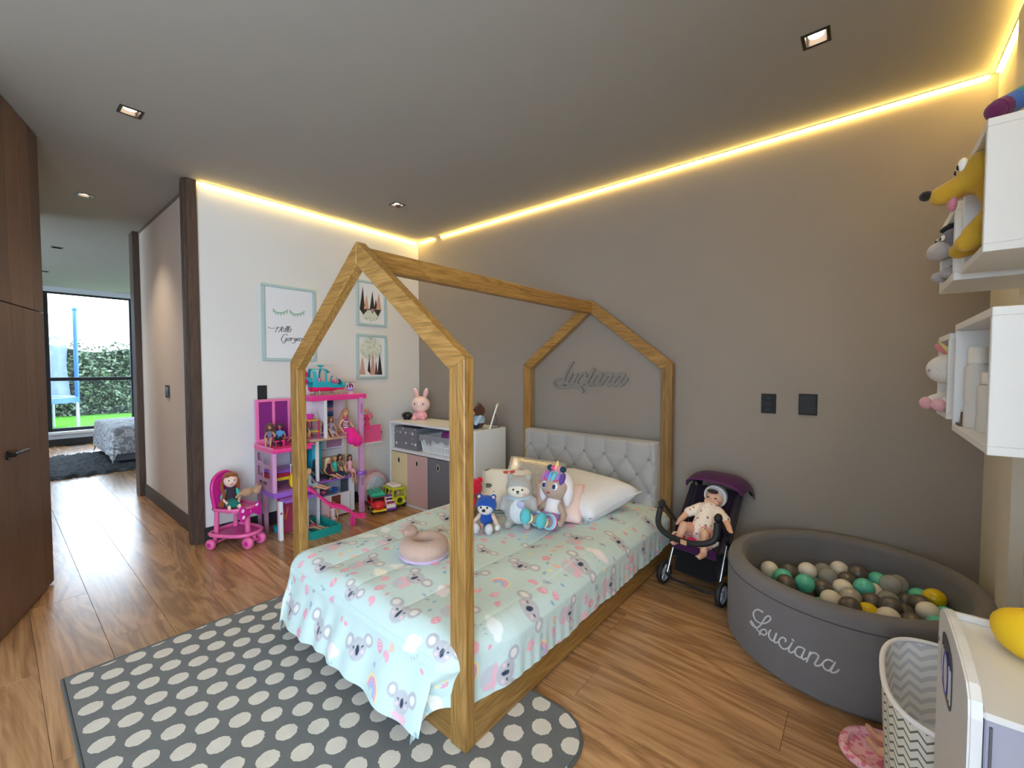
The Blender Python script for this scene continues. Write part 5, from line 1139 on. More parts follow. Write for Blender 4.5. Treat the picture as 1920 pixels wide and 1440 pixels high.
e = thing('plush_toy', 'small tan furry plush lying on the cart doll lap', 'plush toy', W[ct] @ Vector((.035, .005, .355)), rad(20))
m = MB().ell((0, .03, .03), (.04, .055, .03), 14, 10); m.ell((.02, .09, .028), (.034, .034, .03), 12, 8); m.ell((.0, .115, .055), (.01, .012, .022), 8, 6); m.ell((.04, .108, .052), (.01, .012, .02), 8, 6); cap(m, (.0, -.02, .03), (.02, -.07, .02), .014, .01)
blob('body', m, plush(190, 156, 124), e, .006); eyes(e, [(.045, .105, .035), (.02, .122, .035)], .004)
# ================================================================ TOY VEHICLES + ROUND BAG BY THE CABINET
def wheels(e, xs_, ys_, r, w, mat=black):
    for a in xs_:
        for b in ys_:
            t = part('wheel', MB().lathe([(0, -w), (r * .85, -w), (r, -w * .6), (r, w * .6), (r * .85, w), (0, w)], 18, (a, b, r), RX(PI / 2)), mat, e); part('hub_cap', MB().lathe([(0, w * 1.1), (r * .4, w * 1.1), (r * .45, w * .9)], 12, (a, b, r), RX(PI / 2)), M(200, 200, 204, .3, .4), t)
red, yel = gloss(214, 40, 50), gloss(196, 200, 30)
e = thing('toy_bus', 'red toy bus with green roof rack beside the lilac column', 'toy vehicle', (-3.42, 2.205, 0), rad(-20)); e.scale = (1.15,) * 3
part('body', MB().box((-.02, 0, .082), (.155, .105, .082), .012), red, e, 0); part('bonnet', MB().ell((.058, 0, .062), (.058, .052, .036), 18, 12), red, e, 180); part('bumper', MB().box((.055, 0, .03), (.118, .108, .016), .006), gloss(240, 206, 50), e, 0); part('chassis', MB().box((-.01, 0, .026), (.18, .098, .014), .004), gloss(240, 206, 50), e, 0)
part('roof_rack', MB().box((-.025, 0, .138), (.175, .115, .034), .012), gloss(30, 166, 140), e, 0); part('rack_bump', MB().box((-.03, 0, .158), (.10, .06, .012), .004).box((.0, .02, .166), (.03, .03, .01), .003), gloss(24, 150, 128), e, 0)
for s in (-1, 1):
    for k in range(3): part('window', MB().box((-.075 + k * .038, s * .0525, .096), (.028, .003, .036), .001), M(70, 26, 30, .15), e, 0)
part('windscreen', MB().box((.056, 0, .102), (.006, .088, .034), .001), M(60, 30, 34, .12), e, 0); wheels(e, (-.065, .06), (-.046, .046), .024, .010)
e = thing('toy_ambulance', 'white and purple toy ambulance between the two toy buses', 'toy vehicle', (-3.375, 2.305, 0), rad(-20)); e.scale = (1.0,) * 3
pwh, pvi = gloss(238, 226, 234), gloss(120, 60, 160)
part('body', MB().box((-.03, 0, .078), (.11, .095, .08), .008), pwh, e, 0); part('cab', MB().box((.035, 0, .066), (.045, .09, .052), .012), pwh, e, 0); part('bonnet', MB().box((.07, 0, .046), (.05, .088, .036), .012), pwh, e, 0); part('chassis', MB().box((.0, 0, .024), (.185, .096, .018), .005), pvi, e, 0); part('roof_light', MB().box((-.03, 0, .123), (.07, .06, .012), .004).tube([(-.08, -.04, .118), (.02, -.05, .122)], .005, 6), pvi, e, 0)
part('windscreen', MB().box((.057, 0, .078), (.005, .07, .022), .001), M(150, 50, 80, .15), e, 0); part('windscreen', MB().box((.0255, 0, .104), (.004, .066, .016), .001), M(60, 30, 70, .15), e, 0)
for s in (-1, 1): part('side_window', MB().box((.03, s * .046, .075), (.026, .003, .022), .001), M(170, 40, 60, .15), e, 0)
wheels(e, (-.06, .062), (-.042, .042), .022, .010, pvi)
e = thing('toy_van', 'yellow toy camper van against the cream cabinet front', 'toy vehicle', (-3.44, 2.40 + .0, 0), rad(-30)); place(e, (-3.42, 2.393, 0), rad(-8)); e.scale = (1.2,) * 3
part('body', MB().box((0, 0, .058), (.185, .118, .07), .016), yel, e, 0); part('roof', MB().box((0, 0, .150), (.18, .112, .014), .007), yel, e, 0)
for a, b in ((.085, .052), (.085, -.052), (-.085, .052), (-.085, -.052), (.02, .054), (.02, -.054), (-.035, .054), (-.035, -.054)): part('pillar', MB().tube([(a, b, .09), (a * .96, b * .97, .146)], .0065, 8), yel, e)
part('roof_box', MB().box((-.005, 0, .166), (.12, .08, .02), .009), M(240, 226, 222, .35), e, 0); part('seat', MB().box((.02, .025, .105), (.03, .03, .04), .008).box((.02, -.025, .105), (.03, .03, .04), .008), M(206, 176, 150), e, 0); part('emblem', MB().lathe([(0, .003), (.020, .003), (.021, 0)], 20, (.0925, 0, .066), RY(PI / 2)), M(60, 58, 20, .3), e)
for s in (-1, 1): part('headlight', MB().ell((.092, s * .042, .05), (.004, .009, .009), 10, 8), M(236, 232, 210, .2), e, 180)
wheels(e, (-.058, .058), (-.05, .05), .024, .010)
e = thing('round_bag', 'round pale pink bag with grey animal print beside the cabinet', 'bag', (-3.69, 2.335, 0), rad(8))
rp_ = NT('pale_animal_print'); v4 = rp_.noise(rp_.pos('obj'), 16, 3, .6, 1.2); rp_.set(col=rp_.ramp(v4, [(.46, srgb(196, 208, 222)), (.52, srgb(150, 164, 182)), (.58, srgb(200, 212, 226)), (.7, srgb(170, 182, 200))]), rough=.8)
Rb = .145
part('shell', MB().lathe([(0, -.05), (Rb * .9, -.05), (Rb, -.04), (Rb, .04), (Rb * .9, .05), (0, .05)], 40, (0, 0, Rb), RY(PI / 2)), fab(226, 186, 200), e); part('front_panel', MB().lathe([(0, .053), (Rb * .78, .053), (Rb * .8, .049)], 40, (0, 0, Rb), RY(PI / 2)), rp_.m, e)
part('zip', MB().tube([(.03, Rb * 1.005 * math.cos(t), Rb + Rb * 1.005 * math.sin(t)) for t in [i * PI / 20 for i in range(41)]], .004, 6), M(236, 232, 236), e); part('handle', MB().tube(smoothline([(0, -.06, Rb * 1.88), (0, -.03, Rb * 2.12), (0, .03, Rb * 2.12), (0, .06, Rb * 1.88)], 4), .008, 8), fab(238, 160, 180), e)
# ================================================================ THINGS ON THE BED
ZQ = .382
def cushion_mesh(w, h, t, n=20, k=.5):
    def f(s):
        def g(u, v):
            a, b = 2 * u - 1, 2 * v - 1; e = max(0, (1 - a ** 4) * (1 - b ** 4)) ** k
            px = a * w / 2 * (1 - .06 * (1 - b * b) * abs(a)); py = b * h / 2 * (1 - .06 * (1 - a * a) * abs(b))
            return (px, py, s * t / 2 * e)
        return g
    m = MB(); m.grid(f(1), n, n); m.grid(f(-1), n, n); return m
def cushion(name, label, cat, loc, rot, w, h, t, mat, piping=None, group=None):
    e = thing(name, label, cat, loc, rot, group); m = cushion_mesh(w, h, t)
    b = part('cover', m, mat, e, 180)
    bm = bmesh.new(); bm.from_mesh(b.data); bmesh.ops.remove_doubles(bm, verts=bm.verts[:], dist=1e-5); bmesh.ops.recalc_face_normals(bm, faces=bm.faces[:]); bm.to_mesh(b.data); bm.free()
    if piping:
        p = []
        for k in range(40):
            t_ = k / 40 * 4; s, q = int(t_), t_ % 1
            a, b_ = [(2 * q - 1, -1), (1, 2 * q - 1), (1 - 2 * q, 1), (-1, 1 - 2 * q)][s]
            p.append((a * w / 2 * (1 - .06 * (1 - b_ * b_) * abs(a)), b_ * h / 2 * (1 - .06 * (1 - a * a) * abs(b_)), 0))
        part('piping', MB().tube(p, .004, 6, closed=True), piping, e)
    return e
cushion('pillow', 'large white pillow lying against the grey headboard', 'pillow', (-1.48, 2.49, ZQ + .085), (rad(10), rad(0), rad(-14)), .68, .48, .19, fab(234, 236, 242), fab(226, 228, 236))
pp_ = cushion('pillow', 'pale pink printed pillow behind the rainbow haired doll', 'pillow', (-1.44, 2.20, ZQ + .10), (rad(40), 0, rad(24)), .30, .27, .09, fab(244, 220, 216), fab(236, 190, 192))
part('print', MB().tube(smoothline([(.05 + .035 * math.cos(t), -.03 + .035 * math.sin(t), .034) for t in [i * PI / 6 for i in range(8)]], 2), .004, 6), fab(216, 150, 110), pp_); part('care_tag', MB().box((.15, -.17, -.01), (.07, .05, .002), 0, RZ(.3)), fab(238, 238, 236), pp_, 0)
fm = NT('floral_cotton'); vn = fm.t.nodes.new('ShaderNodeTexVoronoi'); vn.inputs['Scale'].default_value = 13; fm.l(fm.pos('obj'), vn.inputs['Vector'])
leafm = fm.math('LESS_THAN', fm.math('ADD', vn.outputs['Distance'], fm.math('MULTIPLY', fm.noise(fm.pos('obj'), 60, 2), .3)), .46)
fm.set(col=fm.mix(leafm, srgb(226, 224, 214), fm.ramp(fm.noise(fm.pos('obj'), 9, 1), [(.42, srgb(90, 110, 100)), (.5, srgb(140, 160, 150)), (.58, srgb(226, 130, 110)), (.7, srgb(200, 80, 90))])), rough=.85)
fc = cushion('cushion', 'floral cushion with black script behind the red plush', 'cushion', (-1.83, 2.17, ZQ + .105), (rad(36), 0, rad(36)), .36, .36, .12, fm.m, fab(214, 212, 204))
m = MB()
for s in ([(.0, .03), (-.006, -.03)], [(-.003, .0), (.02, .028), (.034, .02), (.03, -.02), (.04, -.03)], [(.085, .02), (.06, .028), (.05, .0), (.06, -.026), (.078, -.01), (.088, .025), (.084, -.02), (.096, -.03)]):
    m.tube([(a * 1.3 - .02, b * 1.1 - .085, .051) for a, b in smoothline(s, 4)], .0042, 6)
part('lettering', m, M(24, 24, 28, .6), fc)
sq = NT('silver_sequins'); vs_ = sq.t.nodes.new('ShaderNodeTexVoronoi'); vs_.inputs['Scale'].default_value = 120; sq.l(sq.pos('obj'), vs_.inputs['Vector'])
sq.set(col=sq.mix(sq.noise(sq.pos('obj'), 40, 2), srgb(244, 242, 238), srgb(196, 192, 186)), metal=.6, rough=.3); nv = sq.t.nodes.new('ShaderNodeBump'); nv.inputs['Strength'].default_value = .6; nv.inputs['Distance'].default_value = .003; sq.l(vs_.outputs['Color'], nv.inputs['Height']); sq.l(nv.outputs[0], sq.b.inputs['Normal'])
cushion('cushion', 'silver sequin cushion standing behind the grey plush', 'cushion', (-1.76, 2.36, ZQ + .15), (rad(40), rad(4), rad(22)), .42, .36, .12, sq.m, None)
# big grey penguin-shaped plush
e = thing('plush_toy', 'large grey plush with cream face and pale belly on the bed', 'plush toy', (-1.565, 1.965, ZQ), rad(-58))
gp = plush(182, 180, 178); cr = plush(240, 232, 214)
m = MB().ell((0, 0, .105), (.085, .098, .108), 20, 14); m.ell((0, 0, .215), (.070, .080, .072), 20, 14)
for s in (-1, 1): m.ell((-.005, s * .055, .278), (.018, .022, .022), 10, 8); cap(m, (.02, s * .088, .15), (.05, s * .098, .105), .022, .018); cap(m, (.05, s * .05, .025), (.088, s * .056, .022), .026, .024)
blob('body', m, gp, e, .008, 8); part('face', MB().ell((.022, 0, .208), (.054, .068, .052), 20, 14), cr, e, 180); part('belly', MB().ell((.03, 0, .098), (.062, .066, .088), 18, 12), plush(226, 232, 238), e, 180)
part('scarf', MB().lathe([(.066, .158), (.078, .163), (.074, .172), (.062, .170)], 28, close=True, sx=.98, sy=1.08), plush(178, 206, 222), e); part('scarf_end', MB().ell((.084, .02, .138), (.008, .026, .024), 10, 8), plush(190, 190, 226), e, 180)
eyes(e, [(.074, .026, .222), (.074, -.026, .222)], .006); part('nose', MB().ell((.078, 0, .212), (.006, .009, .006), 8, 6), black, e, 180); part('cheek', MB().ell((.070, .038, .196), (.004, .010, .007), 10, 6), plush(240, 176, 176), e, 180); part('mouth', MB().tube([(.077, -.008, .200), (.079, 0, .203), (.077, .008, .200)], .0018, 6), black, e)
# small blue plush (generic round-eared toy)
e = thing('plush_toy', 'small blue plush with white muzzle sitting before the grey plush', 'plush toy', (-1.665, 1.79, ZQ), rad(-62))
bb = plush(36, 84, 176); sk = plush(238, 206, 186)
m = MB().ell((0, 0, .052), (.036, .040, .048), 14, 10); m.ell((.0, 0, .135), (.056, .060, .055), 18, 12)
for s in (-1, 1): m.ell((-.004, s * .042, .182), (.012, .018, .018), 10, 8)
blob('body', m, bb, e, .006, 6); part('face', MB().ell((.024, 0, .122), (.040, .046, .036), 18, 12), plush(232, 228, 226), e, 180); eyes(e, [(.057, .018, .136), (.057, -.018, .136)], .0065); part('nose', MB().ell((.066, 0, .122), (.009, .011, .009), 10, 8), black, e, 180)
for s in (-1, 1):
    m = MB(); cap(m, (.0, s * .036, .078), (.03, s * .066, .04), .012, .011); part('arm', m, sk, e, 180); part('paw', MB().ell((.042, s * .074, .024), (.024, .017, .018), 12, 8), plush(236, 236, 238), e, 180)
    m = MB(); cap(m, (.02, s * .022, .024), (.07, s * .034, .022), .014, .013); part('leg', m, sk, e, 180); f = part('foot', MB().ell((.094, s * .038, .030), (.022, .024, .030), 12, 8), plush(214, 216, 220), e, 180); part('foot_band', MB().lathe([(.0255, -.006), (.0262, 0), (.0255, .006)], 18, (.086, s * .037, .03), RY(PI / 2), close=False), plush(206, 40, 50), f)
    part('inner_ear', MB().ell((.007, s * .042, .182), (.004, .010, .010), 8, 6), plush(232, 200, 190), e, 180)
# rag doll with pastel hair
e = thing('rag_doll', 'soft doll with pastel rainbow hair lying on the pink pillow', 'doll', (-1.40, 2.05, ZQ + .004), (0, rad(-16), rad(-90))); e.scale = (1.22,) * 3
tan = fab(188, 166, 150)
m = MB(); cap(m, (0, 0, .035), (0, 0, .105), .040, .032); m.ell((.004, 0, .185), (.066, .076, .066), 20, 14); m.ell((.068, 0, .172), (.006, .007, .006), 8, 6)
for s in (-1, 1):
    cap(m, (0, s * .034, .10), (.01, s * .072, .062), .016, .015); cap(m, (.01, s * .072, .062), (.04, s * .082, .03), .015, .013); m.ell((.05, s * .083, .022), (.016, .012, .014), 10, 8); cap(m, (.048, s * .08, .028), (.058, s * .072, .034), .005, .0045, 6)
    cap(m, (.01, s * .024, .03), (.09, s * .040, .02), .024, .019); cap(m, (.09, s * .040, .02), (.135, s * .042, .022), .018, .016)
blob('body', m, tan, e, .006, 4)
m = MB(); cap(m, (0, 0, .06), (0, 0, .112), .044, .037); blob('top', m, fab(240, 236, 238), e, .006, 3)
m = MB(); cap(m, (0, 0, .035), (.0, 0, .055), .046, .045)
for s in (-1, 1): cap(m, (.01, s * .026, .03), (.060, s * .036, .024), .031, .031)
blob('shorts', m, fab(170, 140, 206), e, .006, 3)
for s in (-1, 1):
    for k, c in enumerate(((236, 110, 160), (244, 236, 240), (150, 206, 220))): part('frill', MB().lathe([(.027, -.004), (.037, 0), (.027, .004)], 18, (.062 + k * .007, s * .036, .024), RY(PI / 2), fn=lambda a, r, z: .002 * math.sin(9 * a)), fab(*c), e)
    f = part('boot', MB().ell((.152, s * .044, .030), (.026, .026, .036), 14, 10), fab(96, 190, 200), e, 180); part('boot_cuff', MB().lathe([(.020, -.006), (.026, 0), (.020, .006)], 14, (.130, s * .042, .024), RY(PI / 2)), fab(240, 222, 180), f)
m = MB().ell((-.014, 0, .198), (.070, .084, .072), 20, 14); m.ell((-.01, .07, .16), (.03, .024, .06), 12, 8); m.ell((-.01, -.07, .16), (.03, .024, .06), 12, 8); blob('hair', m, fab(236, 230, 236), e, .007, 4)
for k, c in enumerate(((206, 120, 190), (150, 120, 210), (120, 170, 226), (110, 206, 216), (170, 140, 214), (110, 80, 170))):
    y_ = -.05 + k * .02; part('fringe_lock', MB().ell((.048 - abs(y_) * .25, y_, .222), (.020, .0115, .032), 10, 8, RY(-.35)), fab(*c), e, 180)
part('horn', MB().tube([(.02, 0, .262), (.022, 0, .305)], [.014, .004], 10), fab(250, 224, 150), e)
for k, (y_, c) in enumerate(((-.038, (30, 70, 90)), (.036, (30, 70, 90)), (-.016, (236, 90, 150)), (.016, (240, 150, 180)))): part('rosette', MB().ell((.02, y_, .268), (.016, .015, .015), 10, 8, fn=lambda d: 1 + .12 * math.sin(9 * d.y)), fab(*c), e, 180)
for s in (-1, 1):
    q = part('eye', MB().ell((.060, s * .030, .184), (.008, .016, .018), 12, 8), M(240, 240, 244, .3), e, 180); part('iris', MB().ell((.0655, s * .029, .182), (.005, .010, .012), 10, 8), M(46, 60, 130, .2), q, 180); part('pupil', MB().ell((.0695, s * .029, .182), (.0025, .005, .006), 8, 6), black, q, 180); part('eyebrow', MB().tube([(.064, s * .018, .208), (.061, s * .042, .212)], .004, 6), fab(226, 90, 130), e)
part('mouth', MB().ell((.064, 0, .150), (.004, .010, .005), 10, 6), fab(206, 70, 110), e, 180)
# red hooded plush behind the post
e = thing('plush_toy', 'brown plush in a red hood half hidden by the front bed post', 'plush toy', (-1.90, 1.90, ZQ), rad(-75))
m = MB().ell((0, 0, .06), (.05, .058, .06), 14, 10); m.ell((.0, 0, .155), (.055, .06, .056), 16, 12)
for s in (-1, 1): cap(m, (.02, s * .03, .022), (.11, s * .05, .026), .024, .024); m.ell((.122, s * .052, .036), (.018, .024, .032), 10, 8); cap(m, (.0, s * .05, .10), (.05, s * .07, .06), .018, .017)
blob('body', m, plush(112, 82, 50), e, .007, 6); m = MB().ell((-.008, 0, .165), (.062, .070, .062), 18, 12)
for s in (-1, 1): m.ell((-.01, s * .058, .222), (.016, .022, .022), 10, 8)
blob('hood', m, plush(206, 24, 56), e, .007, 4); part('coat', MB().ell((-.004, 0, .075), (.056, .064, .055), 16, 12), plush(206, 24, 56), e, 180); part('face', MB().ell((.03, 0, .150), (.034, .042, .036), 14, 10), plush(150, 112, 74), e, 180); eyes(e, [(.060, .016, .16), (.060, -.016, .16)], .006)
# neck pillow with an animal head
e = thing('neck_pillow', 'tan ring-shaped neck pillow with animal head on the quilt', 'neck pillow', (-1.665, 1.335, ZQ), rad(-30))
nt_ = plush(196, 166, 152)
def ring(u, v):
    a = u * 2 * PI; t = v * 2 * PI; r = .042 * (1 + .12 * math.cos(a))
    return ((.078 + r * math.cos(t)) * math.cos(a) * 1.12, (.078 + r * math.cos(t)) * math.sin(a), .046 + r * math.sin(t))
m = MB().grid(ring, 40, 16, wrap=True); part('ring', m, nt_, e, 180); part('base_piping', MB().lathe([(.096, .006), (.118, .006), (.122, .014), (.112, .022), (.096, .016)], 40, close=True, sx=1.1), plush(214, 190, 224), e)
m = MB().ell((-.085, -.055, .090), (.042, .040, .036), 14, 10); m.ell((-.052, -.075, .098), (.014, .018, .022), 10, 8); blob('head', m, plush(182, 152, 136), e, .006, 4)
part('muzzle', MB().ell((-.122, -.062, .088), (.012, .022, .020), 12, 8), plush(240, 238, 236), e, 180); part('nose', MB().ell((-.134, -.058, .098), (.006, .009, .007), 8, 6), black, e, 180); part('paw', MB().ell((-.125, -.03, .03), (.028, .02, .018), 10, 8), plush(206, 160, 150), e, 180)
# ================================================================ STROLLER + BABY DOLL
so = thing('doll_stroller', 'small black and purple doll stroller beside the ball pit', 'stroller', (-.725, 2.655, 0), rad(-10))
bkp_, pur, chrome = M(26, 26, 30, .6), fab(70, 26, 74), M(196, 198, 204, .22, .9)
def swheel(x, y, r):
    t = part('wheel', MB().lathe([(r - .016, -.013), (r - .004, -.013), (r, -.008), (r, .008), (r - .004, .013), (r - .016, .013)], 32, (x, y, r), RY(PI / 2), close=True), M(28, 28, 32, .6), so)
    m = MB().lathe([(0, -.010), (.016, -.010), (.018, 0), (.016, .010), (0, .010)], 14, (x, y, r), RY(PI / 2)); m.lathe([(r - .022, -.008), (r - .015, -.008), (r - .015, .008), (r - .022, .008)], 28, (x, y, r), RY(PI / 2), close=True)
    for k in range(6): a = k * PI / 3; m.tube([(x, y + .014 * math.cos(a), r + .014 * math.sin(a)), (x, y + (r - .018) * math.cos(a), r + (r - .018) * math.sin(a))], .0055, 6)
    part('spokes', m, M(176, 178, 186, .3, .4), t)
for x, y in ((-.172, -.125), (.172, -.125), (-.172, .165), (.172, .165)): swheel(x, y, .068)
for s in (-1, 1):
    part('front_leg', MB().tube([(s * .152, -.125, .068), (s * .148, -.02, .30)], .0075, 10), chrome, so); part('rear_leg', MB().tube([(s * .155, .165, .068), (s * .148, -.03, .33)], .0085, 10), bkp_, so); part('axle_stub', MB().tube([(s * .150, -.125, .068), (s * .18, -.125, .068)], .007, 8).tube([(s * .15, .165, .068), (s * .18, .165, .068)], .007, 8), chrome, so)
    part('push_bar', MB().tube([(s * .148, .02, .30), (s * .15, .21, .60)], .0085, 10), bkp_, so); k = part('bar_joint', MB().box((s * .165, -.17, .497), (.034, .045, .044), .010, RX(.35)), bkp_, so); part('joint_ring', MB().lathe([(.014, -.004), (.017, 0), (.014, .004)], 14, (s * .166, -.185, .455)), chrome, k); part('bar_arm', MB().tube([(s * .163, -.15, .49), (s * .152, -.02, .36)], .009, 8), bkp_, so)
part('foot_bar', MB().tube([(-.152, -.14, .075), (-.1, -.155, .062), (.1, -.155, .062), (.152, -.14, .075)], .008, 8).tube([(-.155, .165, .068), (.155, .165, .068)], .008, 8), bkp_, so)
part('bumper_bar', MB().tube(smoothline([(-.166, -.185, .475), (-.168, -.205, .40), (-.13, -.23, .365), (-.05, -.245, .345), (.05, -.245, .345), (.13, -.23, .365), (.168, -.205, .40), (.166, -.185, .475)], 5), .0165, 12), bkp_, so); part('bar_badge', MB().box((.02, -.263, .345), (.035, .004, .026), .001), M(206, 160, 120, .5), so, 0)
m = MB().box((0, -.015, .268), (.272, .19, .030), .012); m.box((0, .135, .415), (.272, .030, .32), .012, RX(-rad(27))); part('seat', m, fab(38, 24, 42), so, 0); part('seat_front', MB().box((0, -.118, .262), (.268, .022, .066), .010, RX(.3)), pur, so, 0)
for s in (-1, 1): part('seat_side', MB().prism([(-.11, .27), (.04, .27), (.19, .55), (.14, .57), (-.02, .36)], lambda p, q, h: (s * h, p, q), .132, .144), fab(34, 22, 38), so, 0)
part('basket', MB().box((0, .02, .13), (.24, .22, .10), .02), fab(20, 20, 24), so, 0); part('apron', MB().box((0, -.10, .18), (.22, .010, .16), .004, RX(-.25)), fab(18, 18, 22), so, 0)
def hood(r, s):
    def f(u, v):
        a = rad(-78 + 112 * v); x = (2 * u - 1); w = (1 - abs(x) ** 3.2) ** .5
        rr = .21 * (.55 + .45 * w) * r
        return (x * .172 * s, .165 - rr * math.sin(a) * .98 + .03, .475 + rr * math.cos(a) * .86)
    return f
part('canopy', MB().grid(hood(1, 1), 28, 16), pur, so, 180); part('canopy_lining', MB().grid(hood(.965, .975), 28, 16), fab(24, 18, 26), so, 180)
part('canopy_edge', MB().tube([hood(.985, .985)(u / 28, 1) for u in range(29)], .006, 8), fab(90, 40, 92), so)
bd_ = thing('baby_doll', 'baby doll in white printed suit and cap lying in the stroller', 'doll', W[so] @ Vector((.005, -.02, .285)), rad(-10))
bs = M(222, 172, 146, .5)
m = MB(); cap(m, (0, .0, .055), (.0, .085, .155), .056, .052); cap(m, (0, .10, .165), (.005, .125, .195), .03, .03); m.ell((.012, .150, .232), (.056, .058, .060), 20, 14); m.ell((.008, .088, .228), (.009, .010, .008), 10, 8); m.ell((.04, .10, .215), (.016, .016, .014), 10, 8); m.ell((-.02, .10, .215), (.016, .016, .014), 10, 8)
m.ell((.07, .155, .228), (.008, .012, .016), 8, 6); m.ell((-.045, .155, .228), (.008, .012, .016), 8, 6)
def hand(c, d, up):
    c = Vector(c); d = Vector(d).normalized(); sidev = d.cross(Vector(up)).normalized()
    m.ell(c + d * .010, (.014, .014, .010), 10, 8)
    for k in range(4): b = c + d * .018 + sidev * (k - 1.5) * .0068; cap(m, b, b + d * (.016 - .002 * abs(k - 1.3)), .0044, .0038, 6); 
    cap(m, c + sidev * .011, c + sidev * .02 + d * .010, .0044, .0038, 6)
for s in (-1, 1):
    sh = (s * .05, .095, .165); el = (s * .105, .035, .135) if s < 0 else (s * .115, .05, .14); wr_ = (s * .128, -.015, .09) if s < 0 else (s * .155, .005, .115)
    cap(m, sh, el, .027, .022); cap(m, el, wr_, .021, .016); hand(wr_, Vector(wr_) - Vector(el), (0, 0, 1))
    hp_ = (s * .03, -.005, .045); kn = (-.05, -.115, .105) if s < 0 else (.072, -.115, .09); ft = (-.058, -.17, .030) if s < 0 else (.088, -.16, -.005)
    cap(m, hp_, kn, .034, .026); cap(m, kn, ft, .026, .019); cap(m, ft, (ft[0], ft[1] - .045, ft[2] - .008 + .006), .018, .015)
    for k in range(5): m.ell((ft[0] + (k - 2) * .0065, ft[1] - .060, ft[2] + .002), .0045 if k != 2 + 2 * -s else .006, 6, 5)
blob('body', m, bs, bd_, .005, 3)
sp_ = NT('speckled_suit'); v5 = sp_.t.nodes.new('ShaderNodeTexVoronoi'); v5.inputs['Scale'].default_value = 38; sp_.l(sp_.pos('obj'), v5.inputs['Vector']); sp_.set(col=sp_.mix(sp_.math('LESS_THAN', v5.outputs['Distance'], .24), srgb(238, 226, 214), sp_.mix(v5.outputs['Color'], srgb(60, 54, 60), srgb(214, 130, 140))), rough=.85)
m = MB(); cap(m, (0, -.005, .055), (.0, .088, .158), .064, .060)
for s in (-1, 1): sh = (s * .05, .095, .165); el = (s * .100, .040, .138) if s < 0 else (s * .112, .052, .141); cap(m, sh, el, .034, .030); cap(m, (s * .03, -.01, .048), (s * .045, -.05, .07), .042, .036)
blob('suit', m, sp_.m, bd_, .006, 4)
m = MB()
for s in (-1, 1): m.lathe([(.034, -.008), (.040, 0), (.034, .008)], 16, (s * .046, -.055, .072), RX(PI / 2 - .3))
part('leg_cuff', m, fab(236, 160, 176), bd_)
m = MB().ell((.012, .162, .244), (.064, .058, .060), 18, 12); blob('cap', m, fab(206, 200, 204), bd_, .006, 2); part('cap_brim', MB().tube([(.012 + .062 * math.cos(a), .142 - .0 * math.sin(a), .240 + .060 * math.sin(a)) for a in [i * PI / 12 for i in range(24)]], .007, 8, closed=True), fab(226, 222, 224), bd_); part('hair', MB().ell((.012, .108, .276), (.034, .018, .014), 12, 8), plush(60, 44, 40), bd_, 180)
for s in (-1, 1): part('eye', MB().ell((.012 + s * .022, .097, .240), (.009, .004, .005), 8, 6), M(50, 40, 40, .3), bd_, 180)
part('mouth', MB().ell((.010, .092, .208), (.012, .004, .005), 8, 6), M(196, 90, 90, .4), bd_, 180)
bl_ = thing('doll_blanket', 'white and pink doll blanket under the baby doll legs', 'blanket', W[so] @ Vector((-.02, -.07, .288)), rad(-10))
part('cloth', MB().grid(lambda u, v: ((u - .5) * .24, (v - .5) * .14, .012 + .014 * math.sin(u * 9 + v * 3) * math.sin(v * 3.1)), 20, 10).grid(lambda u, v: ((u - .5) * .24, (v - .5) * .14, .002 + .014 * math.sin(u * 9 + v * 3) * math.sin(v * 3.1)), 20, 10), fab(232, 224, 228), bl_, 180)
part('pink_patch', MB().ell((-.055, -.055, .026), (.036, .022, .020), 12, 8), fab(216, 40, 110), bl_, 180); part('pink_patch', MB().ell((.02, -.058, .026), (.030, .020, .018), 12, 8), fab(216, 40, 110), bl_, 180)
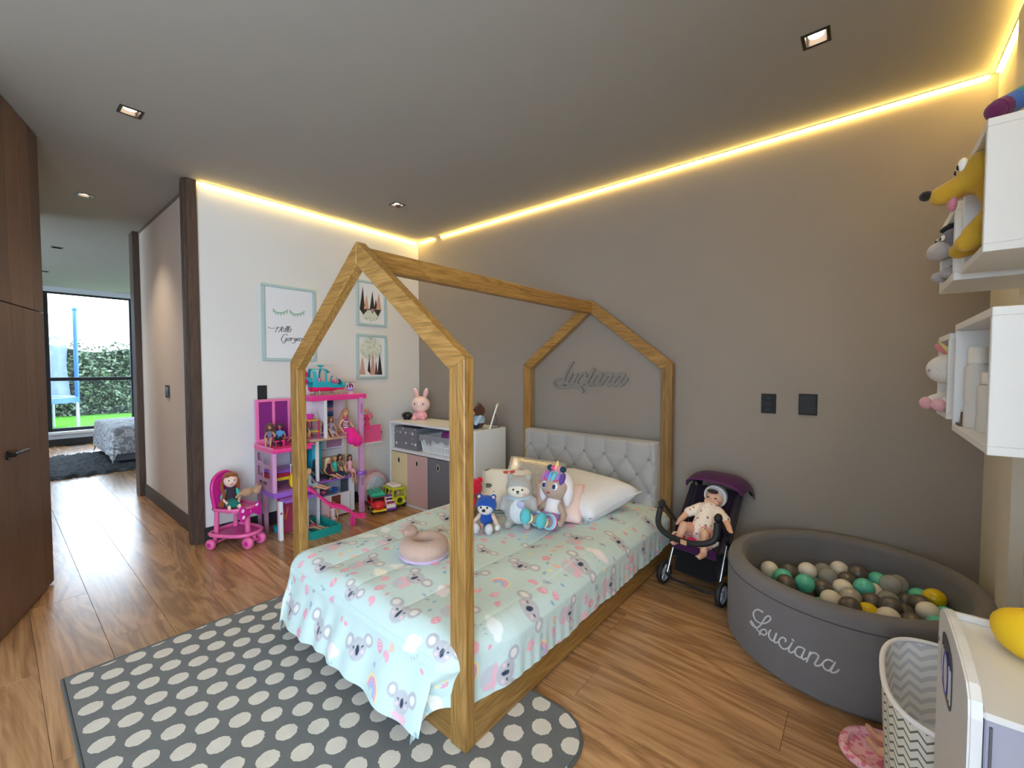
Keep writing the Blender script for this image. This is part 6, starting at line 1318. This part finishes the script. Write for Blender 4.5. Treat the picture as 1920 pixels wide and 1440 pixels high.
# ================================================================ BALL PIT
POOLTXT = [
   [(-2.1495, 0.2552), (-2.2033, 0.2524), (-2.2466, 0.2314), (-2.2527, 0.2137), (-2.2274, 0.1996), (-2.181, 0.1995), (-2.1322, 0.2107), (-2.0871, 0.2335), (-2.074, 0.2498), (-2.0937, 0.2535), (-2.1218, 0.2394), (-2.1563, 0.2065), (-2.1834, 0.1831), (-2.2189, 0.1676), (-2.2645, 0.1649), (-2.2895, 0.1724), (-2.2763, 0.1789), (-2.2397, 0.1695), (-2.1854, 0.1589), (-2.1357, 0.1592), (-2.1098, 0.1732), (-2.1192, 0.186), (-2.1548, 0.177), (-2.1758, 0.1591), (-2.1783, 0.1466)] ,
   [(-2.0716, 0.1995), (-2.0874, 0.1822), (-2.0838, 0.1653), (-2.056, 0.1581), (-2.0353, 0.1717), (-2.0183, 0.2005), (-2.0378, 0.1684), (-2.0293, 0.157), (-2.004, 0.1668)] ,
   [(-1.9457, 0.1844), (-1.9414, 0.1955), (-1.9704, 0.1962), (-1.9968, 0.1751), (-1.9884, 0.1574), (-1.9586, 0.151), (-1.9258, 0.1628), (-1.9079, 0.1776)] ,
   [(-1.8906, 0.197), (-1.9122, 0.1691), (-1.9162, 0.1557), (-1.8977, 0.1523), (-1.8757, 0.1645)] ,
   [(-1.8935, 0.2109), (-1.8774, 0.2042)] ,
   [(-1.8056, 0.1941), (-1.8417, 0.1919), (-1.865, 0.1747), (-1.8665, 0.1573), (-1.8443, 0.1513), (-1.823, 0.1559), (-1.7973, 0.1951), (-1.8187, 0.1558), (-1.8058, 0.1509), (-1.7834, 0.1617)] ,
   [(-1.7602, 0.1938), (-1.7714, 0.1708), (-1.7847, 0.1458)] ,
   [(-1.7734, 0.169), (-1.7461, 0.1927), (-1.7144, 0.1946), (-1.7061, 0.1849), (-1.7284, 0.1535), (-1.7163, 0.1483), (-1.6932, 0.1565), (-1.6764, 0.17)] ,
   [(-1.6113, 0.19), (-1.6449, 0.1903), (-1.6708, 0.1749), (-1.6759, 0.1596), (-1.6582, 0.1488), (-1.6319, 0.1517), (-1.5966, 0.1922), (-1.6244, 0.1512), (-1.6094, 0.1478), (-1.5877, 0.1563), (-1.5736, 0.1687)] ,
]
pcx, pcy, PR, PH = -.05, 2.485, .485, .39
pm_ = NT('grey_pool_fabric'); pm_.set(col=pm_.mix(pm_.noise(pm_.pos('obj'), 5, 4), srgb(104, 101, 103), srgb(118, 115, 116)), rough=.85, spec=.2, sheen=.1); pm_.bump(pm_.math('ADD', pm_.noise(pm_.map(pm_.pos('obj'), scale=(1, 1, 6)), 3, 4), pm_.math('MULTIPLY', pm_.noise(pm_.pos('obj'), 400, 2), .15)), .25, .03)
po = thing('ball_pit', 'round grey fabric ball pit embroidered Luciana in the corner', 'ball pit', (pcx, pcy, 0))
pr_ = [(0, .0), (PR - .02, .0), (PR, .02), (PR, PH - .04), (PR - .006, PH - .018), (PR - .022, PH - .003), (PR - .042, PH), (PR - .062, PH - .004), (PR - .076, PH - .020), (PR - .080, PH - .04), (PR - .080, .035), (0, .035)]
MB().lathe(pr_, 72, (pcx, pcy, 0), fn=lambda a, r, z: .003 * math.sin(a * 17 + z * 9) * (z > .05) * (z < PH - .05)).build('wall', pm_.m, po)
for rr_, zz_ in ((PR + .0008, PH - .055),): MB().tube([(pcx + rr_ * math.cos(a), pcy + rr_ * math.sin(a), zz_) for a in [i * PI / 36 for i in range(72)]], .0022, 6, closed=True).build('seam', fab(74, 72, 78), po)
thr = fab(206, 206, 210)
for s in POOLTXT:
    P_ = smoothline(s, 5) if len(s) > 2 else s
    MB().tube([(pcx + (PR + .002) * math.cos(a), pcy + (PR + .002) * math.sin(a), z) for a, z in P_], .0032, 6).build('letter', thr, po)
BALLS = [(-0.371, 2.609, 0.25, 'w'), (-0.277, 2.615, 0.262, 'd'), (-0.2, 2.646, 0.274, 'w'), (-0.147, 2.739, 0.256, 'c'), (-0.124, 2.668, 0.268, 'c'), (-0.085, 2.854, 0.25, 'w'), (-0.059, 2.697, 0.262, 'd'), (-0.007, 2.76, 0.274, 'd'), (0.07, 2.79, 0.256, 'm'), (-0.21, 2.489, 0.268, 'm'), (-0.14, 2.537, 0.25, 'd'), (-0.067, 2.567, 0.262, 'w'), (0.011, 2.604, 0.274, 'm'), (-0.083, 2.426, 0.256, 'w'), (-0.026, 2.458, 0.268, 'g'), (0.065, 2.651, 0.25, 'w'), (0.036, 2.496, 0.262, 'd'), (0.12, 2.652, 0.274, 'c'), (0.109, 2.588, 0.256, 'c'), (0.173, 2.75, 0.268, 'c'), (0.177, 2.655, 0.25, 'd'), (0.226, 2.739, 0.262, 'm'), (0.275, 2.699, 0.274, 'y'), (0.219, 2.619, 0.256, 'd'), (0.217, 2.505, 0.268, 'w'), (0.292, 2.614, 0.25, 'm'), (0.235, 2.448, 0.262, 'm'), (-0.018, 2.368, 0.274, 'd'), (0.036, 2.402, 0.256, 'y'), (0.086, 2.397, 0.268, 'w'), (0.157, 2.515, 0.25, 'd'), (0.162, 2.417, 0.262, 'd'), (0.116, 2.433, 0.274, 'd'), (-0.3, 2.531, 0.256, 'm'), (-0.252, 2.463, 0.268, 'd')]
rb = .0425; rbm = {'w': gloss(226, 220, 208), 'd': M(104, 98, 94, .35, .35), 'm': gloss(92, 196, 172), 'y': gloss(222, 190, 20), 'g': M(176, 172, 164, .3, .2), 'c': clear('clear_ball_plastic', 176, 174, 168, .55, .15)}
bname = {'w': 'white', 'd': 'dark metallic grey', 'm': 'mint green', 'y': 'yellow', 'g': 'silver grey', 'c': 'clear translucent'}
pos_ = np.array([b[:3] for b in BALLS], float); pos_[:, 2] -= .02; cl = [b[3] for b in BALLS]
low = []
for i in range(-6, 7):
    for j in range(-6, 7):
        x_, y_ = pcx + i * .0865 + (j % 2) * .043, pcy + j * .0755
        if (x_ - pcx) ** 2 + (y_ - pcy) ** 2 < .355 ** 2: low.append((x_ + random.uniform(-.004, .004), y_ + random.uniform(-.004, .004), .165 + random.uniform(-.006, .006)))
lc_ = [random.choice('wddmdgcmwd') for _ in low]; n0 = len(pos_)
allp = np.vstack([pos_, np.array(low)])
for it in range(220):
    dv_ = allp[:, None] - allp[None]; dd_ = np.sqrt((dv_ ** 2).sum(-1)) + np.eye(len(allp)); ov = np.maximum(0, 2 * rb + .0006 - dd_); np.fill_diagonal(ov, 0)
    mv = (dv_ / dd_[..., None] * ov[..., None]).sum(1) * .35; mv[n0:, 2] = np.minimum(mv[n0:, 2], 0); allp += mv
    rad_ = np.sqrt((allp[:, 0] - pcx) ** 2 + (allp[:, 1] - pcy) ** 2); lim = PR - .080 - rb - .001; k_ = np.where(rad_ > lim, lim / rad_, 1)
    allp[:, 0] = pcx + (allp[:, 0] - pcx) * k_; allp[:, 1] = pcy + (allp[:, 1] - pcy) * k_; allp[:, 2] = np.clip(allp[:, 2], .035 + rb, .30)
bms = {k: MB().ell((0, 0, 0), rb, 24, 16).mesh('ball', rbm[k], 180) for k in rbm}
for p, c in zip(allp, cl + lc_):
    o = bpy.data.objects.new('plastic_ball', bms[c]); link(o); o.location = p; tag(o, bname[c] + ' plastic ball among the balls in the ball pit' if c != 'y' else ('yellow plastic ball nearest the toy kitchen in the ball pit' if p[0] > .15 else 'yellow plastic ball at the front rim of the ball pit'), 'ball', bname[c] + ' balls in the ball pit')
# ================================================================ RIGHT WALL: BOX SHELVES AND TOYS
sw = M(226, 228, 230, .4)
def box_shelf(label, y0, y1, z0, z1, x0=.195, near=True, left=False, t=.018):
    e = thing('box_shelf', label, 'shelf', ((x0 + XR) / 2, (y0 + y1) / 2, z0), group='white box shelves on the right wall'); x1 = XR - .001
    P_ = lambda n, *a: MB().b2(*a, .0015).build(n, sw, e, smooth=0)
    P_('top_panel', x0, x1, y0, y1, z1 - t, z1); P_('bottom_panel', x0, x1, y0, y1, z0, z0 + t); P_('far_panel', x0, x1, y1 - t, y1, z0 + t, z1 - t); P_('back_panel', x1 - .012, x1, y0 + t, y1 - t, z0 + t, z1 - t)
    if near: P_('near_panel', x0, x1, y0, y0 + t, z0 + t, z1 - t)
    else: P_('near_post', x0, x0 + t * 1.2, y0, y0 + t, z0 + t, z1 - t)
    return e
box_shelf('upper white box shelf nearest the camera holding the yellow plush', 1.41, 1.70, 1.559, 1.85)
box_shelf('upper white open box shelf holding the grey plush', 1.755, 2.06, 1.552, 1.775, .187, near=False, t=.024)
box_shelf('lower white box shelf nearest the camera holding plastic bottles', 1.29, 1.755, 1.123, 1.425)
box_shelf('small lower white box shelf holding the white plush', 1.868, 2.11, 1.144, 1.408)
# yellow long-snouted plush (generic dog)
yl = plush(196, 156, 50)
e = thing('plush_toy', 'yellow plush dog with long snout hanging out of the upper box', 'plush toy', (.235, 1.565, 1.578), rad(180))
m = MB().ell((-.02, 0, .075), (.055, .062, .075), 16, 12); m.ell((.022, 0, .208), (.048, .052, .050), 16, 12); cap(m, (-.01, 0, .13), (.01, 0, .18), .034, .034); cap(m, (.045, 0, .188), (.095, .0, .165), .030, .026)
for s in (-1, 1): cap(m, (.02, s * .04, .04), (.055, s * .045, .028), .024, .022); cap(m, (.01, s * .055, .10), (.048, s * .05, .05), .018, .017)
blob('body', m, yl, e, .006, 6)
for s in (-1, 1): cq = MB(); cap(cq, (.0, s * .05, .225), (-.01, s * .066, .15), .014, .022); part('ear', cq, plush(96, 66, 40), e, 180); q = part('eye', MB().ell((.060, s * .020, .226), (.010, .013, .017), 12, 8), M(240, 240, 240, .3), e, 180); part('pupil', MB().ell((.0685, s * .019, .222), (.004, .006, .007), 8, 6), black, q, 180)
part('nose', MB().ell((.124, 0, .172), (.014, .015, .013), 12, 8), plush(40, 34, 34), e, 180); part('tongue', MB().ell((.075, 0, .142), (.010, .018, .022), 10, 8), plush(206, 130, 150), e, 180)
# grey plush
e = thing('plush_toy', 'grey plush animal with dark tuft leaning out of the upper shelf', 'plush toy', (.252, 1.93, 1.577), rad(190))
m = MB().ell((-.03, 0, .06), (.05, .05, .058), 14, 10); m.ell((.045, 0, .115), (.045, .050, .048), 16, 12)
for s in (-1, 1): cap(m, (.0, s * .035, .04), (.055, s * .04, .025), .020, .020); m.ell((.03, s * .05, .150), (.014, .020, .022), 10, 8)
blob('body', m, plush(124, 122, 132), e, .006, 6); part('muzzle', MB().ell((.080, 0, .092), (.032, .044, .030), 14, 10), plush(186, 180, 178), e, 180); part('tuft', MB().ell((.045, 0, .165), (.040, .016, .016), 12, 8, RY(.3)), plush(34, 36, 44), e, 180)
for s in (-1, 1): part('paw', MB().ell((.068, s * .040, .018), (.022, .022, .017), 10, 8), plush(176, 172, 174), e, 180)
for s in (-1, 1): q = part('eye', MB().ell((.080, s * .020, .128), (.006, .010, .010), 10, 8), M(240, 240, 240, .3), e, 180); part('pupil', MB().ell((.085, s * .019, .127), (.003, .005, .005), 8, 6), black, q, 180)
# white unicorn-like plush
e = thing('plush_toy', 'white plush with pink ears and paws in the small lower box', 'plush toy', (.262, 1.985, 1.1625), rad(195))
wp_ = plush(222, 218, 212); m = MB().ell((.0, 0, .065), (.055, .058, .065), 14, 10); m.ell((.060, 0, .135), (.052, .052, .048), 16, 12); m.ell((.020, 0, .165), (.045, .045, .045), 12, 8)
blob('body', m, wp_, e, .006, 6)
for s in (-1, 1): cq = MB(); cap(cq, (.03, s * .035, .05), (.075, s * .042, .028), .022, .022); part('leg', cq, wp_, e, 180); part('paw', MB().ell((.092, s * .043, .022), (.020, .022, .021), 12, 8), plush(226, 170, 178), e, 180); part('ear', MB().ell((.045, s * .048, .200), (.034, .012, .016), 12, 8, RY(-.5)), plush(226, 140, 150), e, 180); part('nostril', MB().ell((.110, s * .014, .132), .004, 8, 6), plush(170, 150, 150), e, 180)
part('mane', MB().ell((.02, 0, .205), (.045, .022, .022), 12, 8), plush(190, 140, 170), e, 180); part('horn', MB().tube([(.055, 0, .195), (.085, 0, .225)], [.010, .002], 8), M(214, 200, 120, .4), e)
# bottles in the lower box
def bottle(label, x, y, r, h):
    e = thing('plastic_bottle', label, 'bottle', (x, y, 1.1415)); cm = clear('milky_plastic', 226, 224, 220, .82, .25)
    part('body', MB().lathe([(0, 0), (r, 0), (r * 1.02, .01), (r, h * .25), (r * .92, h * .30), (r, h * .36), (r, h * .74), (r * .72, h * .80), (0, h * .80)], 24), cm, e); part('lid', MB().lathe([(r * .78, h * .80), (r * .80, h * .97), (r * .72, h), (0, h)], 24), M(232, 228, 220, .4), e)
bottle('tall milky plastic bottle at the far side of the lower box', .232, 1.672, .026, .215); bottle('short milky plastic jar in the lower box near the panel', .250, 1.575, .034, .15); bottle('small milky bottle behind the jar in the lower box', .325, 1.50, .034, .15)
MB().b2(.200, .222, 1.69, 1.732, 1.1415, 1.149, .001).prism([(1.695, 1.149), (1.728, 1.149), (1.712, 1.18)], lambda p, q, h: (h, p, q), .207, .213).build('trinket', M(92, 62, 52, .4), label='small brown trinket on the floor of the lower box', cat='trinket')
# toys on top of the nearest upper box
e = thing('plush_toy', 'rainbow striped plush snake arm hanging over the upper box', 'plush toy', (.235, 1.46, 1.851))
pth = smoothline([(.212, 1.44, 1.875), (.235, 1.455, 1.888), (.27, 1.47, 1.905), (.31, 1.50, 1.90), (.34, 1.56, 1.876), (.33, 1.62, 1.875)], 6)
seg = [(104, 40, 90), (70, 110, 190), (40, 140, 150), (110, 170, 60), (226, 200, 60), (220, 120, 50), (206, 60, 80)]
for k, c in enumerate(seg):
    n_ = len(pth) - 1; a, b = int(k * n_ / 7), int((k + 1) * n_ / 7); MB().tube(pth[a:b + 1], [.022 if not (k == 0 and i == 0) else .015 for i in range(b + 1 - a)], 12).build('stripe', plush(*c), e)
MB().ell(pth[0], .0205, 12, 8).build('end_cap', plush(104, 40, 90), e, smooth=180)
e = thing('plush_toy', 'dark grey plush sitting on top of the upper box', 'plush toy', (.37, 1.52, 1.851), rad(170))
m = MB().ell((0, 0, .07), (.05, .055, .07), 14, 10); m.ell((.01, 0, .165), (.05, .05, .048), 14, 10); m.ell((0, .045, .205), .018, 8, 6); m.ell((0, -.045, .205), .018, 8, 6); blob('body', m, plush(96, 94, 98), e, .007, 5); eyes(e, [(.055, .018, .175), (.055, -.018, .175)], .006)
# ================================================================ TOY KITCHEN, BASSINET, FLOOR DOLL
kx = .15
tk = thing('toy_kitchen', 'white toy kitchen unit with arched end panel by the right wall', 'toy kitchen', (.30, 1.11, 0))
kw = M(226, 228, 232, .35)
kf = lambda y: y * .638
kz = lambda z: 1.3 - (1.3 - z) * .638
ap = [(.941, 0)] + [(kf(y), kz(z)) for y, z in ((1.475, .46), (1.485, .50), (1.52, .525), (1.60, .538), (1.72, .545), (1.84, .545), (1.92, .535), (1.97, .515), (2.0, .485), (2.01, .45))] + [(1.282, 0)]
b_ = MB().prism(ap, lambda p, q, h: (h, p, q), kx - .016, kx); ep = b_.build('end_panel', kw, tk, smooth=0)
bm = bmesh.new(); bm.from_mesh(ep.data); bmesh.ops.bevel(bm, geom=[e_ for e_ in bm.edges if e_.calc_face_angle(0) > 1.2], offset=.003, segments=2, affect='EDGES'); bm.to_mesh(ep.data); bm.free()
MB().b2(kx, XR - .002, .945, 1.278, .765, .777, .003).build('worktop', kw, tk, smooth=0); MB().b2(kx + .003, XR - .006, .952, 1.272, .0, .765, .002).build('carcass', M(168, 170, 190, .4), tk, smooth=0)
MB().b2(kx, XR - .002, 1.266, 1.278, .777, .790, .002).build('back_ledge', kw, tk, smooth=0); MB().b2(kx + .008, kx + .011, .948, .952, .03, .755).build('door_gap', M(90, 92, 100), tk, smooth=0)
fxk = lambda p, q, h: (kx - .016 - h, p, q)
wp4 = [(kf(y), kz(z)) for y, z in smoothline([(1.715, .322), (1.705, .42), (1.72, .468), (1.80, .485), (1.88, .475), (1.905, .44), (1.90, .33), (1.80, .305)], 4, True)]
wpn = MB().prism(wp4, fxk, .0003, .0012).build('window_print', M(58, 60, 68, .3), tk, smooth=0)
for k in range(7): y_ = kf(1.728 + k * .026); ribbon_m = MB(); ribbon(ribbon_m, [(y_, kz(.335)), (y_ + .001, kz(.425))], .0075, fxk, .0012, .0018); ribbon_m.build('print_stripe', M(226, 228, 236, .4), wpn, smooth=0)
ov_ = [(kf(1.80 + .042 * math.cos(t)), kz(.385 + .062 * math.sin(t))) for t in [i * PI / 12 for i in range(24)]]
MB().prism(ov_, fxk, .0018, .0024).build('print_oval', M(222, 226, 234, .3), wpn, smooth=0)
MB().tube([(kx - .0184, p, q) for p, q in ov_], .0014, 6, closed=True).build('print_oval_rim', M(50, 60, 130, .3), wpn)
MB().ell((kx - .0165, kf(1.985), kz(.40)), (.002, .004, .004), 10, 8).build('screw_cap', M(120, 122, 130, .3, .5), tk, smooth=180)
yc = thing('toy_lemon', 'yellow oval plush lemon lying on the toy kitchen worktop', 'plush toy', (.233, 1.17, .7775))
MB().ell((.236, 1.172, .820), (.040, .055, .042), 24, 16, RZ(.5), fn=lambda d: 1 + .08 * abs(d.y) ** 6).build('body', M(240, 200, 30, .5), yc, smooth=180); MB().tube(smoothline([(.236 + .0405 * math.cos(t) * .92, 1.172 + .012, .820 + .0428 * math.sin(t)) for t in [i * PI / 10 for i in range(11)]], 2), .0012, 6).build('seam', M(222, 176, 20, .6), yc)
# bassinet with chevron cloth
ch = NT('grey_chevron_cloth'); uv = ch.xyz(ch.t.nodes.new('ShaderNodeUVMap').outputs[0])
zg = ch.math('ABSOLUTE', ch.math('SUBTRACT', ch.math('FRACT', ch.math('MULTIPLY', uv[0], 26.)), .5)); sv = ch.math('FRACT', ch.math('ADD', ch.math('MULTIPLY', uv[1], 13.), ch.math('MULTIPLY', zg, 1.5)))
ln = ch.math('LESS_THAN', ch.math('ABSOLUTE', ch.math('SUBTRACT', sv, .5)), .13); ch.set(col=ch.mix(ln, srgb(226, 226, 216), srgb(112, 116, 112)), rough=.9, spec=.15)
ch2 = NT('pale_chevron_lining'); uv = ch2.xyz(ch2.t.nodes.new('ShaderNodeUVMap').outputs[0])
zg = ch2.math('ABSOLUTE', ch2.math('SUBTRACT', ch2.math('FRACT', ch2.math('MULTIPLY', uv[0], 14.)), .5)); sv = ch2.math('FRACT', ch2.math('ADD', ch2.math('MULTIPLY', uv[1], 8.), ch2.math('MULTIPLY', zg, 1.5)))
ch2.set(col=ch2.mix(ch2.math('LESS_THAN', sv, .45), srgb(236, 238, 242), srgb(206, 210, 220)), rough=.9, spec=.15)
bo = thing('doll_bassinet', 'doll bassinet lined with grey chevron cloth beside the toy kitchen', 'doll bassinet', (.203, 1.655, 0))
bcx, bcy, brx, bry, bz0, bz1 = .203, 1.655, .148, .245, .10, .415
def sup(a, e=.75): c, s = math.cos(a), math.sin(a); return math.copysign(abs(c) ** e, c), math.copysign(abs(s) ** e, s)
def basket(name, mat, k0, k1, z0, z1, flip=False):
    nu, nv = 64, 12; vs, fs, uvs = [], [], []
    for j in range(nv + 1):
        v = j / nv; k = k0 + (k1 - k0) * v
        for i in range(nu + 1):
            a = 2 * PI * i / nu; c, s = sup(a); vs.append((bcx + brx * k * c, bcy + bry * k * s, z0 + (z1 - z0) * v)); uvs.append((i / nu, v))
    for j in range(nv):
        for i in range(nu): q = j * (nu + 1) + i; fs.append((q, q + 1, q + nu + 2, q + nu + 1))
    m = MB(); m.add(vs, fs); o = m.build(name, mat, bo, recalc=False, smooth=180); ul = o.data.uv_layers.new(name='UVMap')
    for lp in o.data.loops: ul.data[lp.index].uv = uvs[lp.vertex_index]
    return o
basket('outer_cloth', ch.m, .90, 1.0, bz0, bz1); basket('lining', ch2.m, .84, .95, bz0 + .05, bz1 - .002)
MB().tube([(bcx + brx * .98 * sup(a)[0], bcy + bry * .985 * sup(a)[1], bz1 + .001) for a in [2 * PI * i / 64 for i in range(64)]], .007, 8, closed=True).build('rim_roll', ch2.m, bo)
MB().prism([(bcx + brx * .89 * sup(a)[0], bcy + bry * .9 * sup(a)[1]) for a in [2 * PI * i / 40 for i in range(40)]], lambda p, q, h: (p, q, h), bz0, bz0 + .012).build('base', fab(220, 220, 214), bo, smooth=0)
MB().prism([(bcx + brx * .83 * sup(a)[0], bcy + bry * .86 * sup(a)[1]) for a in [2 * PI * i / 40 for i in range(40)]], lambda p, q, h: (p, q, h), bz0 + .012, bz0 + .075).build('cushion', fab(232, 234, 240), bo, smooth=0)
for sx_, sy_ in ((-1, -1), (1, -1), (-1, 1), (1, 1)): MB().tube([(bcx + sx_ * .09, bcy + sy_ * .17, bz0 + .002), (bcx + sx_ * .10, bcy + sy_ * .19, 0)], .009, 8).build('leg', M(226, 222, 214, .5), bo)
# doll lying on a pink blanket
pb = thing('doll_blanket', 'pink patterned doll blanket on the floor beside the bassinet', 'blanket', (.06, 1.86, 0))
pbm = NT('pink_print'); pbm.set(col=pbm.mix(pbm.math('GREATER_THAN', pbm.noise(pbm.pos('obj'), 60, 2), .56), srgb(232, 178, 190), srgb(214, 120, 146)), rough=.9)
bo2 = smoothline([(-.012, 1.78), (-.03, 1.83), (-.012, 1.90), (.05, 1.945), (.15, 1.95), (.19, 1.86), (.15, 1.765), (.05, 1.75)], 4, True); cxx, cyy = .07, 1.855
MB().prism(bo2, lambda p, q, h: (p, q, h), .0, .012).build('cloth', pbm.m, pb, smooth=0); MB().tube([(p, q, .016) for p, q in bo2], .014, 8, closed=True).build('rolled_edge', pbm.m, pb)
fd = thing('baby_doll', 'bare legged baby doll lying on the pink floor blanket', 'doll', (.075, 1.855, .013), 0)
m = MB()
for s in (-1, 1):
    hp_ = (.10, s * .026, .028); kn = (.04, s * .040, .040); ft = (-.015, s * .032, .028)
    cap(m, hp_, kn, .026, .020); cap(m, kn, ft, .020, .014); cap(m, ft, (-.038, s * .034, .050), .013, .011); 
    for k in range(5): m.ell((-.046, s * .034 + (k - 2) * .0055, .058 - abs(k - 2) * .002), .0042, 6, 5)
cap(m, (.10, 0, .03), (.155, 0, .034), .038, .034)
blob('body', m, M(214, 160, 128, .5), fd, .0045, 3); m = MB(); cap(m, (.085, 0, .034), (.15, 0, .036), .042, .036); blob('romper', m, fab(196, 90, 150), fd, .005, 3)
# ================================================================ FAR BEDROOM
mb = thing('double_bed', 'bed with grey floral bedspread in the far bedroom', 'bed', (-8.45, 2.0, 0))
fq_ = NT('grey_floral_spread'); vq = fq_.noise(fq_.pos(), 5.5, 4, .6, 2.2); fq_.set(col=fq_.ramp(fq_.math('ABSOLUTE', fq_.math('SUBTRACT', vq, .5)), [(.0, srgb(214, 214, 216)), (.03, srgb(186, 186, 190)), (.06, srgb(138, 138, 146)), (1, srgb(128, 128, 138))]), rough=.9)
MB().b2(-9.20, -7.68, 1.02, 3.0, .06, .34, .01).build('base', M(92, 94, 102, .7), mb, smooth=0); MB().b2(-9.18, -7.70, 1.02, 2.98, .34, .50, .04).build('mattress', fab(200, 200, 204), mb)
def spread(u, v):
    a = -9.55 + u * 2.22; b = .62 + v * 2.3; ca_, cb_ = min(max(a, -9.16), -7.72), max(b, 1.04); da2, db2 = a - ca_, b - cb_; d_ = math.hypot(da2, db2); r = .06
    if d_ < 1e-6: return (a, b, .515 + .006 * math.sin(a * 7) * math.sin(b * 6))
    n1, n2 = da2 / d_, db2 / d_; t = min(d_ / r, PI / 2); dn_ = max(0, d_ - r * PI / 2); h = r * math.sin(t) + .03 * dn_ * (1 + math.sin(a * 17 + b * 19))
    return (ca_ + n1 * h, cb_ + n2 * h, max(.03, .515 - r * (1 - math.cos(t)) - dn_))
MB().grid(spread, 80, 80).build('bedspread', fq_.m, mb, recalc=False, smooth=180)
for x_, y_ in ((-9.1, 1.1), (-7.78, 1.1), (-9.1, 2.9), (-7.78, 2.9)): MB().b2(x_ - .03, x_ + .03, y_ - .03, y_ + .03, 0, .06).build('leg', M(40, 38, 38), mb, smooth=0)
sr = NT('shaggy_grey'); sr.set(col=sr.ramp(sr.noise(sr.map(sr.pos(), scale=(3, 1, 1)), 14, 5, .7), [(.3, srgb(30, 32, 36)), (.6, srgb(74, 78, 84)), (.8, srgb(120, 124, 130))]), rough=.95); 
rg2 = np.random.default_rng(5); hn = rg2.uniform(0, 1, (61, 61))
MB().grid(lambda u, v: (-9.02 + u * 1.78 + .02 * math.sin(v * 40), .12 + v * 1.15 + .02 * math.sin(u * 37), .004 if u in (0, 1) or v in (0, 1) else .022 + .03 * hn[int(v * 60), int(u * 60)]), 60, 60).build('shaggy_rug', sr.m, label='dark grey shaggy rug on the far bedroom floor', cat='rug', recalc=False, smooth=180)
